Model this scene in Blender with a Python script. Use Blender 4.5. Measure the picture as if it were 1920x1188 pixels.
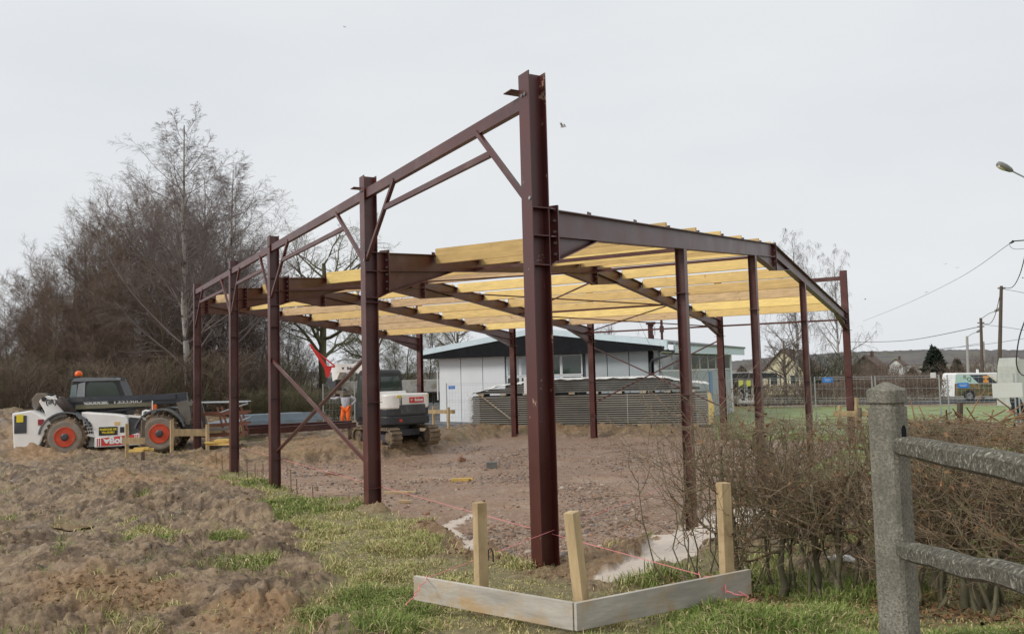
import bpy, bmesh, math, random
import numpy as np
from mathutils import Vector, Matrix

for o in list(bpy.data.objects):
    bpy.data.objects.remove(o, do_unlink=True)
scene = bpy.context.scene
COL = scene.collection

# ------------------------------------------------------------------ camera
F_PX, PITCH, ROLL, EYE = 1589.7, 0.0671, -0.0265, 2.45
_cp, _sp, _cr, _sr = math.cos(PITCH), math.sin(PITCH), math.cos(ROLL), math.sin(ROLL)
_R0, _U0, _F = Vector((1, 0, 0)), Vector((0, -_sp, _cp)), Vector((0, _cp, _sp))
_R = _R0 * _cr + _U0 * _sr
_U = _U0 * _cr - _R0 * _sr
cam_data = bpy.data.cameras.new('camera')
cam_data.sensor_width = 36.0
cam_data.lens = F_PX / 1920.0 * 36.0
cam_data.clip_start, cam_data.clip_end = 0.1, 9000
cam = bpy.data.objects.new('camera', cam_data)
COL.objects.link(cam)
cam.matrix_world = Matrix(((_R.x, _U.x, -_F.x, 0), (_R.y, _U.y, -_F.y, 0), (_R.z, _U.z, -_F.z, EYE), (0, 0, 0, 1)))
scene.camera = cam

# ------------------------------------------------------------------ overcast sky, soft sun, exposure
SUN_EL, SUN_AZ = math.radians(38), math.radians(-65)      # azimuth from +Y towards +X
world = bpy.data.worlds.new('World')
scene.world = world
world.use_nodes = True
nt = world.node_tree
for n in list(nt.nodes):
    nt.nodes.remove(n)
def wn(t, **k):
    n = nt.nodes.new(t)
    for a, b in k.items():
        setattr(n, a, b)
    return n
sky = wn('ShaderNodeTexSky', sky_type='NISHITA', sun_disc=False)
sky.sun_elevation, sky.sun_rotation = SUN_EL, SUN_AZ
sky.dust_density, sky.air_density = 4.0, 1.0
tc = wn('ShaderNodeTexCoord')
mp = wn('ShaderNodeMapping')
mp.inputs['Scale'].default_value = (1.6, 1.6, 4.5)
cl = wn('ShaderNodeTexNoise')
cl.inputs['Scale'].default_value = 1.3
cl.inputs['Detail'].default_value = 5
cl.inputs['Roughness'].default_value = 0.5
cr = wn('ShaderNodeValToRGB')
cr.color_ramp.elements[0].position, cr.color_ramp.elements[0].color = 0.30, (7.35, 7.65, 8.0, 1)
cr.color_ramp.elements[1].position, cr.color_ramp.elements[1].color = 0.72, (8.35, 8.5, 8.6, 1)
mx = wn('ShaderNodeMix', data_type='RGBA')
mx.inputs[0].default_value = 0.95
bg = wn('ShaderNodeBackground')
bg.inputs['Strength'].default_value = 0.0875
wo = wn('ShaderNodeOutputWorld')
L = nt.links.new
L(tc.outputs['Generated'], mp.inputs['Vector']); L(mp.outputs[0], cl.inputs['Vector']); L(cl.outputs[0], cr.inputs[0])
L(sky.outputs[0], mx.inputs[6]); L(cr.outputs[0], mx.inputs[7]); L(mx.outputs[2], bg.inputs[0]); L(bg.outputs[0], wo.inputs[0])
sun_data = bpy.data.lights.new('sun', 'SUN')
sun_data.energy, sun_data.angle, sun_data.color = 1.5, math.radians(16), (1.0, 0.97, 0.92)
sun = bpy.data.objects.new('sun', sun_data)
COL.objects.link(sun)
_sd = Vector((math.sin(SUN_AZ) * math.cos(SUN_EL), math.cos(SUN_AZ) * math.cos(SUN_EL) * -1, math.sin(SUN_EL)))
sun.rotation_euler = _sd.to_track_quat('Z', 'Y').to_euler()
sky.sun_rotation = math.atan2(_sd.x, _sd.y)
scene.view_settings.view_transform = 'Standard'
scene.view_settings.look = 'None'
scene.view_settings.gamma = 1
scene.view_settings.use_curve_mapping = False
scene.view_settings.exposure = 0.24
scene.cycles.max_bounces = 6
scene.cycles.transparent_max_bounces = 12

# ------------------------------------------------------------------ photograph pixel -> place
def ray(px, py):
    uu, vv = px - 960.0, py - 594.0
    u = uu * _cr + vv * _sr
    v = -uu * _sr + vv * _cr
    a, c2 = u / F_PX, -v / F_PX
    return Vector((a, _cp - c2 * _sp, _sp + c2 * _cp))
def at(px, py, Y):
    d = ray(px, py)
    d = d * (Y / d.y)
    return Vector((d.x, d.y, d.z + EYE))
def project(x, y, z):                       # numpy arrays, world -> photograph pixels
    z = z - EYE
    b2 = y * _cp + z * _sp
    c2 = -y * _sp + z * _cp
    b2 = np.maximum(b2, 0.05)
    u, v = F_PX * x / b2, -F_PX * c2 / b2
    return 960 + u * _cr - v * _sr, 594 + u * _sr + v * _cr
S, FX0, FY0, FYAW = 2.3, -3.4175, -1.7733, 1.0648
_fc, _fs = math.cos(FYAW), math.sin(FYAW)
def fw(X, Y, z):                            # steel frame plan units -> world metres
    dx, dy = X - FX0, Y - FY0
    return Vector(((dx * _fc - dy * _fs) * S, (dx * _fs + dy * _fc) * S, EYE + z * S))
def fdir(X, Y):
    return Vector((X * _fc - Y * _fs, X * _fs + Y * _fc, 0)).normalized()
def to_frame(x, y):
    return (x * _fc + y * _fs) / S + FX0, (-x * _fs + y * _fc) / S + FY0

# ------------------------------------------------------------------ noise
def _hash(i, j, seed):
    h = (i.astype(np.int64) * 374761393 + j.astype(np.int64) * 668265263 + seed * 974711) & 0x7fffffff
    h = ((h ^ (h >> 13)) * 1274126177) & 0x7fffffff
    h = h ^ (h >> 16)
    return (h & 0xffff) / 65535.0
def vnoise(x, y, seed=0):
    i, j = np.floor(x), np.floor(y)
    fx, fy = x - i, y - j
    fx, fy = fx * fx * (3 - 2 * fx), fy * fy * (3 - 2 * fy)
    a, b = _hash(i, j, seed), _hash(i + 1, j, seed)
    c, d = _hash(i, j + 1, seed), _hash(i + 1, j + 1, seed)
    return (a * (1 - fx) + b * fx) * (1 - fy) + (c * (1 - fx) + d * fx) * fy
def fbm(x, y, seed=0, octv=4, gain=0.5):
    s, a, t = 0, 1.0, 0
    for k in range(octv):
        s = s + a * vnoise(x * 2 ** k + 17.3 * k, y * 2 ** k - 9.1 * k, seed + k)
        t += a
        a *= gain
    return s / t
def sstep(e0, e1, x):
    t = np.clip((x - e0) / (e1 - e0), 0, 1)
    return t * t * (3 - 2 * t)
def poly_sd(x, y, poly):                    # signed distance, positive inside
    d = np.full(x.shape, 1e9)
    ins = np.zeros(x.shape, bool)
    n = len(poly)
    for k in range(n):
        x0, y0 = poly[k]
        x1, y1 = poly[(k + 1) % n]
        ex, ey = x1 - x0, y1 - y0
        t = np.clip(((x - x0) * ex + (y - y0) * ey) / (ex * ex + ey * ey + 1e-12), 0, 1)
        d = np.minimum(d, np.hypot(x - x0 - t * ex, y - y0 - t * ey))
        c = (y0 > y) != (y1 > y)
        with np.errstate(divide='ignore', invalid='ignore'):
            xi = (x1 - x0) * (y - y0) / ((y1 - y0) if y1 != y0 else 1e-12) + x0
        ins ^= c & (x < xi)
    return np.where(ins, d, -d)

# ------------------------------------------------------------------ the ground's shape
_ctrl = []
for px, Y, z in [(-900, 4, .75), (0, 5, .74), (500, 5, .72), (960, 4, .74), (960, 6, .66), (1400, 6, .68), (1660, 5, .76), (1900, 5, .8), (2600, 4, .8),
                 (0, 9, .62), (300, 9, .62), (600, 9, .58), (800, 9.5, .52), (960, 8.2, .47), (1060, 8.2, .44), (1240, 7.9, .44), (1350, 8, .42),
                 (690, 12.9, .42), (505, 18.2, .2), (430, 22, .02), (365, 27, .02), (200, 15, .45), (0, 15, .48), (-300, 15, .5), (200, 22, .28), (0, 22, .36),
                 (120, 28, .25), (300, 29, .26), (0, 32, .6), (-60, 38, .9), (-300, 38, .9), (250, 40, .3), (500, 34, .2), (650, 36, .18), (740, 30, .14), (740, 36, .14), (900, 38, .02),
                 (1100, 38, 0.0), (1330, 36, -.02), (1250, 30, .0), (1400, 18, .2), (1500, 12, .45), (1700, 8, .7), (1900, 8, .75), (1800, 14, .45), (1600, 20, .1), (1900, 20, .2),
                 (1400, 45, -.15), (1600, 54, -.2), (1850, 60, -.5), (1500, 80, -.6), (960, 70, 0), (600, 62, .1), (300, 60, .3), (0, 60, .9), (2500, 30, .1), (-1000, 40, 1.2), (960, 150, -1.0), (1800, 150, -1.5), (0, 150, 1.5), (-900, 200, 2), (2600, 200, -2)]:
    p = at(px, 700, Y)
    _ctrl.append((p.x, p.y, z, max(Y, 4)))
_ctrl.append((0, 0, .75, 5)); _ctrl.append((-6, -6, .75, 8)); _ctrl.append((6, -6, .8, 8)); _ctrl.append((0, -60, .8, 40))
SLAB = [(-.02, .02), (.75, -.10), (1.5, -.36), (3.5, -.42), (10.5, -.40), (10.6, 6.35), (8.6, 6.1), (6.6, 5.75), (5.3, 6.6), (4.6, 7.3), (4.2, 6.95)]
def grade(x, y):
    num = np.zeros(x.shape); den = np.zeros(x.shape)
    for cx, cy, cz, sc in _ctrl:
        d2 = ((x - cx) ** 2 + (y - cy) ** 2) / (sc * sc * 0.05) + 0.15
        w = 1.0 / (d2 * d2)
        num += w * cz; den += w
    return num / den
def ground0(x, y):                          # smooth ground with the dug-out slab bed
    X, Yf = to_frame(x, y)
    sd = poly_sd(X, Yf, SLAB) * S
    sd = sd + (fbm(x * 1.1, y * 1.1, 5, 3) - .5) * .9
    k = sstep(-0.05, 0.85, sd)
    return grade(x, y) * (1 - k) + (-0.2) * k, sd
def gz(x, y):
    x, y = np.array([float(x)]), np.array([float(y)])
    return float(ground0(x, y)[0][0])
def gnd(px, py):                            # first hit of the line of sight with the smooth ground
    d = ray(px, py)
    t = np.linspace(3.0, 160.0, 6000)
    x, y, z = d.x / d.y * t, t, EYE + d.z / d.y * t
    h = ground0(x, y)[0]
    i = int(np.argmax(z < h))
    return Vector((x[i], y[i], h[i]))

# ------------------------------------------------------------------ mesh building
class MB:
    def __init__(s):
        s.v, s.f = [], []
    def add(s, vs, fs):
        o = len(s.v)
        s.v += [tuple(v) for v in vs]
        s.f += [tuple(i + o for i in f) for f in fs]
        return s
    def box(s, c, size, M=None):
        c = Vector(c)
        hx, hy, hz = size[0] / 2, size[1] / 2, size[2] / 2
        vs = [Vector((x, y, z)) for z in (-hz, hz) for y in (-hy, hy) for x in (-hx, hx)]
        if M is not None:
            vs = [M @ v for v in vs]
        return s.add([v + c for v in vs], [(0, 2, 3, 1), (4, 5, 7, 6), (0, 1, 5, 4), (2, 6, 7, 3), (0, 4, 6, 2), (1, 3, 7, 5)])
    def beam(s, p0, p1, w, h, up=(0, 0, 1)):         # w sideways, h along up
        p0, p1 = Vector(p0), Vector(p1)
        d = (p1 - p0).normalized()
        u = Vector(up)
        sd = d.cross(u).normalized()
        u = sd.cross(d).normalized()
        vs = []
        for p in (p0, p1):
            for a, b in ((-1, -1), (1, -1), (1, 1), (-1, 1)):
                vs.append(p + sd * (a * w / 2) + u * (b * h / 2))
        return s.add(vs, [(0, 1, 2, 3), (7, 6, 5, 4), (0, 4, 5, 1), (1, 5, 6, 2), (2, 6, 7, 3), (3, 7, 4, 0)])
    def ibeam(s, p0, p1, wd, h, w, tf=.012, tw=.009):   # wd = direction across the web (flange to flange)
        p0, p1, wd = Vector(p0), Vector(p1), Vector(wd)
        s.beam(p0 + wd * (h - tf) / 2, p1 + wd * (h - tf) / 2, w, tf, wd)
        s.beam(p0 - wd * (h - tf) / 2, p1 - wd * (h - tf) / 2, w, tf, wd)
        s.beam(p0, p1, tw, h - 2 * tf, wd)
        return s
    def tube(s, pts, r, n=8, cap=True):
        pts = [Vector(p) for p in pts]
        if not hasattr(r, '__len__'):
            r = [r] * len(pts)
        o = len(s.v)
        ref = None
        for i, p in enumerate(pts):
            d = (pts[min(i + 1, len(pts) - 1)] - pts[max(i - 1, 0)]).normalized()
            if ref is None:
                ref = d.orthogonal().normalized()
            ref = (ref - d * ref.dot(d)).normalized()
            b = d.cross(ref)
            for k in range(n):
                a = 2 * math.pi * k / n
                s.v.append(tuple(p + (ref * math.cos(a) + b * math.sin(a)) * r[i]))
        for i in range(len(pts) - 1):
            for k in range(n):
                a, b2 = o + i * n + k, o + i * n + (k + 1) % n
                s.f.append((a, b2, b2 + n, a + n))
        if cap:
            s.f.append(tuple(o + k for k in reversed(range(n))))
            e = o + (len(pts) - 1) * n
            s.f.append(tuple(e + k for k in range(n)))
        return s
    def prism(s, poly, M, depth):                    # polygon in local xy, extruded along local z (0..depth)
        n = len(poly)
        vs = [M @ Vector((x, y, 0)) for x, y in poly] + [M @ Vector((x, y, depth)) for x, y in poly]
        fs = [tuple(reversed(range(n))), tuple(range(n, 2 * n))]
        fs += [(i, (i + 1) % n, (i + 1) % n + n, i + n) for i in range(n)]
        return s.add(vs, fs)
    def lathe(s, prof, M, n=20):                     # (radius, height along local z)
        o = len(s.v)
        for r, h in prof:
            for k in range(n):
                a = 2 * math.pi * k / n
                s.v.append(tuple(M @ Vector((r * math.cos(a), r * math.sin(a), h))))
        for i in range(len(prof) - 1):
            for k in range(n):
                a, b = o + i * n + k, o + i * n + (k + 1) % n
                s.f.append((a, b, b + n, a + n))
        s.f.append(tuple(o + k for k in reversed(range(n))))
        e = o + (len(prof) - 1) * n
        s.f.append(tuple(e + k for k in range(n)))
        return s
    def quad(s, a, b, c, d):
        return s.add([a, b, c, d], [(0, 1, 2, 3)])

MW = {}
def np_mesh(name, V, F):
    me = bpy.data.meshes.new(name)
    V = np.asarray(V, np.float32); F = np.asarray(F, np.int32)
    n, k = F.shape
    me.vertices.add(len(V)); me.vertices.foreach_set('co', V.ravel())
    me.loops.add(n * k); me.loops.foreach_set('vertex_index', F.ravel())
    me.polygons.add(n)
    me.polygons.foreach_set('loop_start', np.arange(0, n * k, k, dtype=np.int32))
    me.polygons.foreach_set('loop_total', np.full(n, k, np.int32))
    me.update(calc_edges=True)
    return me
def link(name, me, m, parent=None, kind=None, label=None):
    o = bpy.data.objects.new(name, me)
    COL.objects.link(o)
    if m is not None and not me.materials:
        me.materials.append(m)
    if parent is not None:
        o.parent = parent
        MW[o] = MW.get(parent, Matrix.Identity(4))
    if kind: o['kind'] = kind
    if label: o['label'] = label
    return o
def build(name, mb, m, parent=None, local=False, kind=None, label=None, bevel=0, smooth=False):
    vs = mb.v
    if parent is not None and not local:
        Mi = MW.get(parent, Matrix.Identity(4)).inverted()
        vs = [tuple(Mi @ Vector(v)) for v in vs]
    me = bpy.data.meshes.new(name)
    me.from_pydata(vs, [], mb.f)
    bm = bmesh.new(); bm.from_mesh(me)
    bmesh.ops.recalc_face_normals(bm, faces=bm.faces)
    bm.to_mesh(me); bm.free()
    if smooth:
        me.polygons.foreach_set('use_smooth', [True] * len(me.polygons))
    me.update()
    o = link(name, me, m, parent, kind, label)
    if bevel:
        md = o.modifiers.new('bevel', 'BEVEL'); md.width = bevel; md.segments = 2; md.limit_method = 'ANGLE'; md.harden_normals = False
    return o
def thing(name, label, cat, loc=(0, 0, 0), rotz=0, group=None, kind=None):
    o = bpy.data.objects.new(name, None)
    COL.objects.link(o)
    o.empty_display_size = .2
    o.location = loc; o.rotation_euler = (0, 0, rotz)
    MW[o] = Matrix.Translation(Vector(loc)) @ Matrix.Rotation(rotz, 4, 'Z')
    o['label'] = label; o['category'] = cat
    if group: o['group'] = group
    if kind: o['kind'] = kind
    return o
def tag(o, label=None, cat=None, group=None, kind=None):
    if label: o['label'] = label
    if cat: o['category'] = cat
    if group: o['group'] = group
    if kind: o['kind'] = kind
    return o
def solo(name, mb, m, label, cat, group=None, loc=None, **k):   # a thing that is one mesh, origin at its base
    if loc is None:
        a = np.array(mb.v); loc = Vector((a[:, 0].mean(), a[:, 1].mean(), a[:, 2].min()))
    mb.v = [tuple(Vector(v) - Vector(loc)) for v in mb.v]
    o = build(name, mb, m, **k)
    o.location = loc
    return tag(o, label, cat, group)
def copy_tree(o, parent=None, **kw):
    c = o.copy(); COL.objects.link(c)
    if parent is not None: c.parent = parent
    for ch in [x for x in bpy.data.objects if x.parent is o]:
        copy_tree(ch, c)
    return c
def text_mesh(s, size, ext=.004, bold=0.0):
    cu = bpy.data.curves.new('lettering', 'FONT')
    cu.body = s; cu.size = size; cu.extrude = ext; cu.align_x = 'CENTER'; cu.align_y = 'CENTER'; cu.resolution_u = 3; cu.offset = bold
    ob = bpy.data.objects.new('lettering', cu)
    me = bpy.data.meshes.new_from_object(ob)
    bpy.data.objects.remove(ob)
    return me
def lettering(s, size, loc, xdir, up, m, parent, bold=0.0, local=False, ext=.004):
    x = Vector(xdir).normalized(); y = Vector(up); y = (y - x * y.dot(x)).normalized(); z = x.cross(y)
    M = Matrix(((x.x, y.x, z.x, loc[0]), (x.y, y.y, z.y, loc[1]), (x.z, y.z, z.z, loc[2]), (0, 0, 0, 1)))
    if not local:
        M = MW.get(parent, Matrix.Identity(4)).inverted() @ M
    me = text_mesh(s, size, ext, bold); me.transform(M)
    return link('lettering', me, m, parent)

# ------------------------------------------------------------------ materials
def mat(name, col, rough=.6, metal=0.0, var=.18, scale=3.0, bump=0.0, bscale=30.0, dirt=None, dscale=2.0, dlo=.5, dhi=.7, obj_var=0.0, stretch=None, spec=.5, alpha=1.0, rvar=.12):
    m = bpy.data.materials.new(name); m.use_nodes = True
    t = m.node_tree; b = t.nodes['Principled BSDF']; Lk = t.links.new
    def N(tp): return t.nodes.new(tp)
    co = N('ShaderNodeTexCoord'); vec = co.outputs['Object']
    if stretch:
        mpn = N('ShaderNodeMapping'); mpn.inputs['Rotation'].default_value = (0, 0, stretch[3] if len(stretch) > 3 else 0)
        mpn.vector_type = 'TEXTURE'; mpn.inputs['Scale'].default_value = stretch[:3]
        Lk(vec, mpn.inputs['Vector']); vec = mpn.outputs[0]
    nz = N('ShaderNodeTexNoise'); nz.inputs['Scale'].default_value = scale; nz.inputs['Detail'].default_value = 6; nz.inputs['Roughness'].default_value = .6
    Lk(vec, nz.inputs['Vector'])
    rp = N('ShaderNodeValToRGB')
    rp.color_ramp.elements[0].position = .3; rp.color_ramp.elements[1].position = .7
    rp.color_ramp.elements[0].color = tuple(c * (1 - var) for c in col) + (1,)
    rp.color_ramp.elements[1].color = tuple(min(1, c * (1 + var)) for c in col) + (1,)
    Lk(nz.outputs[0], rp.inputs[0]); out = rp.outputs[0]
    if dirt:
        n2 = N('ShaderNodeTexNoise'); n2.inputs['Scale'].default_value = dscale; n2.inputs['Detail'].default_value = 7; n2.inputs['Roughness'].default_value = .65
        Lk(co.outputs['Object'], n2.inputs['Vector'])
        r2 = N('ShaderNodeMapRange'); r2.inputs[1].default_value = dlo; r2.inputs[2].default_value = dhi
        Lk(n2.outputs[0], r2.inputs[0])
        mxn = N('ShaderNodeMix'); mxn.data_type = 'RGBA'; Lk(r2.outputs[0], mxn.inputs[0]); Lk(out, mxn.inputs[6]); mxn.inputs[7].default_value = tuple(dirt) + (1,)
        out = mxn.outputs[2]
    if obj_var:
        oi = N('ShaderNodeObjectInfo'); mr = N('ShaderNodeMapRange'); mr.inputs[3].default_value = 1 - obj_var; mr.inputs[4].default_value = 1 + obj_var
        Lk(oi.outputs['Random'], mr.inputs[0]); hs = N('ShaderNodeHueSaturation'); Lk(mr.outputs[0], hs.inputs['Value'])
        mr2 = N('ShaderNodeMapRange'); mr2.inputs[3].default_value = .5 - obj_var * .06; mr2.inputs[4].default_value = .5 + obj_var * .02; Lk(oi.outputs['Random'], mr2.inputs[0]); Lk(mr2.outputs[0], hs.inputs['Hue'])
        Lk(out, hs.inputs['Color']); out = hs.outputs[0]
    Lk(out, b.inputs['Base Color'])
    rr = N('ShaderNodeMapRange'); rr.inputs[3].default_value = max(0.02, rough - rvar); rr.inputs[4].default_value = min(1, rough + rvar)
    Lk(nz.outputs[0], rr.inputs[0]); Lk(rr.outputs[0], b.inputs['Roughness'])
    b.inputs['Metallic'].default_value = metal; b.inputs['Specular IOR Level'].default_value = spec; b.inputs['Alpha'].default_value = alpha
    if bump:
        n3 = N('ShaderNodeTexNoise'); n3.inputs['Scale'].default_value = bscale; n3.inputs['Detail'].default_value = 5
        Lk(vec, n3.inputs['Vector'])
        bp = N('ShaderNodeBump'); bp.inputs['Strength'].default_value = bump; bp.inputs['Distance'].default_value = .02
        Lk(n3.outputs[0], bp.inputs['Height']); Lk(bp.outputs[0], b.inputs['Normal'])
    return m
M = {}
M['steel'] = mat('primer_red_steel', (.082, .0165, .0125), .40, var=.3, scale=2.2, dirt=(.15, .072, .058), dscale=1.6, dlo=.50, dhi=.78, spec=.75, bump=.04, bscale=60)
M['steel_corner'] = mat('primer_red_steel_scuffed', (.082, .0165, .0125), .40, spec=.75, var=.22, scale=1.6, dirt=(.42, .29, .20), dscale=3.6, dlo=.63, dhi=.655, bump=.05, bscale=60)
M['bolt'] = mat('zinc_bolt', (.35, .33, .31), .4, metal=.7)
M['purlin'] = mat('yellow_treated_timber', (.82, .60, .225), .7, var=.16, scale=16, stretch=(1, 6, 1, FYAW + 0), obj_var=.20, dirt=(.45, .25, .08), dscale=6, dlo=.66, dhi=.74, bump=.1, bscale=50)
M['purlin_tan'] = mat('tan_timber', (.60, .42, .23), .75, var=.22, scale=16, stretch=(1, 6, 1, FYAW + 0), obj_var=.12, dirt=(.25, .14, .07), dscale=6, dlo=.62, dhi=.74, bump=.1, bscale=50)
M['timber'] = mat('pale_sawn_timber', (.50, .37, .205), .75, var=.25, scale=9, stretch=(1, 1, 5), dirt=(.28, .17, .075), dscale=3, dlo=.52, dhi=.8, bump=.25, bscale=60)
M['timber_yellow'] = mat('yellow_offcut_timber', (.68, .46, .13), .7, var=.2, scale=6, bump=.15)
M['board'] = mat('weathered_shuttering_board', (.50, .46, .40), .8, var=.28, scale=6, stretch=(4, 4, 1), dirt=(.50, .35, .19), dscale=3.2, dlo=.47, dhi=.66, bump=.25, bscale=30)
M['timber_dark'] = mat('dark_weathered_timber', (.16, .12, .09), .85, var=.3, scale=6, bump=.2)
M['concrete'] = mat('lichen_concrete', (.255, .24, .195), .92, var=.55, scale=70, dirt=(.13, .125, .10), dscale=3.5, dlo=.42, dhi=.72, bump=.5, bscale=150, spec=.2)
M['concrete_rail'] = mat('lichen_spotted_concrete', (.125, .117, .095), .92, var=.65, scale=55, dirt=(.44, .42, .34), dscale=38, dlo=.55, dhi=.66, bump=.5, bscale=120, spec=.2)
M['white'] = mat('white_machine_paint', (.86, .84, .80), .38, var=.06, scale=2, dirt=(.36, .29, .21), dscale=2.2, dlo=.60, dhi=.95)
M['black'] = mat('black_machine_paint', (.028, .029, .032), .4, var=.3, dirt=(.16, .13, .10), dscale=2.5, dlo=.58, dhi=.95)
M['plastic'] = mat('dark_grey_plastic', (.06, .062, .068), .5, var=.3, dirt=(.2, .16, .12), dscale=3, dlo=.55, dhi=.9)
M['navy'] = mat('dark_boom_paint', (.045, .05, .062), .35, var=.25, dirt=(.2, .17, .13), dscale=1.5, dlo=.55, dhi=.95)
M['olive'] = mat('dull_olive_steel', (.16, .145, .09), .5)
M['orange_red'] = mat('orange_red_rim_paint', (.58, .065, .022), .5, dirt=(.30, .19, .12), dscale=3, dlo=.55, dhi=.85)
M['red'] = mat('bright_red_paint', (.75, .035, .03), .4, var=.1)
M['decal_red'] = mat('red_decal', (.62, .05, .04), .45, var=.06)
M['decal_white'] = mat('white_decal', (.8, .8, .78), .5, var=.03)
M['decal_black'] = mat('black_decal', (.02, .02, .02), .5, var=.05)
M['decal_yellow'] = mat('yellow_decal', (.78, .62, .03), .5, var=.06)
M['tyre'] = mat('muddy_tyre_rubber', (.10, .072, .048), .9, var=.35, scale=6, dirt=(.26, .185, .12), dscale=3, dlo=.45, dhi=.65, bump=.6, bscale=25)
M['tyre_wall'] = mat('dusty_tyre_sidewall', (.27, .225, .18), .9, var=.2, scale=4, dirt=(.2, .14, .09), dscale=3, dlo=.5, dhi=.75)
M['track'] = mat('mud_caked_track', (.21, .155, .10), .85, var=.35, scale=5, dirt=(.08, .06, .045), dscale=4, dlo=.5, dhi=.7, bump=.5, bscale=25)
M['glass'] = mat('tinted_glass', (.035, .055, .045), .06, var=.1, spec=.8, rvar=.02)
M['beacon'] = mat('orange_beacon_plastic', (.85, .13, .01), .3, var=.05)
M['steel_bare'] = mat('worn_bare_steel', (.20, .18, .155), .5, metal=.4, dirt=(.2, .13, .08), dlo=.45, dhi=.8)
M['galv'] = mat('galvanised_sheet', (.30, .37, .43), .38, metal=.35, var=.12, scale=2)
M['galv_tube'] = mat('galvanised_tube', (.42, .45, .46), .45, metal=.4, var=.1)
M['panel_face'] = mat('beige_panel_edge', (.34, .322, .28), .7, var=.12, scale=2, obj_var=.10, dirt=(.30, .27, .22), dlo=.55, dhi=.9)
M['panel_core'] = mat('dark_panel_groove', (.075, .07, .062), .8, var=.2, obj_var=.12)
M['panel_grey'] = mat('grey_panel_edge', (.17, .17, .16), .6, var=.2, obj_var=.12)
M['film'] = mat('cloudy_plastic_film', (.80, .80, .80), .22, var=.05, alpha=.16, bump=.5, bscale=6)
M['film_white'] = mat('white_wrinkled_film', (.80, .79, .76), .3, var=.06, bump=.6, bscale=5)
M['film_yellow'] = mat('yellow_foam_edge', (.74, .56, .20), .7, var=.15)
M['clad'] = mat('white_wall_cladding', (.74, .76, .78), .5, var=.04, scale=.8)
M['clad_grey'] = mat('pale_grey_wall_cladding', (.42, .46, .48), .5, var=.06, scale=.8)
M['clad_blue'] = mat('blue_infill_panel', (.20, .32, .52), .5, var=.05)
M['fascia_black'] = mat('black_fascia_boards', (.014, .015, .017), .8, spec=.12, var=.3, dirt=(.16, .16, .16), dscale=1.2, dlo=.66, dhi=.74)
M['fascia_blue'] = mat('pale_blue_metal_trim', (.60, .71, .76), .5, var=.06)
M['roofing'] = mat('grey_roof_felt', (.20, .21, .22), .8)
M['brickwork'] = mat('dark_red_chimney', (.08, .032, .027), .8, var=.3, scale=10)
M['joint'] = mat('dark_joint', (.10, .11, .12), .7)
M['plaster'] = mat('cream_render', (.72, .64, .44), .85, var=.08)
M['white_wall'] = mat('off_white_render', (.66, .66, .63), .8, var=.1)
M['tiles'] = mat('brown_roof_tiles', (.12, .075, .055), .85, var=.3, scale=4)
M['asphalt'] = mat('asphalt', (.055, .056, .06), .85, var=.2)
M['pole_wood'] = mat('grey_brown_pole_wood', (.10, .075, .055), .85, var=.25, scale=4)
M['pole_conc'] = mat('pale_concrete_pole', (.38, .37, .35), .85, var=.12)
M['cable'] = mat('black_cable', (.025, .025, .027), .6)
M['lamp'] = mat('grey_lamp_housing', (.21, .21, .20), .5, var=.15)
M['string'] = mat('pink_builders_line', (.80, .26, .27), .6, var=.05)
M['blue_sign'] = mat('blue_sign_face', (.02, .22, .72), .45, var=.04)
M['white_sign'] = mat('white_sign_face', (.78, .76, .74), .5, var=.04)
M['yellow_green'] = mat('yellow_green_paint', (.62, .66, .10), .5, var=.15)
M['skin'] = mat('skin', (.42, .24, .17), .55, var=.08)
M['hair'] = mat('dark_hair', (.018, .014, .012), .6)
M['sweater'] = mat('pale_grey_sweater', (.50, .50, .54), .9, var=.1, bump=.2)
M['orange_cloth'] = mat('orange_work_trousers', (.95, .16, .02), .8, var=.08, bump=.2)
M['dark_cloth'] = mat('dark_navy_cloth', (.022, .026, .042), .85, var=.3, bump=.2)
M['grey_cloth'] = mat('grey_blue_cloth', (.10, .12, .15), .85, var=.2)
M['boot'] = mat('dark_boot_leather', (.03, .025, .02), .7)
M['reflective'] = mat('reflective_band', (.65, .65, .6), .4)
M['bird'] = mat('bird_feathers', (.10, .10, .105), .8, var=.3)
M['bird_pale'] = mat('pale_gull_feathers', (.40, .40, .40), .8, var=.3)
M['bark'] = mat('grey_brown_bark', (.13, .11, .085), .9, var=.35, scale=6, bump=.5)
M['bark_moss'] = mat('mossy_bark', (.105, .10, .052), .9, var=.35, scale=5, bump=.5)
M['birch'] = mat('white_birch_bark', (.38, .355, .32), .8, var=.15, scale=5, dirt=(.06, .05, .045), dscale=1.8, dlo=.52, dhi=.58, bump=.3)
M['twig'] = mat('bare_twigs', (.135, .098, .082), .9, var=.25, scale=.4)
M['twig_birch'] = mat('purple_brown_birch_twigs', (.215, .175, .16), .9, var=.2, scale=.4)
M['twig_thicket'] = mat('dark_brown_thicket_twigs', (.21, .152, .115), .9, var=.3, scale=.3)
M['twig_moss'] = mat('mossy_green_twigs', (.17, .152, .085), .9, var=.3, scale=.5)
M['twig_far'] = mat('pale_grey_weeping_twigs', (.24, .215, .205), .9, var=.15, scale=.4)
M['hedge_twig'] = mat('reddish_brown_hedge_twigs', (.275, .20, .13), .75, var=.5, scale=3.5, dirt=(.20, .18, .09), dscale=5, dlo=.5, dhi=.6)
M['hedge_stem'] = mat('mossy_hedge_stem', (.15, .135, .08), .85, var=.35, scale=8, bump=.4)
M['dead_leaf'] = mat('dry_brown_leaves', (.25, .135, .062), .8, var=.4, scale=3)
M['evergreen'] = mat('dark_conifer_foliage', (.018, .03, .015), .8, var=.4, scale=1)
M['bush'] = mat('dark_green_brown_bush', (.055, .058, .03), .85, var=.4, scale=.8)
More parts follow.
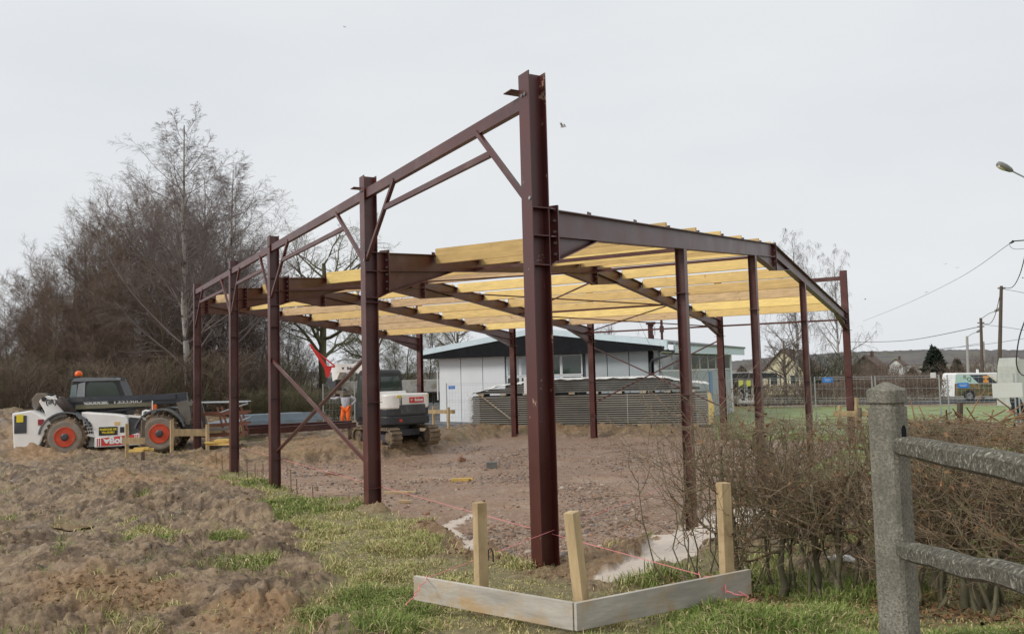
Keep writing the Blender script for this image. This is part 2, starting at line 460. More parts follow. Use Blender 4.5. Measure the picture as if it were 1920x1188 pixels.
M['rust'] = mat('rusty_rebar', (.12, .06, .035), .8, var=.3)
M['brick'] = mat('reddish_brick', (.30, .16, .10), .85, var=.25)
M['block'] = mat('dark_grey_block', (.15, .15, .14), .85, var=.25)
M['stone'] = mat('pale_gravel_stone', (.36, .29, .235), .85, var=.4, scale=2, obj_var=.3)
M['pale_van'] = mat('mint_van_paint', (.48, .70, .60), .3, var=.03)
M['orange_mark'] = mat('orange_emblem', (.80, .34, .06), .5, var=.05)
M['forest_print'] = mat('forest_print', (.10, .10, .045), .45, var=.9, scale=3.5, dirt=(.30, .17, .06), dscale=2.5, dlo=.5, dhi=.6)

# ------------------------------------------------------------------ terrain
rng = np.random.default_rng(7)
def ridged(x, y, seed, octv=4):
    s, a, t = 0, 1.0, 0
    for k in range(octv):
        s = s + a * (1 - np.abs(2 * vnoise(x * 2 ** k + 3.1 * k, y * 2 ** k + 7.7 * k, seed + k) - 1)); t += a; a *= .55
    return s / t
def worley(x, y, seed):
    i, j = np.floor(x), np.floor(y)
    f1 = np.full(x.shape, 9.0); f2 = np.full(x.shape, 9.0); hv = np.zeros(x.shape); tx = np.zeros(x.shape)
    for di in (-1, 0, 1):
        for dj in (-1, 0, 1):
            a, b = i + di, j + dj
            px_, py_ = a + _hash(a, b, seed), b + _hash(a, b, seed + 1)
            ex, ey = x - px_, y - py_
            d = np.hypot(ex, ey)
            near = d < f1
            f2 = np.where(near, f1, np.minimum(f2, d))
            hv = np.where(near, _hash(a, b, seed + 2), hv)
            tx = np.where(near, ex * (_hash(a, b, seed + 3) - .5) + ey * (_hash(a, b, seed + 4) - .5), tx)
            f1 = np.where(near, d, f1)
    return f2 - f1, hv, tx
def clods(x, y, sc, seed):
    wx, wy = x + (fbm(x * 2.1 / sc, y * 2.1 / sc, seed + 11, 3) - .5) * sc * .9, y + (fbm(x * 2.1 / sc, y * 2.1 / sc, seed + 21, 3) - .5) * sc * .9
    e, h_, t_ = worley(wx / sc, wy / sc, seed)
    return sstep(0, .16, e) * (.25 + .75 * h_ ** 1.5 + 1.1 * t_)
GRASS = [(400, 868), (455, 885), (600, 918), (700, 952), (790, 980), (840, 1020), (905, 1062), (960, 1090), (1060, 1098), (1130, 1100), (1240, 1052), (1330, 1036), (1420, 1050), (1640, 1050), (2100, 1010),
         (2300, 1300), (900, 1300), (760, 1190), (690, 1130), (600, 1075), (540, 1010), (490, 940), (420, 895)]
PALE = [[(815, 985), (885, 962), (900, 968), (850, 990), (885, 1012), (900, 1032), (872, 1030), (838, 1006)],
        [(1120, 1082), (1205, 1040), (1222, 1012), (1290, 985), (1400, 948), (1450, 955), (1420, 985), (1310, 1040), (1240, 1064), (1180, 1092)]]
PATCH = [(280, 1008, 75, 24), (315, 1092, 36, 10), (85, 1085, 26, 8), (330, 1140, 25, 7), (430, 1010, 40, 12), (60, 1010, 30, 6), (480, 1050, 60, 14), (330, 848, 70, 9), (450, 826, 60, 8), (215, 1165, 25, 8), (600, 1150, 60, 20)]
OCHRE = [(250, 905, 130, 22), (420, 905, 90, 14), (180, 1120, 260, 60), (480, 1160, 160, 40), (60, 850, 90, 40), (520, 845, 160, 16), (640, 830, 120, 14), (400, 870, 60, 12)]
PUDDLE = [(135, 984, 38, 6), (345, 1131, 30, 5), (160, 1010, 22, 4)]
def blobs(px, py, lst):
    m = np.zeros(px.shape)
    for cx, cy, rx, ry in lst:
        m = np.maximum(m, 1 - np.hypot((px - cx) / rx, (py - cy) / ry))
    return m
def masks(x, y, z, sd):
    px, py = project(x, y, z)
    front = (y > 1.5)
    n1, n2 = fbm(x * .9, y * .9, 31, 4) - .5, fbm(x * 3.5, y * 3.5, 37, 3) - .5
    depth_px = F_PX / np.maximum(y, 1.5)
    g = sstep(-.25, .35, poly_sd(px, py, GRASS) / depth_px * 2.2 + n1 * 1.5 + n2 * .7)
    g = np.maximum(g, sstep(.0, .5, blobs(px, py, PATCH) + n1 * .5 + n2 * .9))
    slab = sstep(.45, .95, sd + n2 * .5)
    pale = np.zeros(x.shape)
    for P in PALE:
        pale = np.maximum(pale, sstep(-.012, .016, poly_sd(px, py, P) / depth_px + n1 * .22 + n2 * .14))
    pale = pale * front
    g = g * (1 - slab) * front * (1 - pale)
    lawn = ((px > 1340) & (y > 17) & (y < 55)).astype(float) * (1 - slab)
    asph = ((px > 795) & (px < 1000) & (y > 38.8) & (y < 60)).astype(float) * front
    field = sstep(60, 75, y)
    och = sstep(.05, .5, blobs(px, py, OCHRE) + n1 * .7 + n2 * .3) * front
    och = np.maximum(och, sstep(.2, .6, 1 - np.abs(sd + .1) / .8 + n1) * .6 * front)
    return dict(grass=g, gravel=slab, pale=pale, lawn=lawn, asphalt=asph, field=field, ochre=och, px=px, py=py)
angs = np.concatenate([np.linspace(-180, -40, 40, endpoint=False), np.linspace(-40, -34, 12, endpoint=False), np.linspace(-34, 34, 640, endpoint=False), np.linspace(34, 40, 12, endpoint=False), np.linspace(40, 180, 40, endpoint=False)])
rad = np.concatenate([np.geomspace(.4, 4.0, 12, endpoint=False), np.geomspace(4.0, 44, 620, endpoint=False), np.geomspace(44, 6000, 60)])
A, R = np.meshgrid(np.radians(angs), rad)
gx, gy = (np.sin(A) * R).ravel(), (np.cos(A) * R).ravel()
gzz, gsd = ground0(gx, gy)
mk = masks(gx, gy, gzz, gsd)
mudm = np.clip(1 - mk['grass'] - mk['gravel'] - mk['lawn'] - mk['asphalt'] - mk['field'], 0, 1) * (1 - mk['pale']) * sstep(60, 42, gy)
cA, sA = math.cos(.28), math.sin(.28)
ux, uy = gx * cA - gy * sA, gx * sA + gy * cA
warp = (fbm(gx * .4, gy * .4, 71, 3) - .5) * 2.4
left = sstep(2.0, -3.0, gx + .12 * gy)
disp = mudm * ((.26 * (ridged(ux / 4.2 + warp * .4, uy / 1.25 + warp, 41, 3) - .56)) * (.35 + .65 * left) + .20 * (fbm(gx * 1.7, gy * 1.7, 47, 4) - .5) + .11 * (ridged(gx * 3.0, gy * 3.9, 53, 4) - .55) * (.35 + 1.3 * sstep(.35, .65, fbm(gx * .6, gy * .6, 58, 2))) + .075 * (ridged(gx * 7, gy * 8.5, 57, 3) - .55) * (.3 + 1.2 * sstep(.4, .6, fbm(gx * 1.3, gy * 1.3, 68, 2))) + .030 * (ridged(gx * 21, gy * 23, 69, 2) - .55) + .03 * (fbm(gx * 17, gy * 17, 59, 3) - .5))
sel = np.flatnonzero((mudm > .05) & (gy > 3) & (R.ravel() < 44) & (np.abs(A.ravel()) < math.radians(36)))
cx_, cy_ = gx[sel], gy[sel]
rough = sstep(.38, .60, fbm(cx_ * .55, cy_ * .55, 101, 3))
cz_ = .075 * clods(cx_, cy_, .42, 103) * (.2 + .8 * rough) + .042 * clods(cx_, cy_, .17, 113) * sstep(.35, .6, fbm(cx_ * 1.1, cy_ * 1.1, 107, 3)) + .018 * clods(cx_, cy_, .07, 123)
disp[sel] += mudm[sel] * (cz_ - .03)
ruts = np.zeros(gx.shape)
for off in (-1.4, .4, 3.1, 5.2):              # wheel ruts swinging across the mud
    d = uy - (11.5 + off + .9 * np.sin(ux * .25 + off) + .012 * ux * ux)
    ruts -= np.exp(-(d / .24) ** 2) * .19 - np.exp(-((np.abs(d) - .45) / .18) ** 2) * .10
    ruts += np.exp(-(d / .25) ** 2) * .045 * np.sign(np.sin(ux * 14 + np.abs(d) * 12))
disp += mudm * ruts * left
disp += mk['gravel'] * (1 - mk['pale']) * (.09 * (fbm(gx * .9, gy * .9, 61, 3) - .5) + .05 * (ridged(gx * 3, gy * 3, 63, 3) - .55) + .022 * (fbm(gx * 22, gy * 22, 64, 2) - .5))
disp += mk['grass'] * (.10 * (fbm(gx * 1.6, gy * 1.6, 66, 3) - .5) + .05 * (fbm(gx * 7, gy * 7, 67, 2) - .5))
bank = np.exp(-((gsd - .3) / .45) ** 2) * (1 - mk['grass'] * .7) * (gy > 19)
disp += bank * (1 - mk['pale']) * (.26 * (ridged(gx * 1.3, gy * 1.3, 91, 4) - .5))
back_left = np.exp(-((gsd + .7) / .7) ** 2) * sstep(24, 28, gy) * (1 - mk['lawn'])
disp += back_left * (.16 + .25 * (fbm(gx * 1.1, gy * 1.1, 95, 3) - .5))
heap = sstep(-12.5, -17.5, gx) * sstep(24, 30, gy) * sstep(60, 40, gy)
disp += heap * (.55 + .8 * (fbm(gx * .5, gy * .5, 97, 3) - .5))
pd = np.zeros(gx.shape)
for cx, cy, rx, ry in PUDDLE:
    pd = np.maximum(pd, sstep(-.6, .3, 1 - np.hypot((mk['px'] - cx) / (rx * 1.15), (mk['py'] - cy) / (ry * 1.3))) * (gy > 2))
rim = np.zeros(gx.shape)
for cx, cy, rx, ry in PUDDLE:
    rim = np.maximum(rim, sstep(-1.6, -.5, 1 - np.hypot((mk['px'] - cx) / (rx * 1.15), (mk['py'] - cy) / (ry * 1.3))) * (gy > 2))
disp = disp * (1 - rim) + np.maximum(disp, -.005) * rim
disp = disp * (1 - pd) - .05 * pd
gzz = gzz + disp
far = sstep(300, 2600, R.ravel())
gzz = gzz - sstep(90, 800, R.ravel()) * 1.5
na, nr = len(angs), len(rad)
I = np.arange(nr * na).reshape(nr, na)
q = np.stack([I[:-1, :], np.roll(I, -1, 1)[:-1, :], np.roll(I, -1, 1)[1:, :], I[1:, :]], -1).reshape(-1, 4)
gme = np_mesh('ground', np.stack([gx, gy, gzz], 1), q[:, ::-1])
gme.polygons.foreach_set('use_smooth', np.ones(len(q), bool))
for k in ('grass', 'gravel', 'pale', 'lawn', 'asphalt', 'field', 'ochre'):
    at_ = gme.attributes.new(k, 'FLOAT', 'POINT'); at_.data.foreach_set('value', mk[k].astype(np.float32))

def ground_material():
    m = bpy.data.materials.new('site_ground'); m.use_nodes = True
    t = m.node_tree; b = t.nodes['Principled BSDF']; Lk = t.links.new
    def N(tp, **k):
        n = t.nodes.new(tp)
        for a, v in k.items(): setattr(n, a, v)
        return n
    co = N('ShaderNodeTexCoord').outputs['Object']
    def noise(sc, det=6, ro=.6):
        n = N('ShaderNodeTexNoise'); n.inputs['Scale'].default_value = sc; n.inputs['Detail'].default_value = det; n.inputs['Roughness'].default_value = ro
        Lk(co, n.inputs['Vector']); return n.outputs[0]
    def ramp(src, stops):
        r = N('ShaderNodeValToRGB'); e = r.color_ramp.elements
        e[0].position, e[0].color = stops[0][0], stops[0][1] + (1,)
        e[1].position, e[1].color = stops[-1][0], stops[-1][1] + (1,)
        for p, c in stops[1:-1]:
            x = e.new(p); x.color = c + (1,)
        Lk(src, r.inputs[0]); return r.outputs[0]
    def mixc(f, a, c):
        x = N('ShaderNodeMix', data_type='RGBA'); Lk(f, x.inputs[0]); Lk(a, x.inputs[6]); Lk(c, x.inputs[7]); return x.outputs[2]
    def attr(n):
        return N('ShaderNodeAttribute', attribute_name=n).outputs['Fac']
    n_a, n_b, n_c = noise(.9), noise(8.5, 10, .72), noise(46, 6, .7)
    mud = ramp(n_a, [(.32, (.10, .059, .031)), (.45, (.22, .145, .08)), (.56, (.33, .235, .145)), (.70, (.175, .105, .054))])
    mud2 = ramp(n_b, [(.34, (.048, .028, .015)), (.47, (.20, .131, .072)), (.63, (.44, .325, .21))])  # low spots dark, high spots pale: crevice shade put into the mud colour
    half = N('ShaderNodeValue'); half.outputs[0].default_value = .58
    mud = mixc(half.outputs[0], mud, mud2)
    ochre = ramp(n_b, [(.3, (.17, .095, .045)), (.55, (.33, .205, .105)), (.7, (.39, .27, .155))])
    damp = N('ShaderNodeMapRange'); damp.inputs[1].default_value = .50; damp.inputs[2].default_value = .57; Lk(noise(2.3, 8, .7), damp.inputs[0])
    dk = ramp(n_c, [(.35, (.06, .038, .022)), (.65, (.19, .125, .072))])
    mud = mixc(damp.outputs[0], mud, dk)
    mud = mixc(attr('ochre'), mud, ochre)
    gravel = ramp(n_b, [(.3, (.17, .095, .056)), (.5, (.35, .22, .145)), (.7, (.48, .34, .245))])
    g2 = ramp(noise(.55), [(.35, (.35, .235, .165)), (.5, (.25, .16, .108)), (.65, (.40, .285, .20))])
    gravel = mixc(half.outputs[0], gravel, g2)
    vo = N('ShaderNodeTexVoronoi'); vo.inputs['Scale'].default_value = 26; Lk(co, vo.inputs['Vector'])
    sp = N('ShaderNodeMapRange'); sp.inputs[1].default_value = .82; sp.inputs[2].default_value = .9; Lk(vo.outputs['Color'], sp.inputs[0])
    pal = N('ShaderNodeRGB'); pal.outputs[0].default_value = (.46, .40, .34, 1)
    gravel = mixc(sp.outputs[0], gravel, pal.outputs[0])
    col = mixc(attr('gravel'), mud, gravel)
    pale = ramp(n_b, [(.3, (.62, .52, .43)), (.7, (.74, .65, .56))])
    col = mixc(attr('pale'), col, pale)
    soil = ramp(n_b, [(.3, (.11, .085, .045)), (.5, (.22, .185, .085)), (.7, (.34, .27, .15))])
    col = mixc(attr('grass'), col, soil)
    lawn = ramp(noise(.35), [(.35, (.16, .21, .048)), (.55, (.20, .26, .065)), (.7, (.26, .27, .10))])
    col = mixc(attr('lawn'), col, lawn)
    asp = ramp(n_b, [(.3, (.05, .05, .055)), (.7, (.085, .085, .09))])
    col = mixc(attr('asphalt'), col, asp)
    fld = ramp(noise(.02), [(.4, (.095, .095, .05)), (.6, (.125, .11, .068))])
    col = mixc(attr('field'), col, fld)
    Lk(col, b.inputs['Base Color'])
    rr = N('ShaderNodeMapRange'); rr.inputs[1].default_value = .35; rr.inputs[2].default_value = .65; rr.inputs[3].default_value = .30; rr.inputs[4].default_value = .75
    Lk(n_a, rr.inputs[0]); Lk(rr.outputs[0], b.inputs['Roughness'])
    b.inputs['Specular IOR Level'].default_value = .45
    bp = N('ShaderNodeBump'); bp.inputs['Strength'].default_value = .65; bp.inputs['Distance'].default_value = .035
    ad = N('ShaderNodeMath', operation='ADD'); Lk(n_b, ad.inputs[0]); Lk(n_c, ad.inputs[1])
    Lk(ad.outputs[0], bp.inputs['Height']); Lk(bp.outputs[0], b.inputs['Normal'])
    return m
ground = link('ground', gme, ground_material(), kind='structure')

# muddy water lying in the ruts
water = mat('muddy_water', (.25, .18, .10), .07, var=.1, spec=.6, rvar=.03)
for cx, cy, rx, ry in PUDDLE:
    c = gnd(cx, cy)
    pts = []
    for k in range(28):
        a = 2 * math.pi * k / 28
        rr = 1 + .25 * math.sin(3 * a + cx) + .12 * math.sin(5 * a)
        g = gnd(cx + rx * rr * math.cos(a), cy + ry * rr * math.sin(a))
        pts.append((g.x, g.y, c.z - .022))
    b = MB(); b.add(pts, [tuple(range(28))])
    build('puddle', b, water, kind='structure')

# wooded hills on the horizon
hb_v, hb_f = [], []
for (a0, a1, dist, hfun, seed) in [(-44, 44, 2300, None, 3)]:
    n = 700
    aa = np.radians(np.linspace(a0, a1, n))
    deg = np.degrees(aa)
    prof = 12 + 13 * sstep(10, 16, deg) + 7 * np.sin(deg * .31 + 1) + 6 * sstep(23, 28, deg) + 10 * sstep(20, 0, np.abs(deg + 20))
    trees_ = 4.5 * fbm(deg * 7, deg * 0, 3, 4) + 2.0 * vnoise(deg * 40, deg * 0, 9)
    x, y = np.sin(aa) * dist, np.cos(aa) * dist
    rows = [np.stack([x * .72, y * .72, np.full(n, -6.0)], 1), np.stack([x * .86, y * .86, prof * .35 - 2], 1), np.stack([x, y, prof + trees_], 1), np.stack([x * 1.15, y * 1.15, prof * .5], 1)]
    V = np.concatenate(rows); I = np.arange(4 * n).reshape(4, n)
    Q = np.stack([I[:-1, :-1], I[:-1, 1:], I[1:, 1:], I[1:, :-1]], -1).reshape(-1, 4)
hill_m = mat('wooded_hillside', (.105, .095, .088), .95, var=.35, scale=.02, dirt=(.12, .12, .08), dscale=.004, dlo=.56, dhi=.6)
link('hills', np_mesh('hills', V, Q), hill_m, kind='structure')

# ------------------------------------------------------------------ grass, stones and clods
def attr_material(name, rough=.7, trans=0):
    m = bpy.data.materials.new(name); m.use_nodes = True
    t = m.node_tree; b = t.nodes['Principled BSDF']
    a = t.nodes.new('ShaderNodeAttribute'); a.attribute_name = 'tint'
    t.links.new(a.outputs['Color'], b.inputs['Base Color']); b.inputs['Roughness'].default_value = rough
    b.inputs['Specular IOR Level'].default_value = .25
    return m
def set_tint(me, C):
    a = me.attributes.new('tint', 'FLOAT_COLOR', 'POINT')
    a.data.foreach_set('color', np.concatenate([C, np.ones((len(C), 1))], 1).astype(np.float32).ravel())
def blades(pos, h, w, C, lean, name, m):
    n = len(pos)
    az = rng.uniform(0, 2 * np.pi, n)
    side = np.stack([np.cos(az), np.sin(az), np.zeros(n)], 1) * w[:, None]
    la = rng.uniform(0, 2 * np.pi, n)
    ld = np.stack([np.cos(la), np.sin(la), np.zeros(n)], 1) * (h * lean)[:, None]
    up = np.stack([np.zeros(n), np.zeros(n), h], 1)
    p0, p1 = pos - side, pos + side
    m0 = pos + up * .6 + ld * .35
    v = np.stack([p0, p1, m0 - side * .7, m0 + side * .7, pos + up * (1 - .35 * lean[:, None]) + ld], 1).reshape(-1, 3)
    b = (np.arange(n) * 5)[:, None]
    f = np.concatenate([b + np.array([[0, 1, 3]]), b + np.array([[0, 3, 2]]), b + np.array([[2, 3, 4]])], 0)
    me = np_mesh(name, v, f); set_tint(me, np.repeat(C, 5, 0))
    o = link(name, me, m)
    return o
GRID_Z = gzz.reshape(nr, na)
r_near = (R.ravel() > 4.0) & (R.ravel() < 30) & (np.abs(A.ravel()) < math.radians(34))
w_ = np.where(r_near, mk['grass'] ** 1.3, 0) * np.clip(R.ravel() / 9, .3, 1.6) ** 1.0
w_ = w_ * (.15 + sstep(.35, .6, fbm(gx * 2.1, gy * 2.1, 77, 3)))
idx = rng.choice(len(gx), 170000, p=w_ / w_.sum())
cell = R.ravel()[idx] * .006
pos = np.stack([gx[idx] + rng.normal(0, 1, len(idx)) * cell, gy[idx] + rng.normal(0, 1, len(idx)) * cell, gzz[idx] - .012], 1)
tuft = fbm(pos[:, 0] * 2.0, pos[:, 1] * 2.0, 81, 3)
lush = sstep(.44, .68, fbm(pos[:, 0] * .8 + 5, pos[:, 1] * .8, 83, 3) + .08 * (pos[:, 0] > 1.2))
h = (.022 + .085 * sstep(.38, .72, tuft) + .035 * lush) * rng.uniform(.5, 1.4, len(idx)) * (1 - .35 * sstep(10, 16, pos[:, 1]))
wd_ = .0022 + .00030 * np.hypot(pos[:, 0], pos[:, 1])
green = np.array([.19, .26, .06]); yel = np.array([.37, .38, .13]); straw = np.array([.58, .47, .25]); 
k1 = np.clip(lush + rng.normal(0, .22, len(idx)), 0, 1)[:, None]
C = yel * (1 - k1) + green * k1
st = (rng.random(len(idx)) < (.46 - .30 * lush))[:, None]
C = np.where(st, straw, C) * rng.uniform(.7, 1.25, (len(idx), 1))
lean = np.where(st[:, 0], rng.uniform(.7, 1.6, len(idx)), rng.uniform(.2, 1.0, len(idx)))
grass_m = attr_material('grass_blades', .6)
tag(blades(pos, h, wd_, C, lean, 'grass', grass_m), kind='stuff')

t_ = (1 + 5 ** .5) / 2
ICO_V = np.array([(-1, t_, 0), (1, t_, 0), (-1, -t_, 0), (1, -t_, 0), (0, -1, t_), (0, 1, t_), (0, -1, -t_), (0, 1, -t_), (t_, 0, -1), (t_, 0, 1), (-t_, 0, -1), (-t_, 0, 1)]) / math.hypot(1, t_)
ICO_F = np.array([(0, 11, 5), (0, 5, 1), (0, 1, 7), (0, 7, 10), (0, 10, 11), (1, 5, 9), (5, 11, 4), (11, 10, 2), (10, 7, 6), (7, 1, 8), (3, 9, 4), (3, 4, 2), (3, 2, 6), (3, 6, 8), (3, 8, 9), (4, 9, 5), (2, 4, 11), (6, 2, 10), (8, 6, 7), (9, 8, 1)])
def pebbles(pos, size, C, name, m, flat=.6):
    n = len(pos)
    j = ICO_V[None] * (1 + rng.uniform(-.32, .32, (n, 12, 1))) * rng.uniform(.6, 1.3, (n, 1, 3))
    j[:, :, 2] *= flat
    a = rng.uniform(0, 6.28, n)
    x = j[:, :, 0] * np.cos(a)[:, None] - j[:, :, 1] * np.sin(a)[:, None]
    y = j[:, :, 0] * np.sin(a)[:, None] + j[:, :, 1] * np.cos(a)[:, None]
    v = np.stack([x, y, j[:, :, 2]], 2) * size[:, None, None] + pos[:, None, :]
    f = (np.arange(n) * 12)[:, None, None] + ICO_F[None]
    me = np_mesh(name, v.reshape(-1, 3), f.reshape(-1, 3)); set_tint(me, np.repeat(C, 12, 0))
    return tag(link(name, me, m), kind='stuff')
peb_m = attr_material('stones', .85)
w_ = np.where((R.ravel() > 7) & (R.ravel() < 32) & (np.abs(A.ravel()) < math.radians(34)), mk['gravel'] * (1 - mk['pale']), 0) * R.ravel() ** .7
w_ *= .12 + sstep(.42, .66, fbm(gx * .7, gy * .7, 88, 3))
idx = rng.choice(len(gx), 16000, p=w_ / w_.sum())
pos = np.stack([gx[idx] + rng.normal(0, .05, len(idx)), gy[idx] + rng.normal(0, .05, len(idx)), gzz[idx] + .003], 1)
sz = rng.lognormal(math.log(.017), .5, len(idx)).clip(.008, .07)
base = np.array([[.30, .215, .165], [.24, .165, .12], [.40, .33, .27], [.22, .20, .19], [.33, .19, .12]])[rng.integers(0, 5, len(idx))]
pebbles(pos, sz, base * rng.uniform(.6, 1.25, (len(idx), 1)), 'gravel_stones', peb_m)
w_ = np.where((R.ravel() > 4.0) & (R.ravel() < 28) & (np.abs(A.ravel()) < math.radians(34)), np.clip(mudm * (.3 + mk['ochre']) , 0, 1), 0) * R.ravel() ** .5
w_ *= .1 + sstep(.45, .68, fbm(gx * .8, gy * .8, 89, 3))
idx = rng.choice(len(gx), 14000, p=w_ / w_.sum())
pos = np.stack([gx[idx], gy[idx], gzz[idx] - .004], 1)
sz = rng.lognormal(math.log(.010), .5, len(idx)).clip(.004, .03)
och = mk['ochre'][idx][:, None]
base = np.array([.21, .15, .098]) * (1 - och) + np.array([.31, .195, .10]) * och
pebbles(pos, sz, base * rng.uniform(.55, 1.1, (len(idx), 1)), 'mud_clods', peb_m, .75)

# ------------------------------------------------------------------ the steel frame of the new hall
FY = [0, 1.9166, 4.2119, 5.8129, 7.9533]
SK, RIDGE, Z0, SL, ZP = .6117, 5.128, .7593, .0884, 1.4052
DX = [10.06, 10.13, 10.21, 10.27, 10.34]
def zroof(X): return Z0 + SL * (X if X < RIDGE else 2 * RIDGE - X)
steel = M['steel']
wdF, fdF = (.8531, -.5218), (.5218, .8531)           # left columns: across the web / along the oblique wall (plan units)
WD, FD = fdir(*wdF), fdir(*fdF)
XD, YD = fdir(1, 0), fdir(0, 1)
c0 = fw(0, 0, 0)
frame = thing('steel_building_frame', 'dark red primed steel frame of a new hall with yellow timber roof joists', 'building frame', (c0.x, c0.y, -.2))
H = .215                                             # column section, metres
def bolts(mb, p, n, r=.016, l=.02):
    n = Vector(n)
    mb.tube([p - n * .002, p + n * l], r, 6)
cleat_z = (.517, -.1689, -.7476)
left_cols = []
for i in range(5):
    b0 = fw(SK * FY[i], FY[i], 0)
    c = b0 + WD * (H / 2) + FD * (H / 2)
    base = -.25 if i else -.25
    zt = EYE + ZP * S
    mb = MB().ibeam((c.x, c.y, base), (c.x, c.y, zt), WD, H, H)
    col = build('column', mb, M['steel_corner'] if i == 0 else steel, frame, label=None if i else 'nearest corner column with scuffed paint')
    left_cols.append(c)
    # web stiffeners at the rafter knee
    zs = [zroof(SK * FY[i] + .05), zroof(SK * FY[i] + .05) - .13, zroof(SK * FY[i] + .05) - (.266, .315, .266, .25, .25)[i]]
    Rz = Matrix(((WD.x, FD.x, 0), (WD.y, FD.y, 0), (0, 0, 1)))
    for z in zs:
        for sgn in (-1, 1):
            build('stiffener', MB().box(c + FD * sgn * (H / 4 + .003) + Vector((0, 0, EYE + z * S - c.z)), (H - .026, H / 2 - .008, .012), Rz), steel, frame)
    for k, z in enumerate(cleat_z):
        if i == 0: continue
        for sgn in (-1, 1):
            build('rail_cleat', MB().box(c + FD * sgn * (H / 4 + .015) + Vector((0, 0, EYE + z * S - c.z)) + WD * .012, (H - .002 + .03, H / 2 + .035, .009), Rz), steel, frame)
    # flat bearing plate near the head of the column
    mb = MB().box(c + Vector((0, 0, zt - .16 - c.z)) + WD * .0 + FD * (H / 2 + .09), (.40, .17, .010), Rz)
    if i < 2:
        build('head_plate', mb, steel, frame)
DCOL = []
for i in range(5):
    c = fw(DX[i], FY[i], 0)
    zt = EYE + ZP * S
    mb = MB().ibeam((c.x, c.y, -.3), (c.x, c.y, zt), XD, H, H)
    build('column', mb, steel, frame)
    DCOL.append(c)
    Rz = Matrix(((XD.x, YD.x, 0), (XD.y, YD.y, 0), (0, 0, 1)))
    for z in cleat_z:
        mb = MB().box((c.x, c.y, EYE + z * S), (H + .09, H + .14, .009), Rz)
        build('rail_cleat', mb, steel, frame)
    if i == 0:
        mb = MB().box((c.x, c.y, zt + .008), (H + .02, H + .02, .014), Rz)
        build('head_plate', mb, steel, frame)

RH, RW = .30, .15                                   # rafter depth and flange width
def rafter(i, Xa, Xb):
    """one rafter piece with its end plates, haunch and bolts"""
    pa, pb = fw(Xa, FY[i], zroof(Xa)), fw(Xb, FY[i], zroof(Xb))
    d = (pb - pa).normalized()
    up = Vector((0, 0, 1)); up = (up - d * up.dot(d)).normalized()
    off = -up * (RH / 2)
    r = build('rafter', MB().ibeam(pa + off, pb + off, up, RH, RW, .012, .009), steel, frame)
    return r, d, up
def plate_with_bolts(r, X, i, z0, z1, side, n, w=.19, colr=None):
    p0, p1 = fw(X, FY[i], z0), fw(X, FY[i], z1)
    mb = MB().beam(p0, p1, w, .024, XD)
    pl = build('end_plate', mb, steel, r)
    mb = MB()
    for k in range(n):
        t = (k + .6) / n
        p = p0.lerp(p1, t)
        for sg in (-1, 1):
            bolts(mb, p + YD * sg * (w * .30) + XD * side * .0125, XD * side, .017, .022)
    build('bolts', mb, M['bolt'], r, kind='stuff')
def haunch(r, X0, X1, i, z0a, z0b, tipz, w=RW):
    """triangular haunch under the rafter: deep at X0, vanishing at X1"""
    a, b, c = fw(X0, FY[i], z0a), fw(X0, FY[i], z0b), fw(X1, FY[i], tipz)
    t = YD * .0045
    mb = MB()
    mb.add([a - t, b - t, c - t, a + t, b + t, c + t], [(0, 1, 2), (5, 4, 3), (0, 3, 4, 1), (1, 4, 5, 2), (2, 5, 3, 0)])
    up = (Vector((0, 0, 1)))
    mb.beam(b, c + Vector((0, 0, -.008)), w, .012, up)
    build('haunch', mb, steel, r)
rd = RH / S
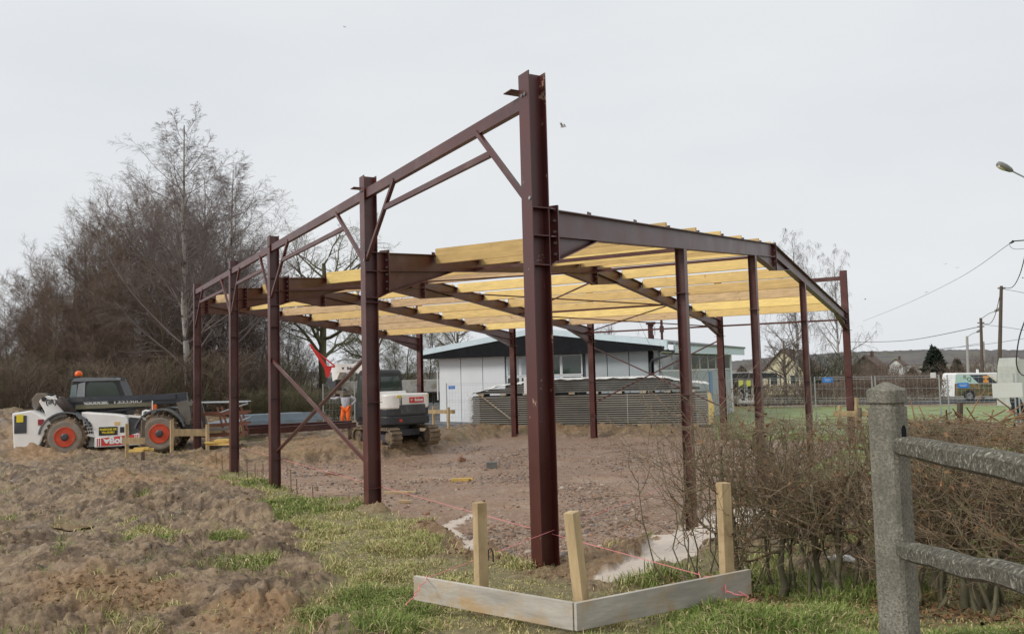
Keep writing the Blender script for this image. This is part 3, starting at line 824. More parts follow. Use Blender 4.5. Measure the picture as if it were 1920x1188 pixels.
for i in range(5):
    Xl = SK * FY[i] + H / S * (wdF[0] + .1)
    stub = Xl + (.10 if i == 0 else .13)
    # tapered stub welded to the column
    k = (0.135, 0.185, .135, .12, .12)[i]
    r, d, up = rafter(i, stub + .006, RIDGE - .006)
    zt = zroof(Xl)
    hz0, hz1 = zt - rd, zt - rd - k
    cc = left_cols[i] + WD * (H / 2)
    mb = MB()
    z0_, z1_ = EYE + (zroof(stub) + .004) * S, EYE + (zroof(stub) - rd - k * .84) * S
    ps = fw(stub, FY[i], 0)
    t = YD * .005
    pc = Vector((cc.x, cc.y, 0))
    vs = []
    for s_ in (-1, 1):
        for (p, z) in ((pc, EYE + zt * S), (pc, EYE + hz1 * S), (ps, z1_), (ps, z0_)):
            vs.append(Vector((p.x, p.y, z)) + t * s_)
    mb.add(vs, [(0, 1, 2, 3), (7, 6, 5, 4), (0, 4, 5, 1), (1, 5, 6, 2), (2, 6, 7, 3), (3, 7, 4, 0)])
    for (za, zb) in ((EYE + zt * S, z0_), (EYE + hz0 * S, EYE + (zroof(stub) - rd) * S), (EYE + hz1 * S, z1_)):
        mb.beam(Vector((pc.x, pc.y, za)), Vector((ps.x, ps.y, zb)), RW, .011)
    build('stub', mb, steel, r)
    plate_with_bolts(r, stub, i, zroof(stub) - rd - k * .86, zroof(stub) + .02, 0 or -1, 6 if i else 5)
    if i < 4: haunch(r, stub + .006, stub + (.5 if i == 0 else .85), i, zroof(stub) - rd, zroof(stub) - rd - k * .84, zroof(stub + (.5 if i == 0 else .85)) - rd)
    if i == 4:
        q = [fw(stub + .006, FY[i], zroof(stub) - rd), fw(RIDGE, FY[i], zroof(RIDGE) - rd + .004), fw(RIDGE + .75, FY[i], zroof(RIDGE + .75) - rd), fw(stub + .006, FY[i], zroof(stub) - rd - k * .84)]
        t2 = YD * .0047
        mb = MB().add([v - t2 for v in q] + [v + t2 for v in q], [(0, 1, 2, 3), (7, 6, 5, 4), (0, 4, 5, 1), (1, 5, 6, 2), (2, 6, 7, 3), (3, 7, 4, 0)])
        mb.beam(q[3], q[2] + Vector((0, 0, -.008)), RW, .012)
        build('haunch', mb, steel, r)
    # ridge
    if i == 4:
        r2, d, up = rafter(i, RIDGE + .006, DX[i] - H / S / 2 - .008)
        xe = DX[i] - H / S / 2; zt = zroof(xe)
        plate_with_bolts(r2, xe - .006, i, zt - rd - .125, zt + .012, -1, 6)
        haunch(r2, xe - .014, xe - .85, i, zt - rd, zt - rd - .12, zroof(xe - .85) - rd)
        continue
    plate_with_bolts(r, RIDGE, i, zroof(RIDGE) - .262, zroof(RIDGE) + .012, -1, 5)
    haunch(r, RIDGE - .006, RIDGE - .75, i, zroof(RIDGE) - rd, zroof(RIDGE) - .258, zroof(RIDGE - .75) - rd)
    xe = DX[i] - H / S / 2
    r2, d, up = rafter(i, RIDGE + .006, xe - .008)
    haunch(r2, RIDGE + .006, RIDGE + .68, i, zroof(RIDGE) - rd, zroof(RIDGE) - .258, zroof(RIDGE + .68) - rd)
    zt = zroof(xe)
    plate_with_bolts(r2, xe - .006, i, zt - rd - .125, zt + .012, 1 if False else -1, 6)
    haunch(r2, xe - .014, xe - .85, i, zt - rd, zt - rd - .12, zroof(xe - .85) - rd)
# gable posts standing on timber blocks
for j, gxp in enumerate((2.19, 4.27, 6.68)):
    c = fw(gxp, 0, 0)
    zt = EYE + zroof(gxp) * S - RH * 1.004 - .004
    mb = MB().ibeam((c.x, c.y, -.16 if j == 0 else -.2), (c.x, c.y, zt), YD, .15, .15, .010, .008)
    build('gable_post', mb, steel, frame)
    Rz = Matrix(((XD.x, YD.x, 0), (XD.y, YD.y, 0), (0, 0, 1)))
    for z in (.517, -.1689, -.7476):
        build('rail_cleat', MB().box((c.x, c.y, EYE + z * S), (.25, .18, .009), Rz), steel, frame)
    if j == 0:
        mb = MB().box((c.x, c.y, -.29), (.17, .17, .26), Rz)
        build('packing_block', mb, M['timber_yellow'], frame)

# parapet rail with its braces, bay by bay along the oblique left side and the right side
def wallpt(Y, z, off=.02): return fw(SK * Y, Y, z) + WD * (off + .012)
for i in range(4):
    ya, yb = FY[i], FY[i + 1]
    ea = .05 if i >= 0 else 0
    p0, p1 = wallpt(ya, 1.278, .055) + FD * (H / 2 + .006), wallpt(yb, 1.278, .055) + FD * (H / 2 - .006)
    build('parapet_rail', MB().beam(p0, p1, .075, .15), steel, frame)
    L_ = yb - ya
    ziz = (.806, .81, .80, .78, .78)
    fr = .252
    a0, a1 = wallpt(ya + .06, ziz[i] , .03), wallpt(ya + fr * L_, 1.262, .03)
    b0, b1 = wallpt(yb + .01, ziz[i + 1], .03), wallpt(yb - (fr - .02) * L_, 1.262, .03)
    build('parapet_brace', MB().beam(a0, a1, .055, .055), steel, frame)
    build('parapet_brace', MB().beam(b0, b1, .055, .055), steel, frame)
    t = .67
    m0, m1 = a0.lerp(a1, t), b0.lerp(b1, t)
    d = (m1 - m0).normalized()
    build('middle_rail', MB().beam(m0 + d * .03, m1 - d * .03, .05, .075), steel, frame)
    mb = MB()
    for z in (1.292, 1.292):
        for o in (.05, .12):
            bolts(mb, fw(SK * ya, ya, 1.30) + FD * (.03 + o * .9), -WD, .02, .014)
    bolts(mb, fw(SK * ya, ya, ziz[i]) + FD * .03, -WD, .02, .014)
    build('bolts', mb, M['galv_tube'], frame, kind='stuff')
for i in range(4):
    a, b = DCOL[i], DCOL[i + 1]
    z = EYE + 1.30 * S
    build('parapet_rail', MB().beam(Vector((a.x, a.y, z)) + YD * .01, Vector((b.x, b.y, z)) - YD * .01, .075, .14), steel, frame)

# timber joists
PX = [.65, 1.33, 2.01, 2.69, 3.37, 4.05, 4.73, 5.24, 5.90, 6.58, 7.25, 7.92, 8.60, 9.28]
prs = random.Random(4)
cle = MB()
for i in range(4):
    for X in PX:
        ya, yb = FY[i], FY[i + 1]
        lim = SK * yb + .30
        if X < lim:
            if X > SK * ya + .25:                   # empty brackets where the joist would meet the oblique wall
                p = fw(X, ya, zroof(X)); cle.box(p + Vector((0, 0, .022)), (.10, .012, .05), Matrix(((XD.x, YD.x, 0), (XD.y, YD.y, 0), (0, 0, 1))))
            continue
        z = zroof(X)
        inset = .032
        p0, p1 = fw(X, ya + inset + (.02 if i else .003), z), fw(X, yb - inset, z)
        jz = prs.uniform(-.008, .008)
        off = Vector((0, 0, -.022 + jz))
        d = (p1 - p0).normalized()
        nrm = (Vector((0, 0, 1)) - XD * (SL if X < RIDGE else -SL)).normalized()
        me_ = MB().beam(p0 + off, p1 + off + Vector((0, 0, prs.uniform(-.006, .006))), .075, .268, nrm)
        build('timber_joist', me_, M['purlin_tan' if prs.random() < .2 else 'purlin'], frame)
        for pp, sg in ((p0, 1), (p1, -1)):
            cle.beam(pp + off + YD * sg * .005 + XD * .043 - Vector((0, 0, .10)), pp + off + YD * sg * .005 + XD * .043 + Vector((0, 0, .09)), .10, .008, XD)
build('joist_brackets', cle, steel, frame, kind='stuff')

# bracing: flats in the left wall, rods in the right wall and in the roof
def brace(p0, p1, w=.07, h=.07, name='diagonal_brace'):
    build(name, MB().beam(p0, p1, w, h), steel, frame)
def lw(i, z): return left_cols[i] + Vector((0, 0, z * S))
u01 = -WD * .05
brace(lw(2, .20) + FD * .0 + WD * .07 - WD * .12, lw(1, -.585) - WD * .04 + FD * .1, .03, .075)
brace(lw(1, .19) + WD * .03, lw(2, -.68) + WD * .03 - FD * .1, .075, .03)
def dw(i, z): return DCOL[i] + Vector((0, 0, z * S)) - XD * .02
for a, b in (((1, .46), (2, -.55)), ((2, .44), (1, -.62))):
    brace(dw(*a), dw(*b), .045, .045, 'bracing_rod')
for (Xa, ia, Xb, ib) in ((5.5, 2, 7.62, 1), (5.4, 1, 7.62, 2), (7.62, 2, 9.95, 1), (7.62, 1, 9.95, 2), (5.0, 1, 2.9, 2), (2.1, 1, 4.9, 2)):
    pa, pb = fw(Xa, FY[ia], zroof(Xa) - .12), fw(Xb, FY[ib], zroof(Xb) - .12)
    brace(pa, pb, .035, .035, 'bracing_rod')
for X, i in ((RIDGE, 0), (7.62, 1), (9.98, 0), (9.98, 1), (2.6, 0)):
    pa, pb = fw(X, FY[i], zroof(X) - .11), fw(X, FY[i + 1], zroof(X) - .11)
    brace(pa, pb, .06, .06, 'tie_tube')

# ------------------------------------------------------------------ machines
I4 = Matrix.Identity(4)
def XZ(y):                                           # prism frame: polygon (x,z) standing in the local xz plane, extruded towards +y
    return Matrix(((1, 0, 0, 0), (0, 0, 1, y), (0, 1, 0, 0), (0, 0, 0, 1)))
def YZ(x):
    return Matrix(((0, 0, 1, x), (1, 0, 0, 0), (0, 1, 0, 0), (0, 0, 0, 1)))
def axisM(c, ax):                                    # local z along ax
    z = Vector(ax).normalized(); x = z.orthogonal().normalized(); y = z.cross(x)
    return Matrix(((x.x, y.x, z.x, c[0]), (x.y, y.y, z.y, c[1]), (x.z, y.z, z.z, c[2]), (0, 0, 0, 1)))
def cat_mark(c, s, xdir, up, m, parent):             # small pointed-ear animal head emblem, flat decal
    x = Vector(xdir); z = Vector(up); n = x.cross(z)
    pts = [(-1, .75), (-.45, .55), (0, .35), (.45, .55), (1, .75), (.7, .1), (.45, -.35), (.2, -.65), (0, -.75), (-.2, -.65), (-.45, -.35), (-.7, .1)]
    mb = MB()
    a = [Vector(c) + x * p * s + z * q * s for p, q in pts]
    mb.add([v - n * .004 for v in a] + [v + n * .004 for v in a], [tuple(range(12)), tuple(reversed(range(12, 24)))] + [(i, i + 12, (i + 1) % 12 + 12, (i + 1) % 12) for i in range(12)])
    return build('emblem', mb, m, parent, local=True)

# --- telehandler: x forward (to the right in the picture), y away from the viewer, z up
TP = at(214, 840, 28.6)
tel = thing('telehandler', 'white and black telescopic handler with orange wheel rims parked in the mud on the left', 'telehandler', (TP.x + .28, TP.y, gz(TP.x, TP.y) - .02), math.radians(11))
def P2(px, py): return ((px - 214) / 61.8, (843 - py) / 57.6)
def poly(pl): return [P2(*p) for p in pl]
RW_, WT = .60, .42
def wheel(c, side, r=.63, w=.42):
    mb = MB()
    prof = [(r * .60, -w / 2), (r * .80, -w / 2 - .015), (r * .93, -w / 2 + .02), (r * .975, -w / 2 + .07), (r * .975, w / 2 - .07), (r * .93, w / 2 - .02), (r * .80, w / 2 + .015), (r * .60, w / 2)]
    mb.lathe(prof, axisM(c, (0, 1, 0)), 40)
    wh = thing_part = build('wheel', mb, M['tyre'], tel, local=True, smooth=False)
    lug = MB()
    for k in range(22):
        a = 2 * math.pi * k / 22
        for sg in (-1, 1):
            aa = a + (math.pi / 22 if sg > 0 else 0)
            R_ = Matrix.Rotation(-aa, 3, 'Y') @ Matrix.Rotation(sg * .55, 3, 'Z')
            p = Vector((math.sin(-aa) * r * -.985, sg * w * .24, math.cos(aa) * r * .985))
            lug.box(Vector(c) + p, (.062, w * .56, .055), Matrix.Rotation(aa, 3, 'Y') @ Matrix.Rotation(sg * .6, 3, 'Z'))
    build('tread', lug, M['tyre'], wh, local=True, kind='stuff')
    yo = c[1] + side * (w / 2 + .016)
    build('sidewall', MB().lathe([(r * .50, 0), (r * .72, .012), (r * .80, .006), (r * .82, -.01)], axisM((c[0], yo, c[2]), (0, side, 0)), 36), M['tyre_wall'], wh, local=True)
    build('rim', MB().lathe([(r * .51, .012), (r * .48, .03), (r * .455, .0), (r * .42, -.11), (r * .34, -.07), (.0001, -.06)], axisM((c[0], yo, c[2]), (0, side, 0)), 36), M['orange_red'], wh, local=True)
    build('hub', MB().lathe([(.12, -.06), (.12, .03), (.08, .06), (.0001, .065)], axisM((c[0], yo, c[2]), (0, side, 0)), 20), M['plastic'], wh, local=True)
    nut = MB()
    for k in range(10):
        a = 2 * math.pi * k / 10
        nut.tube([(c[0] + math.cos(a) * .165, yo + side * -.07, c[2] + math.sin(a) * .165), (c[0] + math.cos(a) * .165, yo + side * -.035, c[2] + math.sin(a) * .165)], .016, 6)
    build('wheel_nuts', nut, M['plastic'], wh, local=True, kind='stuff')
    return wh
xr, xf = P2(124, 0)[0], P2(300, 0)[0]
for x in (xr, xf):
    wheel((x, -.88, .60), -1); wheel((x, .88, .60), 1)
build('chassis', MB().box(((xr + xf) / 2, 0, .72), (xf - xr + 1.6, .95, .42)).box((xr, 0, .60), (.3, 1.5, .28)).box((xf, 0, .60), (.3, 1.5, .28)), M['plastic'], tel, local=True)
# rear ballast block
rb = poly([(26, 762), (60, 758), (92, 776), (100, 788), (86, 800), (72, 832), (30, 834)])
rear = build('rear_body', MB().prism(rb, XZ(-1.02), 2.04), M['white'], tel, local=True, bevel=.04)
build('rear_grille', MB().box((P2(27, 0)[0] - .012, .1, 1.2), (.02, 1.1, .5)), M['black'], tel, local=True)
build('side_grille', MB().box((P2(42, 0)[0], -1.028, P2(0, 783)[1]), (.36, .012, .56)), M['plastic'], tel, local=True)
build('warning_sticker', MB().box((P2(41, 0)[0], -1.038, P2(0, 772)[1]), (.2, .01, .24)), M['decal_yellow'], tel, local=True)
build('tail_light', MB().box((P2(79, 0)[0], -1.035, P2(0, 780)[1]), (.16, .05, .18)), mat('red_lens', (.30, .03, .04), .25), tel, local=True)
build('tow_hitch', MB().box((P2(36, 0)[0], -.5, P2(0, 838)[1]), (.34, .5, .12)), M['steel_bare'], tel, local=True)
build('inner_arch', MB().prism(poly([(74, 832), (86, 800), (102, 788), (150, 785), (172, 812), (176, 830)]), XZ(-.62), 1.2), M['white'], tel, local=True)
# boom tower
tw = poly([(70, 742), (76, 735), (87, 732), (104, 739), (150, 790), (158, 800), (96, 800), (84, 772), (80, 760)])
tower = build('boom_tower', MB().prism(tw, XZ(-.80), .10), M['white'], tel, local=True, bevel=.015)
build('boom_tower', MB().prism(tw, XZ(-.18), .10), M['white'], tel, local=True)
build('pivot_pin', MB().lathe([(.075, 0), (.075, .05), (.0001, .055)], axisM((P2(80, 0)[0], -.80, P2(0, 738)[1]), (0, -1, 0)), 16), M['black'], tower, local=True)
lettering('(IR)', .22, (P2(93, 0)[0], -.805, P2(0, 744)[1]), (1, 0, 0), (0, 0, 1), M['decal_black'], tower, .006, local=True)
hose = MB()
for k in range(5):
    x0 = P2(58 + k * 3, 0)[0]
    hose.tube([(x0, -.5 + .05 * k, P2(0, 764)[1]), (x0 - .10, -.5 + .04 * k, P2(0, 748)[1]), (x0 + .02, -.48, P2(0, 735)[1]), (x0 + .3, -.45, P2(0, 730)[1])], .028, 6)
build('hydraulic_hoses', hose, M['black'], tel, local=True)
build('boom_end_cover', MB().prism(poly([(53, 738), (62, 727), (78, 728), (84, 736), (70, 745), (60, 762), (55, 752)]), XZ(-.62), .3), M['steel_bare'], tel, local=True, bevel=.02)
# exhaust silencer
e0, e1 = Vector((P2(109, 0)[0], -.93, P2(0, 738)[1])), Vector((P2(136, 0)[0], -.93, P2(0, 768)[1]))
ex = build('exhaust', MB().lathe([(.10, 0), (.15, .03), (.15, (e1 - e0).length - .03), (.10, (e1 - e0).length)], axisM(e0, e1 - e0), 18), mat('dark_brown_exhaust', (.04, .026, .02), .6), tel, local=True, smooth=True)
build('tailpipe', MB().tube([e0, e0 + Vector((-.06, 0, .10))], .04, 8).tube([e1, e1 + Vector((.2, 0, -.3)), e1 + Vector((.36, 0, -.5))], .05, 8), ex.data.materials[0], ex, local=True)
# cab on the far side
cabp = poly([(112, 748), (116, 712), (124, 703), (135, 701), (200, 703), (209, 708), (223, 742), (223, 790), (112, 790)])
cab = build('cab', MB().prism(cabp, XZ(-.12), 1.05), M['black'], tel, local=True, bevel=.03)
build('cab_roof', MB().prism(poly([(117, 707), (124, 701.5), (136, 699.5), (199, 701.5), (208, 706.5)]), XZ(-.16), 1.12), mat('grey_cab_roof', (.20, .21, .22), .4), cab, local=True)
build('side_window', MB().prism(poly([(144, 741), (146, 716), (152, 709), (196, 710), (202, 714), (213, 741)]), XZ(-.135), .016), M['glass'], cab, local=True)
build('rear_window', MB().prism(poly([(114.6, 738), (118, 714), (128, 712), (127, 738)]), XZ(-.133), .014), mat('pale_glass', (.22, .27, .27), .1), cab, local=True)
build('pillar', MB().prism(poly([(127, 742), (131, 712), (144, 708), (143, 742)]), XZ(-.15), .03), mat('grey_pillar', (.30, .31, .32), .45), cab, local=True)
bc = (P2(127, 0)[0], .1, P2(0, 699)[1])
build('beacon_stalk', MB().tube([(bc[0], .1, bc[2] - .05), (bc[0], .1, bc[2] + .05)], .03, 8).tube([(bc[0] - .25, 0, bc[2] - .06), (bc[0] - .05, 0, bc[2] - .05)], .035, 6), M['black'], cab, local=True)
build('beacon', MB().lathe([(.115, 0), (.12, .05), (.11, .12), (.06, .17), (.001, .18)], axisM((bc[0], .1, bc[2] + .04), (0, 0, 1)), 20), M['beacon'], cab, local=True, smooth=True)
build('work_light', MB().box((P2(196, 0)[0], -.1, P2(0, 700)[1]), (.16, .1, .08)), M['plastic'], cab, local=True)
build('work_light', MB().box((P2(214, 0)[0], 0, P2(0, 704)[1]), (.12, .1, .1)), M['plastic'], cab, local=True)
# boom
boom = build('boom', MB().prism(poly([(100, 741), (132, 737), (300, 736), (344, 733), (344, 738), (346, 754), (100, 757)]), XZ(-.46), .34), M['navy'], tel, local=True, bevel=.012)
build('boom_rail', MB().prism(poly([(132, 751.5), (278, 750), (278, 757.5), (132, 759.5)]), XZ(-.49), .03), M['olive'], boom, local=True)
build('boom_ledge', MB().box((P2(222, 0)[0], -.485, P2(0, 741)[1]), (3.3, .06, .17)), M['navy'], boom, local=True)
lettering('Bobcat', .24, (P2(172, 0)[0], -.468, P2(0, 747)[1]), (1, 0, 0), (0, 0, 1), M['decal_white'], boom, .012, local=True)
lettering('T35330D', .24, (P2(230, 0)[0], -.468, P2(0, 747)[1]), (1, 0, 0), (0, 0, 1), M['decal_white'], boom, .008, local=True)
cat_mark((P2(150, 0)[0], -.468, P2(0, 748)[1]), .07, (1, 0, 0), (0, 0, 1), M['decal_white'], boom)
build('lift_cylinder', MB().tube([(P2(150, 0)[0], -.3, P2(0, 772)[1]), (P2(262, 0)[0], -.3, P2(0, 757)[1])], .06, 10), M['plastic'], tel, local=True)
# engine hood and side
hood = poly([(152, 764), (170, 766), (215, 770), (234, 774), (240, 782), (241, 810), (178, 812), (172, 788)])
build('engine_hood', MB().prism(hood, XZ(-1.04), .62), M['white'], tel, local=True, bevel=.035)
gr = MB()
for r_ in range(5):
    for k in range(5):
        gr.box((P2(158 + k * 4.4 + r_ * 1.2, 0)[0], -.985, P2(0, 778 + r_ * 6)[1]), (.05, .02, .07))
build('hood_mesh', MB().prism(poly([(152, 766), (160, 772), (172, 790), (178, 812), (160, 808)]), XZ(-.975), .3), M['white'], tel, local=True)
build('vent_holes', gr, M['decal_black'], tel, local=True, kind='stuff')
build('hood_shoulder', MB().prism(poly([(240, 774), (262, 777), (274, 782), (276, 788), (262, 806), (243, 811)]), XZ(-.98), .5), M['plastic'], tel, local=True, bevel=.03)
build('hood_trim', MB().prism(poly([(240, 772), (262, 774.5), (276, 780), (276, 786), (264, 779), (240, 776)]), XZ(-1.0), .1), M['white'], tel, local=True)
side = build('side_panel', MB().prism(poly([(178, 812), (243, 810), (264, 805), (263, 828), (178, 830)]), XZ(-1.08), .5), M['white'], tel, local=True, bevel=.02)
build('red_band', MB().prism(poly([(183, 813.5), (262, 808), (261.5, 825), (183, 828)]), XZ(-1.092), .012), M['decal_red'], side, local=True)
for px in (181.5, 185, 189, 253, 256.5, 260):
    y0 = 828 - (px - 183) * .035; 
    build('white_stripe', MB().prism(poly([(px, 813.5 - (px - 183) * .06), (px + 1.6, 813.5 - (px - 183) * .06), (px + 1.6, y0), (px, y0)]), XZ(-1.099), .008), M['decal_white'], side, local=True)
lettering('Bobcat', .29, (P2(231, 0)[0], -1.095, P2(0, 818)[1]), (1, 0, .02), (0, 0, 1), M['decal_white'], side, .014, local=True)
cat_mark((P2(201, 0)[0], -1.096, P2(0, 818.5)[1]), .11, (1, 0, 0), (0, 0, 1), M['decal_white'], side)
dec = build('sticker', MB().box((P2(203, 0)[0], -1.05, P2(0, 800.5)[1]), (.56, .012, .27)), M['decal_black'], tel, local=True)
lettering('PASSIONS DE', .085, (P2(203, 0)[0], -1.058, P2(0, 797.5)[1]), (1, 0, 0), (0, 0, 1), M['decal_yellow'], dec, .004, local=True)
lettering('VILLEDIEU', .085, (P2(203, 0)[0], -1.058, P2(0, 803)[1]), (1, 0, 0), (0, 0, 1), M['decal_yellow'], dec, .004, local=True)
build('hatch', MB().box((P2(229, 0)[0], -1.045, P2(0, 799)[1]), (.13, .01, .18)), M['black'], tel, local=True)
build('orange_plate', MB().box((P2(219.5, 0)[0], -1.045, P2(0, 787)[1]), (.16, .012, .11)), mat('faded_orange_sticker', (.72, .45, .20), .6), tel, local=True)
# mudguards
def guard(x, y0, y1, a0, a1, r=.76):
    mb = MB(); n = 14; vs = []
    for k in range(n + 1):
        a = math.radians(a0 + (a1 - a0) * k / n)
        for rr in (r, r + .045):
            for y in (y0, y1):
                vs.append((x + math.cos(a) * rr, y, .60 + math.sin(a) * rr))
    fs = []
    for k in range(n):
        b = k * 4
        fs += [(b, b + 1, b + 5, b + 4), (b + 2, b + 6, b + 7, b + 3), (b, b + 4, b + 6, b + 2), (b + 1, b + 3, b + 7, b + 5)]
    fs += [(0, 2, 3, 1), (n * 4, n * 4 + 1, n * 4 + 3, n * 4 + 2)]
    build('mudguard', mb.add(vs, fs), mat('grey_mudguard', (.13, .14, .15), .5, dirt=(.25, .2, .15), dlo=.5, dhi=.8), tel, local=True)
guard(xr, -1.1, -.62, 172, 22); guard(xf, -1.1, -.62, 165, 15); guard(xf, .62, 1.1, 165, 15); guard(xr, .62, 1.1, 165, 15)
# mirror pipe, front lights
build('front_pipe', MB().tube([(P2(266, 0)[0], -.9, P2(0, 779)[1]), (P2(267, 0)[0], -.9, P2(0, 767)[1]), (P2(271, 0)[0], -.9, P2(0, 765.5)[1]), (P2(284, 0)[0], -.9, P2(0, 768)[1])], .045, 8).tube([(P2(284, 0)[0], -.9, P2(0, 772)[1]), (P2(284, 0)[0], -.9, P2(0, 747)[1])], .02, 6), M['decal_white'], tel, local=True)
build('indicator', MB().box((P2(287, 0)[0], -.85, P2(0, 759)[1]), (.14, .1, .17)), M['beacon'], tel, local=True)
# carriage and forks
car = build('carriage', MB().prism(poly([(326, 752), (346, 748), (352, 758), (356, 790), (348, 802), (338, 800), (334, 775)]), XZ(-.6), .12).prism(poly([(326, 752), (346, 748), (352, 758), (356, 790), (348, 802), (338, 800), (334, 775)]), XZ(.2), .12).box((P2(352, 0)[0], -.2, P2(0, 790)[1]), (.14, 1.5, .14)).box((P2(356, 0)[0], -.2, P2(0, 755)[1]), (.12, 1.5, .12)), M['steel_bare'], tel, local=True)
for y in (-.55, .35):
    build('fork', MB().prism(poly([(358, 752), (366, 752), (377, 802), (440, 806), (440, 809), (368, 808)]), XZ(y), .13), mat('fork_steel', (.17, .165, .16), .5, metal=.3), tel, local=True)

# --- red steel stillage with timber, held on the forks
SP = at(420, 806, 29.6)
st = thing('stillage', 'rust red steel transport frame with pale timber carried on the forks of the handler', 'stillage', (SP.x, SP.y, 0), math.radians(11))
SZ = gz(SP.x, SP.y) + .45
redbrown = mat('worn_red_brown_steel', (.20, .075, .045), .6, dirt=(.3, .2, .13), dlo=.5, dhi=.8)
for y in (-.5, .5):
    for x in (-.55, .1, .75):
        build('upright', MB().beam((x - .25, y, SZ + .95), (x, y, SZ), .06, .06, (0, 1, 0)), redbrown, st, local=True)
    build('top_tube', MB().tube([(-1.25, y, SZ + 1.12), (.85, y, SZ + 1.10)], .025, 8), M['galv_tube'], st, local=True)
    build('side_rail', MB().beam((-1.0, y, SZ + .72), (.85, y, SZ + .74), .05, .09), redbrown, st, local=True)
    build('side_rail', MB().beam((-.7, y, SZ + .32), (.85, y, SZ + .36), .05, .07), redbrown, st, local=True)
    build('diagonal', MB().tube([(-.28, y, SZ + .70), (.75, y, SZ + 1.02)], .022, 8), M['galv_tube'], st, local=True)
    build('diagonal', MB().tube([(-.0, y, SZ + .22), (.85, y, SZ + .55)], .022, 8), M['galv_tube'], st, local=True)
build('base', MB().box((.0, 0, SZ), (1.5, 1.15, .1)), redbrown, st, local=True)
for k in range(7):
    build('timber_piece', MB().box((-.05 + .05 * math.sin(k), -.42 + .14 * k, SZ + .17 + .03 * math.sin(k * 2)), (1.25, .12, .2 + .04 * math.sin(k * 3)), Matrix.Rotation(.05 * math.sin(k * 5), 3, 'Z')), M['timber'], st, local=True)

# --- excavator: x forward, y left, z up
EP = at(742, 822, 29.6)
exz = gz(EP.x, EP.y)
exc = thing('excavator', 'white and black compact tracked excavator seen from behind inside the steel frame', 'excavator', (EP.x, EP.y, exz - .02), math.radians(131))
exc.rotation_euler = (0, 0, math.radians(131))
MW[exc] = Matrix.Translation(exc.location) @ Matrix.Rotation(math.radians(131), 4, 'Z')
def trackpath(n=40, L_=1.95, r=.29):
    pts = []
    for k in range(n):
        t = k / n * (2 * L_ + 2 * math.pi * r)
        if t < L_: pts.append((-L_ / 2 + t, 2 * r, 0))
        elif t < L_ + math.pi * r:
            a = (t - L_) / r; pts.append((L_ / 2 + math.sin(a) * r, r + math.cos(a) * r, a))
        elif t < 2 * L_ + math.pi * r: pts.append((L_ / 2 - (t - L_ - math.pi * r), 0, math.pi))
        else:
            a = (t - 2 * L_ - math.pi * r) / r; pts.append((-L_ / 2 - math.sin(a) * r, r - math.cos(a) * r, math.pi + a))
    return pts
for sy in (-1, 1):
    y = sy * .78
    pp = trackpath(64)
    mb = MB()
    ring_o, ring_i = [], []
    cz = .29
    vs = []
    for x, z, a in pp:
        dx, dz = math.sin(a), math.cos(a)
        for (yy, o) in ((y - .2, 0), (y + .2, 0), (y + .2, -.05), (y - .2, -.05)):
            vs.append((x + dx * o, yy, z + dz * o + .03))
    n = len(pp); fs = []
    for k in range(n):
        b, c_ = k * 4, ((k + 1) % n) * 4
        fs += [(b, b + 1, c_ + 1, c_), (b + 1, b + 2, c_ + 2, c_ + 1), (b + 2, b + 3, c_ + 3, c_ + 2), (b + 3, b, c_, c_ + 3)]
    tr = build('track', MB().add(vs, fs), M['track'], exc, local=True)
    lug = MB()
    for x, z, a in trackpath(38):
        lug.box((x + math.sin(a) * .02, y, z + math.cos(a) * .02 + .03), (.085, .41, .055), Matrix.Rotation(a, 3, 'Y'))
    build('track_lugs', lug, M['track'], tr, local=True, kind='stuff')
    for x in (-.97, .97):
        build('sprocket', MB().lathe([(.20, -.14), (.22, -.1), (.22, .1), (.20, .14), (.08, .17), (.001, .17)], axisM((x, y, .33), (0, sy, 0)), 18), M['track'], tr, local=True)
    build('track_frame', MB().box((0, y, .30), (1.7, .2, .26)), M['plastic'], tr, local=True)
    for x in (-.5, 0, .5):
        build('roller', MB().lathe([(.1, -.15), (.1, .15)], axisM((x, y, .14), (0, 1, 0)), 12), M['track'], tr, local=True)
build('undercarriage', MB().box((0, 0, .45), (1.2, 1.2, .22)).lathe([(.5, .5), (.5, .68)], I4, 24), M['plastic'], exc, local=True)
blade = MB()
bl = [(1.55, .10), (1.62, .12), (1.60, .35), (1.66, .52), (1.60, .54), (1.53, .35)]
blade.prism(bl, Matrix(((1, 0, 0, 0), (0, 0, 1, -.98), (0, 1, 0, 0), (0, 0, 0, 1))), 1.96)
dz = build('dozer_blade', blade, M['track'], exc, local=True)
build('blade_arm', MB().beam((.6, -.4, .42), (1.58, -.4, .3), .12, .14).beam((.6, .4, .42), (1.58, .4, .3), .12, .14), M['plastic'], dz, local=True)
# rear house: rounded in plan
def rounded(r, hw, x_front, n=9, corner=.35):
    pts = [(x_front, -hw), ]
    for k in range(n):                                 # right rear corner to left rear corner
        a = -math.pi / 2 - k * math.pi / (2 * (n - 1))
        pts.append((-r + corner + math.cos(a) * corner, -hw + corner + math.sin(a) * corner))
    for k in range(n):
        a = math.pi - k * math.pi / (2 * (n - 1))
        pts.append((-r + corner + math.cos(a) * corner, hw - corner + math.sin(a) * corner))
    pts.append((x_front, hw))
    return pts
def TZ(z): return Matrix.Translation((0, 0, z))
build('counterweight', MB().prism(rounded(1.02, .95, .9, corner=.5), TZ(.74), .28), M['black'], exc, local=True, bevel=.03)
build('lower_cowl', MB().prism(rounded(1.0, .93, .85, corner=.5), TZ(1.02), .24), M['black'], exc, local=True, bevel=.02)
hs = build('engine_cover', MB().prism(rounded(.98, .93, .85, corner=.42), TZ(1.26), .50), M['white'], exc, local=True, bevel=.06)
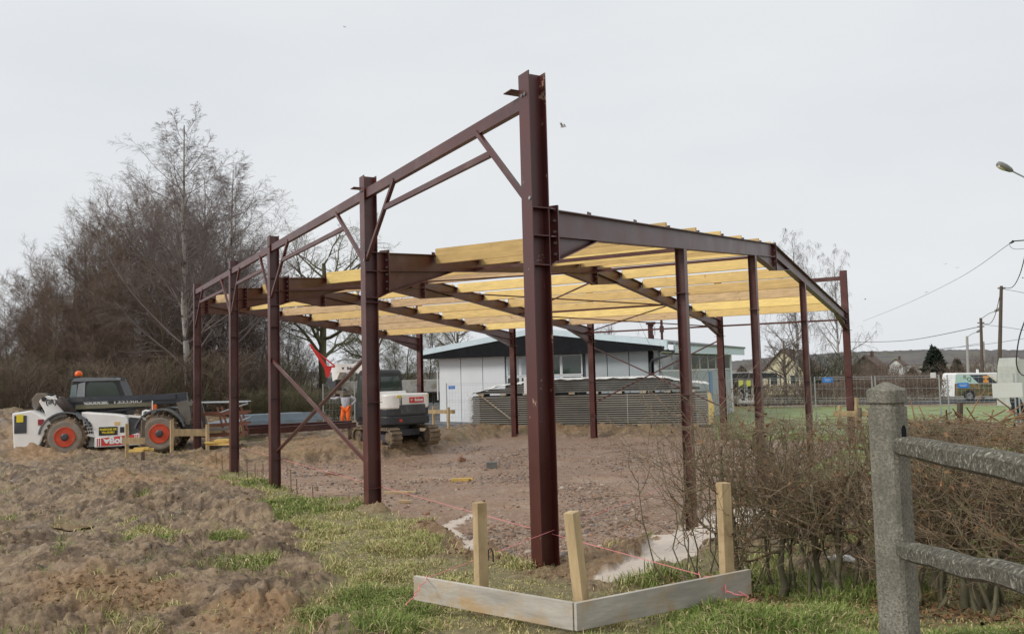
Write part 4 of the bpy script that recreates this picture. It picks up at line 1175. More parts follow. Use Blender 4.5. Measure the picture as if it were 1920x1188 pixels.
build('cowl_shoulder', MB().prism([(-.97, -.60), (-1.03, -.52), (-1.03, .36), (-.97, .50), (-.9, .50), (-.9, -.60)], TZ(1.06), .34), M['plastic'], exc, local=True, bevel=.03)
build('deck', MB().prism(rounded(.7, .9, 1.0, corner=.3), TZ(.70), .06), M['black'], exc, local=True)
for (y0, y1, s) in ((.60, .88, 1), (-.90, -.66, -1)):
    g = MB()
    x_ = -1.0
    for k in range(6):
        z = 1.33 + k * .055
        ww = .36 if s > 0 else .30
        yc = .56 if s > 0 else -.74
        rot = Matrix.Rotation(-s * (.30 if s > 0 else .55), 3, 'Z')
        g.box((-.975 + (.05 if s > 0 else .12), yc, z), (.05, ww - .03 * abs(k - 2.5), .03), rot)
    grl = build('vent_grille', MB().box((-.955 + (.05 if s > 0 else .12), yc, 1.46), (.05, ww + .06, .40), rot), M['decal_black'], exc, local=True, bevel=.02)
    build('louvre', g, M['plastic'], grl, local=True, kind='stuff')
bd = build('badge', MB().box((-.995, -.22, 1.545), (.04, .58, .19)), M['decal_red'], exc, local=True, bevel=.015)
lettering('Bobcat', .12, (-1.019, -.29, 1.545), (0, -1, 0), (0, 0, 1), M['decal_white'], bd, .006, local=True)
cat_mark((-1.018, .0, 1.55), .045, (0, -1, 0), (0, 0, 1), M['decal_white'], bd)
for y in (.48, -.66):
    build('yellow_sticker', MB().box((-.985 + (0 if y > 0 else .05), y, 1.68), (.03, .18 if y > 0 else .13, .07)), M['decal_yellow'], exc, local=True)
build('reflector', MB().box((-1.03, .45, .88), (.02, .1, .09)), M['decal_red'], exc, local=True)
# cab, front left
cabm = build('cab_frame', MB(), M['black'], exc, local=True) if False else None
cab2 = build('cab', MB().prism([(-.42, 1.70), (-.45, 1.80), (-.36, 2.50), (-.25, 2.60), (.75, 2.60), (.9, 2.45), (1.05, 1.6), (1.05, .8), (-.05, .8), (-.05, 1.70)], Matrix(((1, 0, 0, 0), (0, 0, 1, -.05), (0, 1, 0, 0), (0, 0, 0, 1))), 1.0), M['black'], exc, local=True, bevel=.05)
build('cab_base', MB().prism([(-.60, 1.70), (-.50, 1.86), (-.2, 1.88), (-.2, 1.6), (-.60, 1.6)], Matrix(((1, 0, 0, 0), (0, 0, 1, -.10), (0, 1, 0, 0), (0, 0, 0, 1))), 1.04), M['white'], exc, local=True)
build('rear_window', MB().add([(-.455, .03, 1.90), (-.455, .87, 1.90), (-.385, .82, 2.36), (-.385, .08, 2.36)], [(0, 1, 2, 3)]), M['glass'], cab2, local=True)
build('side_window', MB().add([(-.35, .955, 1.5), (.9, .955, 1.5), (.72, .955, 2.4), (-.28, .955, 2.4)], [(0, 1, 2, 3)]), M['glass'], cab2, local=True)
build('right_window', MB().add([(-.35, -.055, 1.75), (.9, -.055, 1.75), (.72, -.055, 2.4), (-.28, -.055, 2.4)], [(0, 1, 2, 3)]), M['glass'], cab2, local=True)
build('roof_label', MB().box((-.30, .32, 2.50), (.03, .30, .07), Matrix.Rotation(.5, 3, 'Y')), M['decal_white'], cab2, local=True)
build('work_light', MB().box((-.30, .86, 2.62), (.10, .1, .1)), M['black'], cab2, local=True)
# boom, arm, coupler
bm_ = MB()
bpts = [((1.0, -.35, 1.0), .34), ((1.25, -.35, 1.9), .34), ((1.75, -.35, 2.52), .36), ((2.45, -.35, 2.70), .40), ((3.60, -.35, 2.72), .24)]
for (a, ha), (b, hb) in zip(bpts[:-1], bpts[1:]):
    bm_.beam(a, b, .22, (ha + hb) / 2)
bo = build('boom', bm_, M['white'], exc, local=True, bevel=.02)
lettering('Bobcat', .16, (2.75, -.235, 2.70), (-1, 0, .0), (0, 0, 1), M['decal_black'], bo, .004, local=True)
cat_mark((3.2, -.235, 2.71), .07, (-1, 0, .0), (0, 0, 1), M['decal_black'], bo)
build('boom_cylinder', MB().tube([(1.9, -.35, 2.92), (3.2, -.35, 3.06)], .055, 10).tube([(3.2, -.35, 3.06), (3.62, -.35, 2.98)], .032, 8), mat('pale_cylinder', (.33, .35, .34), .35), bo, local=True)
arm = build('arm', MB().prism([(3.36, 2.60), (3.56, 2.92), (3.78, 2.86), (3.84, 2.5), (3.78, 2.2), (3.62, 2.2)], Matrix(((1, 0, 0, 0), (0, 0, 1, -.45), (0, 1, 0, 0), (0, 0, 0, 1))), .2), M['white'], exc, local=True, bevel=.01)
build('bucket_link', MB().prism([(3.56, 2.3), (3.8, 2.2), (4.0, 2.36), (4.1, 2.2), (3.9, 1.95), (3.6, 1.9)], Matrix(((1, 0, 0, 0), (0, 0, 1, -.5), (0, 1, 0, 0), (0, 0, 0, 1))), .3), M['plastic'], arm, local=True)
build('coupler', MB().box((3.40, -.35, 1.82), (.5, .3, .12)).lathe([(.09, -.2), (.09, .2)], axisM((3.2, -.35, 1.72), (0, 1, 0)), 12).lathe([(.09, -.2), (.09, .2)], axisM((3.62, -.35, 1.74), (0, 1, 0)), 12), M['steel_bare'], arm, local=True)

_sw = Matrix.Translation((1.0, -.35, 0)) @ Matrix.Rotation(math.radians(13), 4, 'Z') @ Matrix.Translation((-1.0, .35, 0))
for o in [x for x in bpy.data.objects if x.parent is exc and x.name.split('.')[0] in ('boom', 'boom_cylinder', 'arm')]:
    o.data.transform(_sw)
    for c in [x for x in bpy.data.objects if x.parent is o]: c.data.transform(_sw)

# --- red lifting jib pinned to the arm
JY = 30.8
jib = thing('lifting_jib', 'bright red steel lifting jib pointing up from the excavator arm', 'lifting jib', tuple(at(612, 700, JY)))
def jp(px, py, dy=0): return at(px, py, JY + dy)
mb = MB()
for dy in (-.12, .10):
    a = [jp(579, 645, dy), jp(583, 644, dy), jp(613, 685, dy), jp(622, 690, dy), jp(617, 705, dy), jp(612, 708, dy), jp(608, 690, dy)]
    n = len(a); t = Vector((0, .012, 0))
    mb.add([v - t for v in a] + [v + t for v in a], [tuple(range(n)), tuple(reversed(range(n, 2 * n)))] + [(i, i + n, (i + 1) % n + n, (i + 1) % n) for i in range(n)])
build('side_plate', mb, M['red'], jib)
build('stay_bar', MB().beam(jp(590, 656), jp(628, 686), .05, .05), M['red'], jib)
build('cross_bar', MB().beam(jp(613, 688), jp(628, 687), .06, .06), M['red'], jib)
build('back_plate', MB().beam(jp(610, 690), jp(616, 706), .2, .04), M['red'], jib)

# ------------------------------------------------------------------ people
def skin_chain(name, verts, edges, radii, m, parent, levels=2, root=0):
    me = bpy.data.meshes.new(name)
    Mi = MW[parent].inverted()
    me.from_pydata([tuple(Mi @ Vector(v)) for v in verts], edges, [])
    o = link(name, me, m, parent)
    md = o.modifiers.new('skin', 'SKIN'); md.use_smooth_shade = True
    sv = me.skin_vertices[0].data
    for i, r in enumerate(radii):
        sv[i].radius = (r, r) if not isinstance(r, tuple) else r
        sv[i].use_root = (i == root)
    sd = o.modifiers.new('subdivision', 'SUBSURF'); sd.levels = levels; sd.render_levels = levels
    return o
def person(loc, face, label, pose, group=None):
    """face: yaw of the way the person looks (0 = +Y); pose gives joints in body space: x right of the body, y forward, z up"""
    p = thing('person', label, 'person', loc, 0, group)
    c, s = math.cos(face), math.sin(face)
    def W(v): return Vector((loc[0] + v[0] * c - v[1] * s, loc[1] + v[0] * s + v[1] * c, loc[2] + v[2]))
    J = pose
    V = {k: W(v) for k, v in J.items()}
    order = ['pelvis', 'waist', 'chest', 'neck', 'jaw', 'head', 'crown', 'shL', 'elL', 'wrL', 'haL', 'shR', 'elR', 'wrR', 'haR', 'hipL', 'knL', 'anL', 'toL', 'hipR', 'knR', 'anR', 'toR']
    idx = {k: i for i, k in enumerate(order)}
    E_ = [('pelvis', 'waist'), ('waist', 'chest'), ('chest', 'neck'), ('neck', 'jaw'), ('jaw', 'head'), ('head', 'crown'), ('chest', 'shL'), ('shL', 'elL'), ('elL', 'wrL'), ('wrL', 'haL'), ('chest', 'shR'), ('shR', 'elR'), ('elR', 'wrR'), ('wrR', 'haR'),
          ('pelvis', 'hipL'), ('hipL', 'knL'), ('knL', 'anL'), ('anL', 'toL'), ('pelvis', 'hipR'), ('hipR', 'knR'), ('knR', 'anR'), ('anR', 'toR')]
    Rr = dict(pelvis=.13, waist=.12, chest=.14, neck=.055, jaw=.07, head=.095, crown=.07, shL=.06, shR=.06, elL=.042, elR=.042, wrL=.030, wrR=.030, haL=.04, haR=.04, hipL=.085, hipR=.085, knL=.06, knR=.06, anL=.04, anR=.04, toL=.035, toR=.035)
    body = skin_chain('body', [V[k] for k in order], [(idx[a], idx[b]) for a, b in E_], [Rr[k] for k in order], M['skin'], p)
    return p, V, W, body
def clothe(p, V, name, keys, edges, rad, m):
    ii = {k: i for i, k in enumerate(keys)}
    return skin_chain(name, [V[k] for k in keys], [(ii[a], ii[b]) for a, b in edges], rad, m, p)
def hand(p, V, W, wr, ha, m):
    w0, h0 = V[wr], V[ha]
    d = (h0 - w0).normalized(); s1 = d.cross(Vector((0, 0, 1)))
    s1 = s1.normalized() if s1.length > .1 else Vector((1, 0, 0))
    n = s1.cross(d)
    vs, es, rs = [w0 + d * .02, h0], [(0, 1)], [.028, .032]
    for k, (o, l) in enumerate(((-.028, .075), (-.010, .085), (.010, .08), (.028, .065))):
        b = len(vs)
        vs += [h0 + s1 * o + d * .025, h0 + s1 * o * 1.1 + d * (.025 + l * .5) - n * .008, h0 + s1 * o * 1.1 + d * (.02 + l * .9) - n * .028]
        es += [(1, b), (b, b + 1), (b + 1, b + 2)]; rs += [.0115, .010, .008]
    b = len(vs)
    vs += [w0 + d * .045 - s1 * .035, w0 + d * .08 - s1 * .06, w0 + d * .105 - s1 * .07]
    es += [(0, b), (b, b + 1), (b + 1, b + 2)]; rs += [.013, .011, .009]
    return skin_chain('hand', vs, es, rs, m, p, 1)
def face_bits(p, V, W, fdirv, hair_m, beard=True):
    h = V['head']; up = Vector((0, 0, 1)); f = Vector(fdirv).normalized(); sx = f.cross(up)
    mb = MB().lathe([(.004, -.02), (.014, .0), (.010, .03)], axisM(h + f * .088 - up * .01, up), 8)
    build('nose', mb, M['skin'], p)
    for sg in (-1, 1):
        build('eye', MB().lathe([(.001, -.006), (.011, 0), (.001, .006)], axisM(h + f * .088 + sx * sg * .033 + up * .018, f), 8), M['decal_black'], p)
        build('ear', MB().lathe([(.001, -.012), (.026, 0), (.001, .012)], axisM(h + sx * sg * .094, sx), 8), M['skin'], p)
    build('mouth', MB().box(h + f * .085 - up * .058, (.045, .012, .01)), M['decal_red'] if not beard else M['hair'], p)
    prof = [(.108, -.02), (.112, .02), (.104, .06), (.08, .09), (.045, .108), (.002, .114)]
    build('hair', MB().lathe(prof, axisM(h - f * .022 + up * .0, up * .95 - f * .35), 14), hair_m, p, smooth=True)
    if beard:
        skin_chain('beard', [h + f * .045 - up * .085, h + f * .035 - up * .06 + sx * .05, h + f * .035 - up * .06 - sx * .05], [(0, 1), (0, 2)], [.045, .035, .035], hair_m, p, 1)

# worker beside the excavator: faces the camera, right arm stretched out to the left of the picture, left hand on the hip
wp = at(649, 804, 36.6)
loc = (wp.x, wp.y, wp.z)
pose = dict(pelvis=(0, 0, .93), waist=(.01, .01, 1.10), chest=(.02, .02, 1.34), neck=(.04, .03, 1.49), jaw=(.045, .06, 1.55), head=(.045, .05, 1.63), crown=(.045, .04, 1.70),
            shR=(.20, .02, 1.43), elR=(.44, .08, 1.30), wrR=(.66, .14, 1.34), haR=(.73, .16, 1.35),
            shL=(-.17, .0, 1.41), elL=(-.43, -.10, 1.22), wrL=(-.24, .0, 1.02), haL=(-.20, .05, 1.0),
            hipL=(-.10, 0, .88), knL=(-.13, .10, .49), anL=(-.15, -.02, .09), toL=(-.17, .16, .04), hipR=(.10, 0, .88), knR=(.12, .14, .50), anR=(.10, .02, .09), toR=(.12, .2, .04))
p, V, W, body = person(loc, math.radians(172), 'worker in grey sweater and bright orange trousers, arm held out beside the excavator', pose)
clothe(p, V, 'sweater', ['waist', 'pelvis', 'chest', 'neck', 'shL', 'elL', 'wrL', 'shR', 'elR', 'wrR'], [('pelvis', 'waist'), ('waist', 'chest'), ('chest', 'neck'), ('chest', 'shL'), ('shL', 'elL'), ('elL', 'wrL'), ('chest', 'shR'), ('shR', 'elR'), ('elR', 'wrR')], [.155, .15, .175, .075, .085, .062, .045, .085, .062, .045], M['sweater'])
clothe(p, V, 'trousers', ['pelvis', 'hipL', 'knL', 'anL', 'hipR', 'knR', 'anR'], [('pelvis', 'hipL'), ('hipL', 'knL'), ('knL', 'anL'), ('pelvis', 'hipR'), ('hipR', 'knR'), ('knR', 'anR')], [.15, .115, .088, .075, .115, .088, .075], M['orange_cloth'])
for k in 'LR':
    clothe(p, V, 'boot', ['an' + k, 'to' + k], [('an' + k, 'to' + k)], [.062, .052], M['boot'])
    hand(p, V, W, 'wr' + k, 'ha' + k, M['skin'])
    q0, q1 = V['kn' + k].lerp(V['an' + k], .45), V['kn' + k].lerp(V['an' + k], .60)
    build('reflective_band', MB().tube([q0, q1], [.094, .09], 12), M['reflective'], p)
face_bits(p, V, W, (math.sin(math.radians(172)) * -1, math.cos(math.radians(172)), 0), M['hair'])

# person at the right edge of the picture, behind the white sign
wp = at(1915, 842, 28.6)
loc = (wp.x, wp.y, gz(wp.x, wp.y))
loc = (wp.x, wp.y, at(1915, 771, 28.3).z - 1.05)
k_ = 1.0
pose = dict(pelvis=(0, -.06, .95), waist=(0, -.01, 1.12), chest=(0, .07, 1.35), neck=(0, .13, 1.50), jaw=(0, .20, 1.55), head=(0, .19, 1.63), crown=(0, .17, 1.71),
            shR=(.19, .08, 1.43), elR=(.25, .05, 1.15), wrR=(.12, .24, 1.06), haR=(.07, .30, 1.05), shL=(-.19, .08, 1.43), elL=(-.25, .05, 1.15), wrL=(-.10, .24, 1.04), haL=(-.04, .30, 1.03),
            hipL=(-.1, -.05, .9), knL=(-.12, .05, .49), anL=(-.12, -.04, .09), toL=(-.13, .15, .04), hipR=(.1, -.05, .9), knR=(.12, .06, .49), anR=(.12, -.02, .09), toR=(.13, .17, .04))
p, V, W, body = person(loc, math.radians(80), 'person in dark navy coat at the right edge behind the white sign', pose)
clothe(p, V, 'coat', ['waist', 'pelvis', 'chest', 'neck', 'shL', 'elL', 'wrL', 'shR', 'elR', 'wrR'], [('pelvis', 'waist'), ('waist', 'chest'), ('chest', 'neck'), ('chest', 'shL'), ('shL', 'elL'), ('elL', 'wrL'), ('chest', 'shR'), ('shR', 'elR'), ('elR', 'wrR')], [.165, .175, .185, .08, .095, .072, .055, .095, .072, .055], M['dark_cloth'])
clothe(p, V, 'trousers', ['pelvis', 'hipL', 'knL', 'anL', 'hipR', 'knR', 'anR'], [('pelvis', 'hipL'), ('hipL', 'knL'), ('knL', 'anL'), ('pelvis', 'hipR'), ('hipR', 'knR'), ('knR', 'anR')], [.15, .11, .085, .07, .11, .085, .07], M['grey_cloth'])
for k in 'LR':
    clothe(p, V, 'boot', ['an' + k, 'to' + k], [('an' + k, 'to' + k)], [.062, .052], M['boot'])
    hand(p, V, W, 'wr' + k, 'ha' + k, M['skin'])
face_bits(p, V, W, (-math.sin(math.radians(80)), math.cos(math.radians(80)), 0), M['hair'], False)

# ------------------------------------------------------------------ the white school building behind the frame
A0 = at(793, 655, 45.0); B0 = at(1258, 634, 38.7)
A0.z = B0.z = 0
uF = (B0 - A0).normalized()
nF = Vector((uF.y, -uF.x, 0))                       # out of the facade, towards the viewer
if nF.y > 0: nF = -nF
FL = (B0 - A0).length
def onplane(px, py, o, n):
    d = ray(px, py); e = Vector((0, 0, EYE))
    t = (Vector(o) - e).dot(n) / d.dot(n)
    return e + d * t
def uz(px, py, off=0.0):
    p = onplane(px, py, A0 + nF * off, nF)
    return (p - A0).dot(uF), p.z
sch = thing('school_building', 'low white clad building with black gable fascia and pale blue trim behind the frame', 'building', (A0.x, A0.y, -.2))
def FP(u, z, off=0.0): return Vector((A0.x, A0.y, 0)) + uF * u + nF * off + Vector((0, 0, z))
def facebox(u0, u1, z0, z1, o0, o1):                # box standing on the facade plane, from offset o0 to o1
    mb = MB()
    vs = [FP(u, z, o) for o in (o0, o1) for (u, z) in ((u0, z0), (u1, z0), (u1, z1), (u0, z1))]
    return mb.add(vs, [(0, 1, 2, 3), (7, 6, 5, 4), (0, 4, 5, 1), (1, 5, 6, 2), (2, 6, 7, 3), (3, 7, 4, 0)])
zE, zA, zB, GZ = 3.72, 4.60, 3.38, -.05
um = FL * .515
# gable fascia
fas = [(0.12, zB), (FL - .12, zB), (FL - .04, zE - .10), (um, zA - .10), (.04, zE - .10)]
mb = MB(); n = len(fas)
vs = [FP(u, z, .62) for u, z in fas] + [FP(u, z, .54) for u, z in fas]
mb.add(vs, [tuple(range(n)), tuple(reversed(range(n, 2 * n)))] + [(i, i + n, (i + 1) % n + n, (i + 1) % n) for i in range(n)])
build('fascia', mb, M['fascia_black'], sch)
mb = MB()
for (ua, za, ub, zb) in ((0, zE, um, zA), (um, zA, FL, zE)):
    q = [(ua, za - .22), (ub, zb - .22), (ub, zb + .06), (ua, za + .06)]
    vs = [FP(u, z, .66) for u, z in q] + [FP(u, z, .50) for u, z in q]
    mb.add(vs, [(0, 1, 2, 3), (7, 6, 5, 4), (0, 4, 5, 1), (1, 5, 6, 2), (2, 6, 7, 3), (3, 7, 4, 0)])
build('roof_trim', mb, M['fascia_blue'], sch)
mb = MB()
q = [(0.0, zB - .02), (.13, zB - .02), (.10, zE - .1), (0.0, zE - .1)]
for mir in (False, True):
    qq = [((FL - u if mir else u), z) for u, z in q]
    vs = [FP(u, z, .655) for u, z in qq] + [FP(u, z, .50) for u, z in qq]
    mb.add(vs, [(0, 1, 2, 3), (7, 6, 5, 4), (0, 4, 5, 1), (1, 5, 6, 2), (2, 6, 7, 3), (3, 7, 4, 0)])
build('end_trim', mb, M['fascia_blue'], sch)
DEP = 15.0
mb = MB()
for (ua, za, ub, zb) in ((0, zE, um, zA), (um, zA, FL, zE)):
    vs = [FP(ua, za, .5), FP(ub, zb, .5), FP(ub, zb, -DEP), FP(ua, za, -DEP), FP(ua, za - .12, .5), FP(ub, zb - .12, .5), FP(ub, zb - .12, -DEP), FP(ua, za - .12, -DEP)]
    mb.add(vs, [(0, 1, 2, 3), (7, 6, 5, 4), (0, 4, 5, 1), (1, 5, 6, 2), (2, 6, 7, 3), (3, 7, 4, 0)])
build('roof', mb, M['roofing'], sch)
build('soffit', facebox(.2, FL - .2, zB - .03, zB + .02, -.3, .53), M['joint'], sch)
# wall panels between joints
def panels(pxs, mt, z0=GZ + .02, z1=zB - .04):
    us = [uz(p, 700)[0] for p in pxs]
    for a, b in zip(us[:-1], us[1:]):
        build('wall_panel', facebox(a + .02, b - .02, z0, z1, -.10, 0), mt, sch)
u_l, u_r = uz(823, 700)[0], uz(1236, 700)[0]
build('wall_core', facebox(u_l, u_r, GZ - .3, zB, -.4, -.11), M['joint'], sch)
build('plinth', facebox(u_l - .05, u_r, GZ - .35, GZ, -.3, .04), M['clad_grey'], sch)
panels([823, 864, 905, 947], M['clad'])
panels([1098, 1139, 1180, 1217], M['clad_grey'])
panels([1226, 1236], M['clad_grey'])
# glazed middle with frames
w0, w1 = uz(947, 700)[0], uz(1097, 700)[0]
build('wall_panel', facebox(w0 + .02, w1 - .02, GZ, 1.55, -.12, -.05), M['fascia_black'], sch)
wz = [zB - .05, 2.32, 1.58]
us = [uz(p, 700)[0] for p in (949, 975, 1003, 1034, 1052, 1092)]
pale_glass = mat('sky_reflecting_glass', (.30, .34, .36), .08, spec=.9, rvar=.02)
for r_ in range(2):
    for k in range(len(us) - 1):
        fr = build('window_frame', facebox(us[k] + .005, us[k + 1] - .005, wz[r_ + 1] + .01, wz[r_] - .01, -.10, -.03), M['clad'], sch)
        build('pane', facebox(us[k] + .07, us[k + 1] - .07, wz[r_ + 1] + .07, wz[r_] - .07, -.05, -.022), M['clad_blue'] if (r_ == 1 and k == 3) else (pale_glass if (k < 2 and r_ == 0) else M['glass']), fr)
u = uz(1221, 700)[0]
dp = MB().tube([FP(u, GZ + .1, .06), FP(u, 2.75, .06), FP(u + .12, 2.92, .12), FP(uz(1252, 660)[0] + .3, 3.14, .4), FP(uz(1256, 655)[0] + .35, 3.3, .5)], .055, 8)
build('downpipe', dp, M['plastic'], sch)
build('corner_pillar', facebox(uz(1216.5, 700)[0], uz(1226, 700)[0], GZ, zB - .04, -.2, -.02), M['fascia_black'], sch)
# left: gutter pipe under the eave
build('gutter_pipe', MB().tube([FP(.12, zB - .06, .5), FP(u_l - .05, zB - .45, .1), FP(u_l - .06, zB - .8, .05), FP(u_l - .06, 1.2, .05)], .035, 6), M['decal_white'], sch)
# right hand side wall, running away from the viewer
sC = FP(FL - .55, 0, -.1)                          # wall corner
sD = -nF
def SP_(s_, z, off=0.0): return sC + sD * s_ + uF * off + Vector((0, 0, z))
def sidebox(s0, s1, z0, z1, o0, o1):
    vs = [SP_(s_, z, o) for o in (o0, o1) for (s_, z) in ((s0, z0), (s1, z0), (s1, z1), (s0, z1))]
    return MB().add(vs, [(0, 1, 2, 3), (7, 6, 5, 4), (0, 4, 5, 1), (1, 5, 6, 2), (2, 6, 7, 3), (3, 7, 4, 0)])
SLn = 13.2
build('side_fascia', sidebox(.0, SLn + .9, zB - .16, zE - .12, .62, .70), M['fascia_blue'], sch)
build('side_gutter', sidebox(.0, SLn + .95, zE - .12, zE - .02, .60, .76), M['roofing'], sch)
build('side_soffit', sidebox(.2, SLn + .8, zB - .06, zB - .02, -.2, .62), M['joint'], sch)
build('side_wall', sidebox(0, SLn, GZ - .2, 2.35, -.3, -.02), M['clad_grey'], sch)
ns = 8
for k in range(ns):
    s0, s1 = SLn * k / ns + .05, SLn * (k + 1) / ns - .05
    fr = build('window_frame', sidebox(s0, s1, 2.38, zB - .08, -.2, .0), M['clad'], sch)
    build('pane', sidebox(s0 + .08, s1 - .08, 2.46, zB - .16, -.05, .012), M['glass'], fr)
    if k in (2, 5):
        build('infill_panel', sidebox(s0 + .1, s0 + .75, GZ + .2, 2.3, -.018, .01), M['clad_blue'], sch)
build('corner_post', sidebox(SLn, SLn + .4, GZ - .2, zB - .1, -.3, .03), M['clad'], sch)
# roof outlets
ch = FP(uz(1180, 640)[0], 0, -3.2); 
mb = MB().box((ch.x, ch.y, 4.3), (.26, .26, .9)).box((ch.x, ch.y, 4.80), (.42, .42, .12))
build('chimney', mb, M['brickwork'], sch)
c2 = FP(uz(1189, 640)[0], 0, -3.0)
build('vent_pipe', MB().tube([(c2.x, c2.y, 4.2), (c2.x, c2.y, 4.62)], .06, 10), M['clad'], sch)
c3 = FP(uz(1209, 640)[0], 0, -2.6)
build('flue', MB().tube([(c3.x, c3.y, 3.9), (c3.x, c3.y, 4.95)], .065, 10).tube([(c3.x, c3.y, 4.3), (c3.x, c3.y, 4.6)], .11, 10), M['brickwork'], sch)
build('aerial', MB().tube([FP(uz(817, 650)[0], 3.4, .3), FP(uz(815, 650)[0], 5.35, .3)], .03, 6), M['plastic'], sch)

# --- low white annex seen between the excavator and the school
AY = 58.0
axp = at(780, 740, AY)
anx = thing('annex', 'low white annex with dark windows behind the excavator', 'building', (axp.x, axp.y, -.2))
x0, x1 = at(640, 740, AY).x, at(836, 740, AY).x
z0, z1, z2 = 0.0, at(800, 734, AY).z, at(800, 712, AY).z
build('wall', MB().box(((x0 + x1) / 2, AY + 3, (z0 + z1) / 2 - .3), (x1 - x0, 6, z1 - z0 + .6)), M['white_wall'], anx)
build('roof', MB().box(((x0 + x1) / 2, AY + 2.6, (z1 + z2) / 2 + .01), (x1 - x0 + .6, 7, z2 - z1)), mat('stained_white_fascia', (.60, .58, .53), .8, dirt=(.3, .25, .18), dscale=1.5, dlo=.48, dhi=.65), anx)
for px in (722, 748, 772, 800, 814, 826):
    a, b = at(px, 737, AY), at(px + (11 if px < 810 else 9), 754, AY)
    f_ = build('window', MB().box(((a.x + b.x) / 2, AY - .01, (a.z + b.z) / 2), (b.x - a.x + .2, .06, a.z - b.z + .2)), M['clad'], anx)
    build('pane', MB().box(((a.x + b.x) / 2, AY - .05, (a.z + b.z) / 2), (b.x - a.x, .04, a.z - b.z)), M['glass'], f_)

# --- boarded fence and grey sheets at the back left
FYb = 54.0
def pbox(px0, py0, px1, py1, Y, th):
    a, b = at(px0, py0, Y), at(px1, py1, Y)
    return MB().box(((a.x + b.x) / 2, Y, (a.z + b.z) / 2), (abs(b.x - a.x), th, abs(a.z - b.z)))
fp = at(550, 772, FYb)
fen = thing('board_fence', 'old timber fence of wide pale and dark boards behind the hedge at back left', 'fence', (fp.x, fp.y, 0))
for k, (a, b) in enumerate(((524, 539), (541, 558), (562, 579))):
    for r_ in range(4):
        build('board', pbox(a, 722 + r_ * 12, b, 732.5 + r_ * 12, FYb + .02 * (r_ % 2), .06), mat('pale_fence_board', (.30, .26, .17), .85, var=.25) if k + r_ == 0 else M.setdefault('pfb', bpy.data.materials['pale_fence_board']), fen)
for k in range(9):
    build('board', pbox(582 + k * 7.2, 726 + (k % 3), 588.4 + k * 7.2, 772, FYb + .03 * (k % 2), .05), M['timber_dark'], fen)
for px in (540, 560, 581, 640):
    build('post', pbox(px - 2, 714, px + 2, 776, FYb - .12, .14), M.setdefault('pfb', bpy.data.materials['pale_fence_board']) if px < 600 else M['timber_dark'], fen)
gp_ = at(480, 772, 50)
gsh = thing('sheet_fence', 'blue grey metal sheet fence with green posts at back left', 'fence', (gp_.x, gp_.y, 0))
gm = mat('dull_blue_grey_sheet', (.13, .165, .175), .6, var=.25, scale=1.2, dirt=(.08, .09, .07), dlo=.5, dhi=.8)
for k in range(9):
    a, b = 400 + k * 16, 415.4 + k * 16
    build('sheet', pbox(a, 738 + .3 * k, b, 776, 50 + .03 * (k % 2), .05), gm, gsh)
for px in (454, 528):
    build('post', pbox(px - 1.6, 733, px + 1.6, 778, 49.8, .1), mat('dark_green_post', (.015, .05, .035), .5), gsh)

# ------------------------------------------------------------------ wrapped stacks of panels
PL, PR = at(884, 802, 38.2), at(1334, 797, 35.6)
PL.z = PR.z = 0
pu = (PR - PL).normalized(); pn = Vector((pu.y, -pu.x, 0)); pn = pn if pn.y < 0 else -pn
PLn = (PR - PL).length
def PP(u, z, off=0): return PL + pu * u + pn * off + Vector((0, 0, z))
def pbx(u0, u1, z0, z1, o0, o1):
    vs = [PP(u, z, o) for o in (o0, o1) for (u, z) in ((u0, z0), (u1, z0), (u1, z1), (u0, z1))]
    return MB().add(vs, [(0, 1, 2, 3), (7, 6, 5, 4), (0, 4, 5, 1), (1, 5, 6, 2), (2, 6, 7, 3), (3, 7, 4, 0)])
zb = at(884, 803, 38.2).z
lowst = thing('panel_bundle', 'lower film wrapped bundle of long beige wall panels lying on timber bearers', 'panel stack', (PL.x, PL.y, zb), 0, 'bundles of building panels')
zt = at(884, 743, 38.2).z
nP = 14
hP = (zt - zb - .10) / nP
rr_ = random.Random(3)
for k in range(nP):
    z = zb + .10 + k * hP
    j = rr_.uniform(-.05, .05)
    build('panel', pbx(.0 + j, PLn - .15 + j, z, z + hP * .46, -1.15, 0 + rr_.uniform(-.012, .012)), M['panel_face'], lowst)
    build('panel_groove', pbx(.05 + j, PLn - .2 + j, z + hP * .46, z + hP, -1.12, -.06), M['panel_core'], lowst)
for k in range(9):
    u = .6 + k * (PLn - 1.4) / 8
    build('bearer', pbx(u, u + .28, zb - .02, zb + .095, -1.1, .03), M['timber'], lowst)
build('leaning_board', MB().beam(PP(.55, zt - .02, .06), PP(1.9, zb + .38, .09), .03, .14, pn), M['board'], lowst)
build('film', pbx(-.10, .42, zb + .03, zt - .02, -1.2, .05), M['film'], lowst)
build('film', pbx(PLn - .6, PLn - .0, zb + .05, zt + .0, -1.2, .05), M['film'], lowst)
build('foam_edge', MB().prism([(0, 0), (.16, .1), (.22, .7), (.10, 1.3), (0, 1.34)], Matrix(((pu.x, 0, pn.x, PP(PLn - .1, 0).x), (pu.y, 0, pn.y, PP(PLn - .1, 0).y), (0, 1, 0, zb + .06), (0, 0, 0, 1))) @ Matrix.Translation((0, 0, -1.1)), 1.1), M['film_yellow'], lowst)
for u in (1.9, 7.0):
    build('strap', pbx(u, u + .012, zb + .1, zt, -.0, .018), M['decal_white'], lowst)
upst = thing('panel_bundle', 'upper shorter bundle of grey roof panels under wrinkled white film', 'panel stack', (PL.x, PL.y, zt), 0, 'bundles of building panels')
zt2 = zt + .10
nU = 6; hU = (at(1240, 706, 36.5).z - zt2) / nU
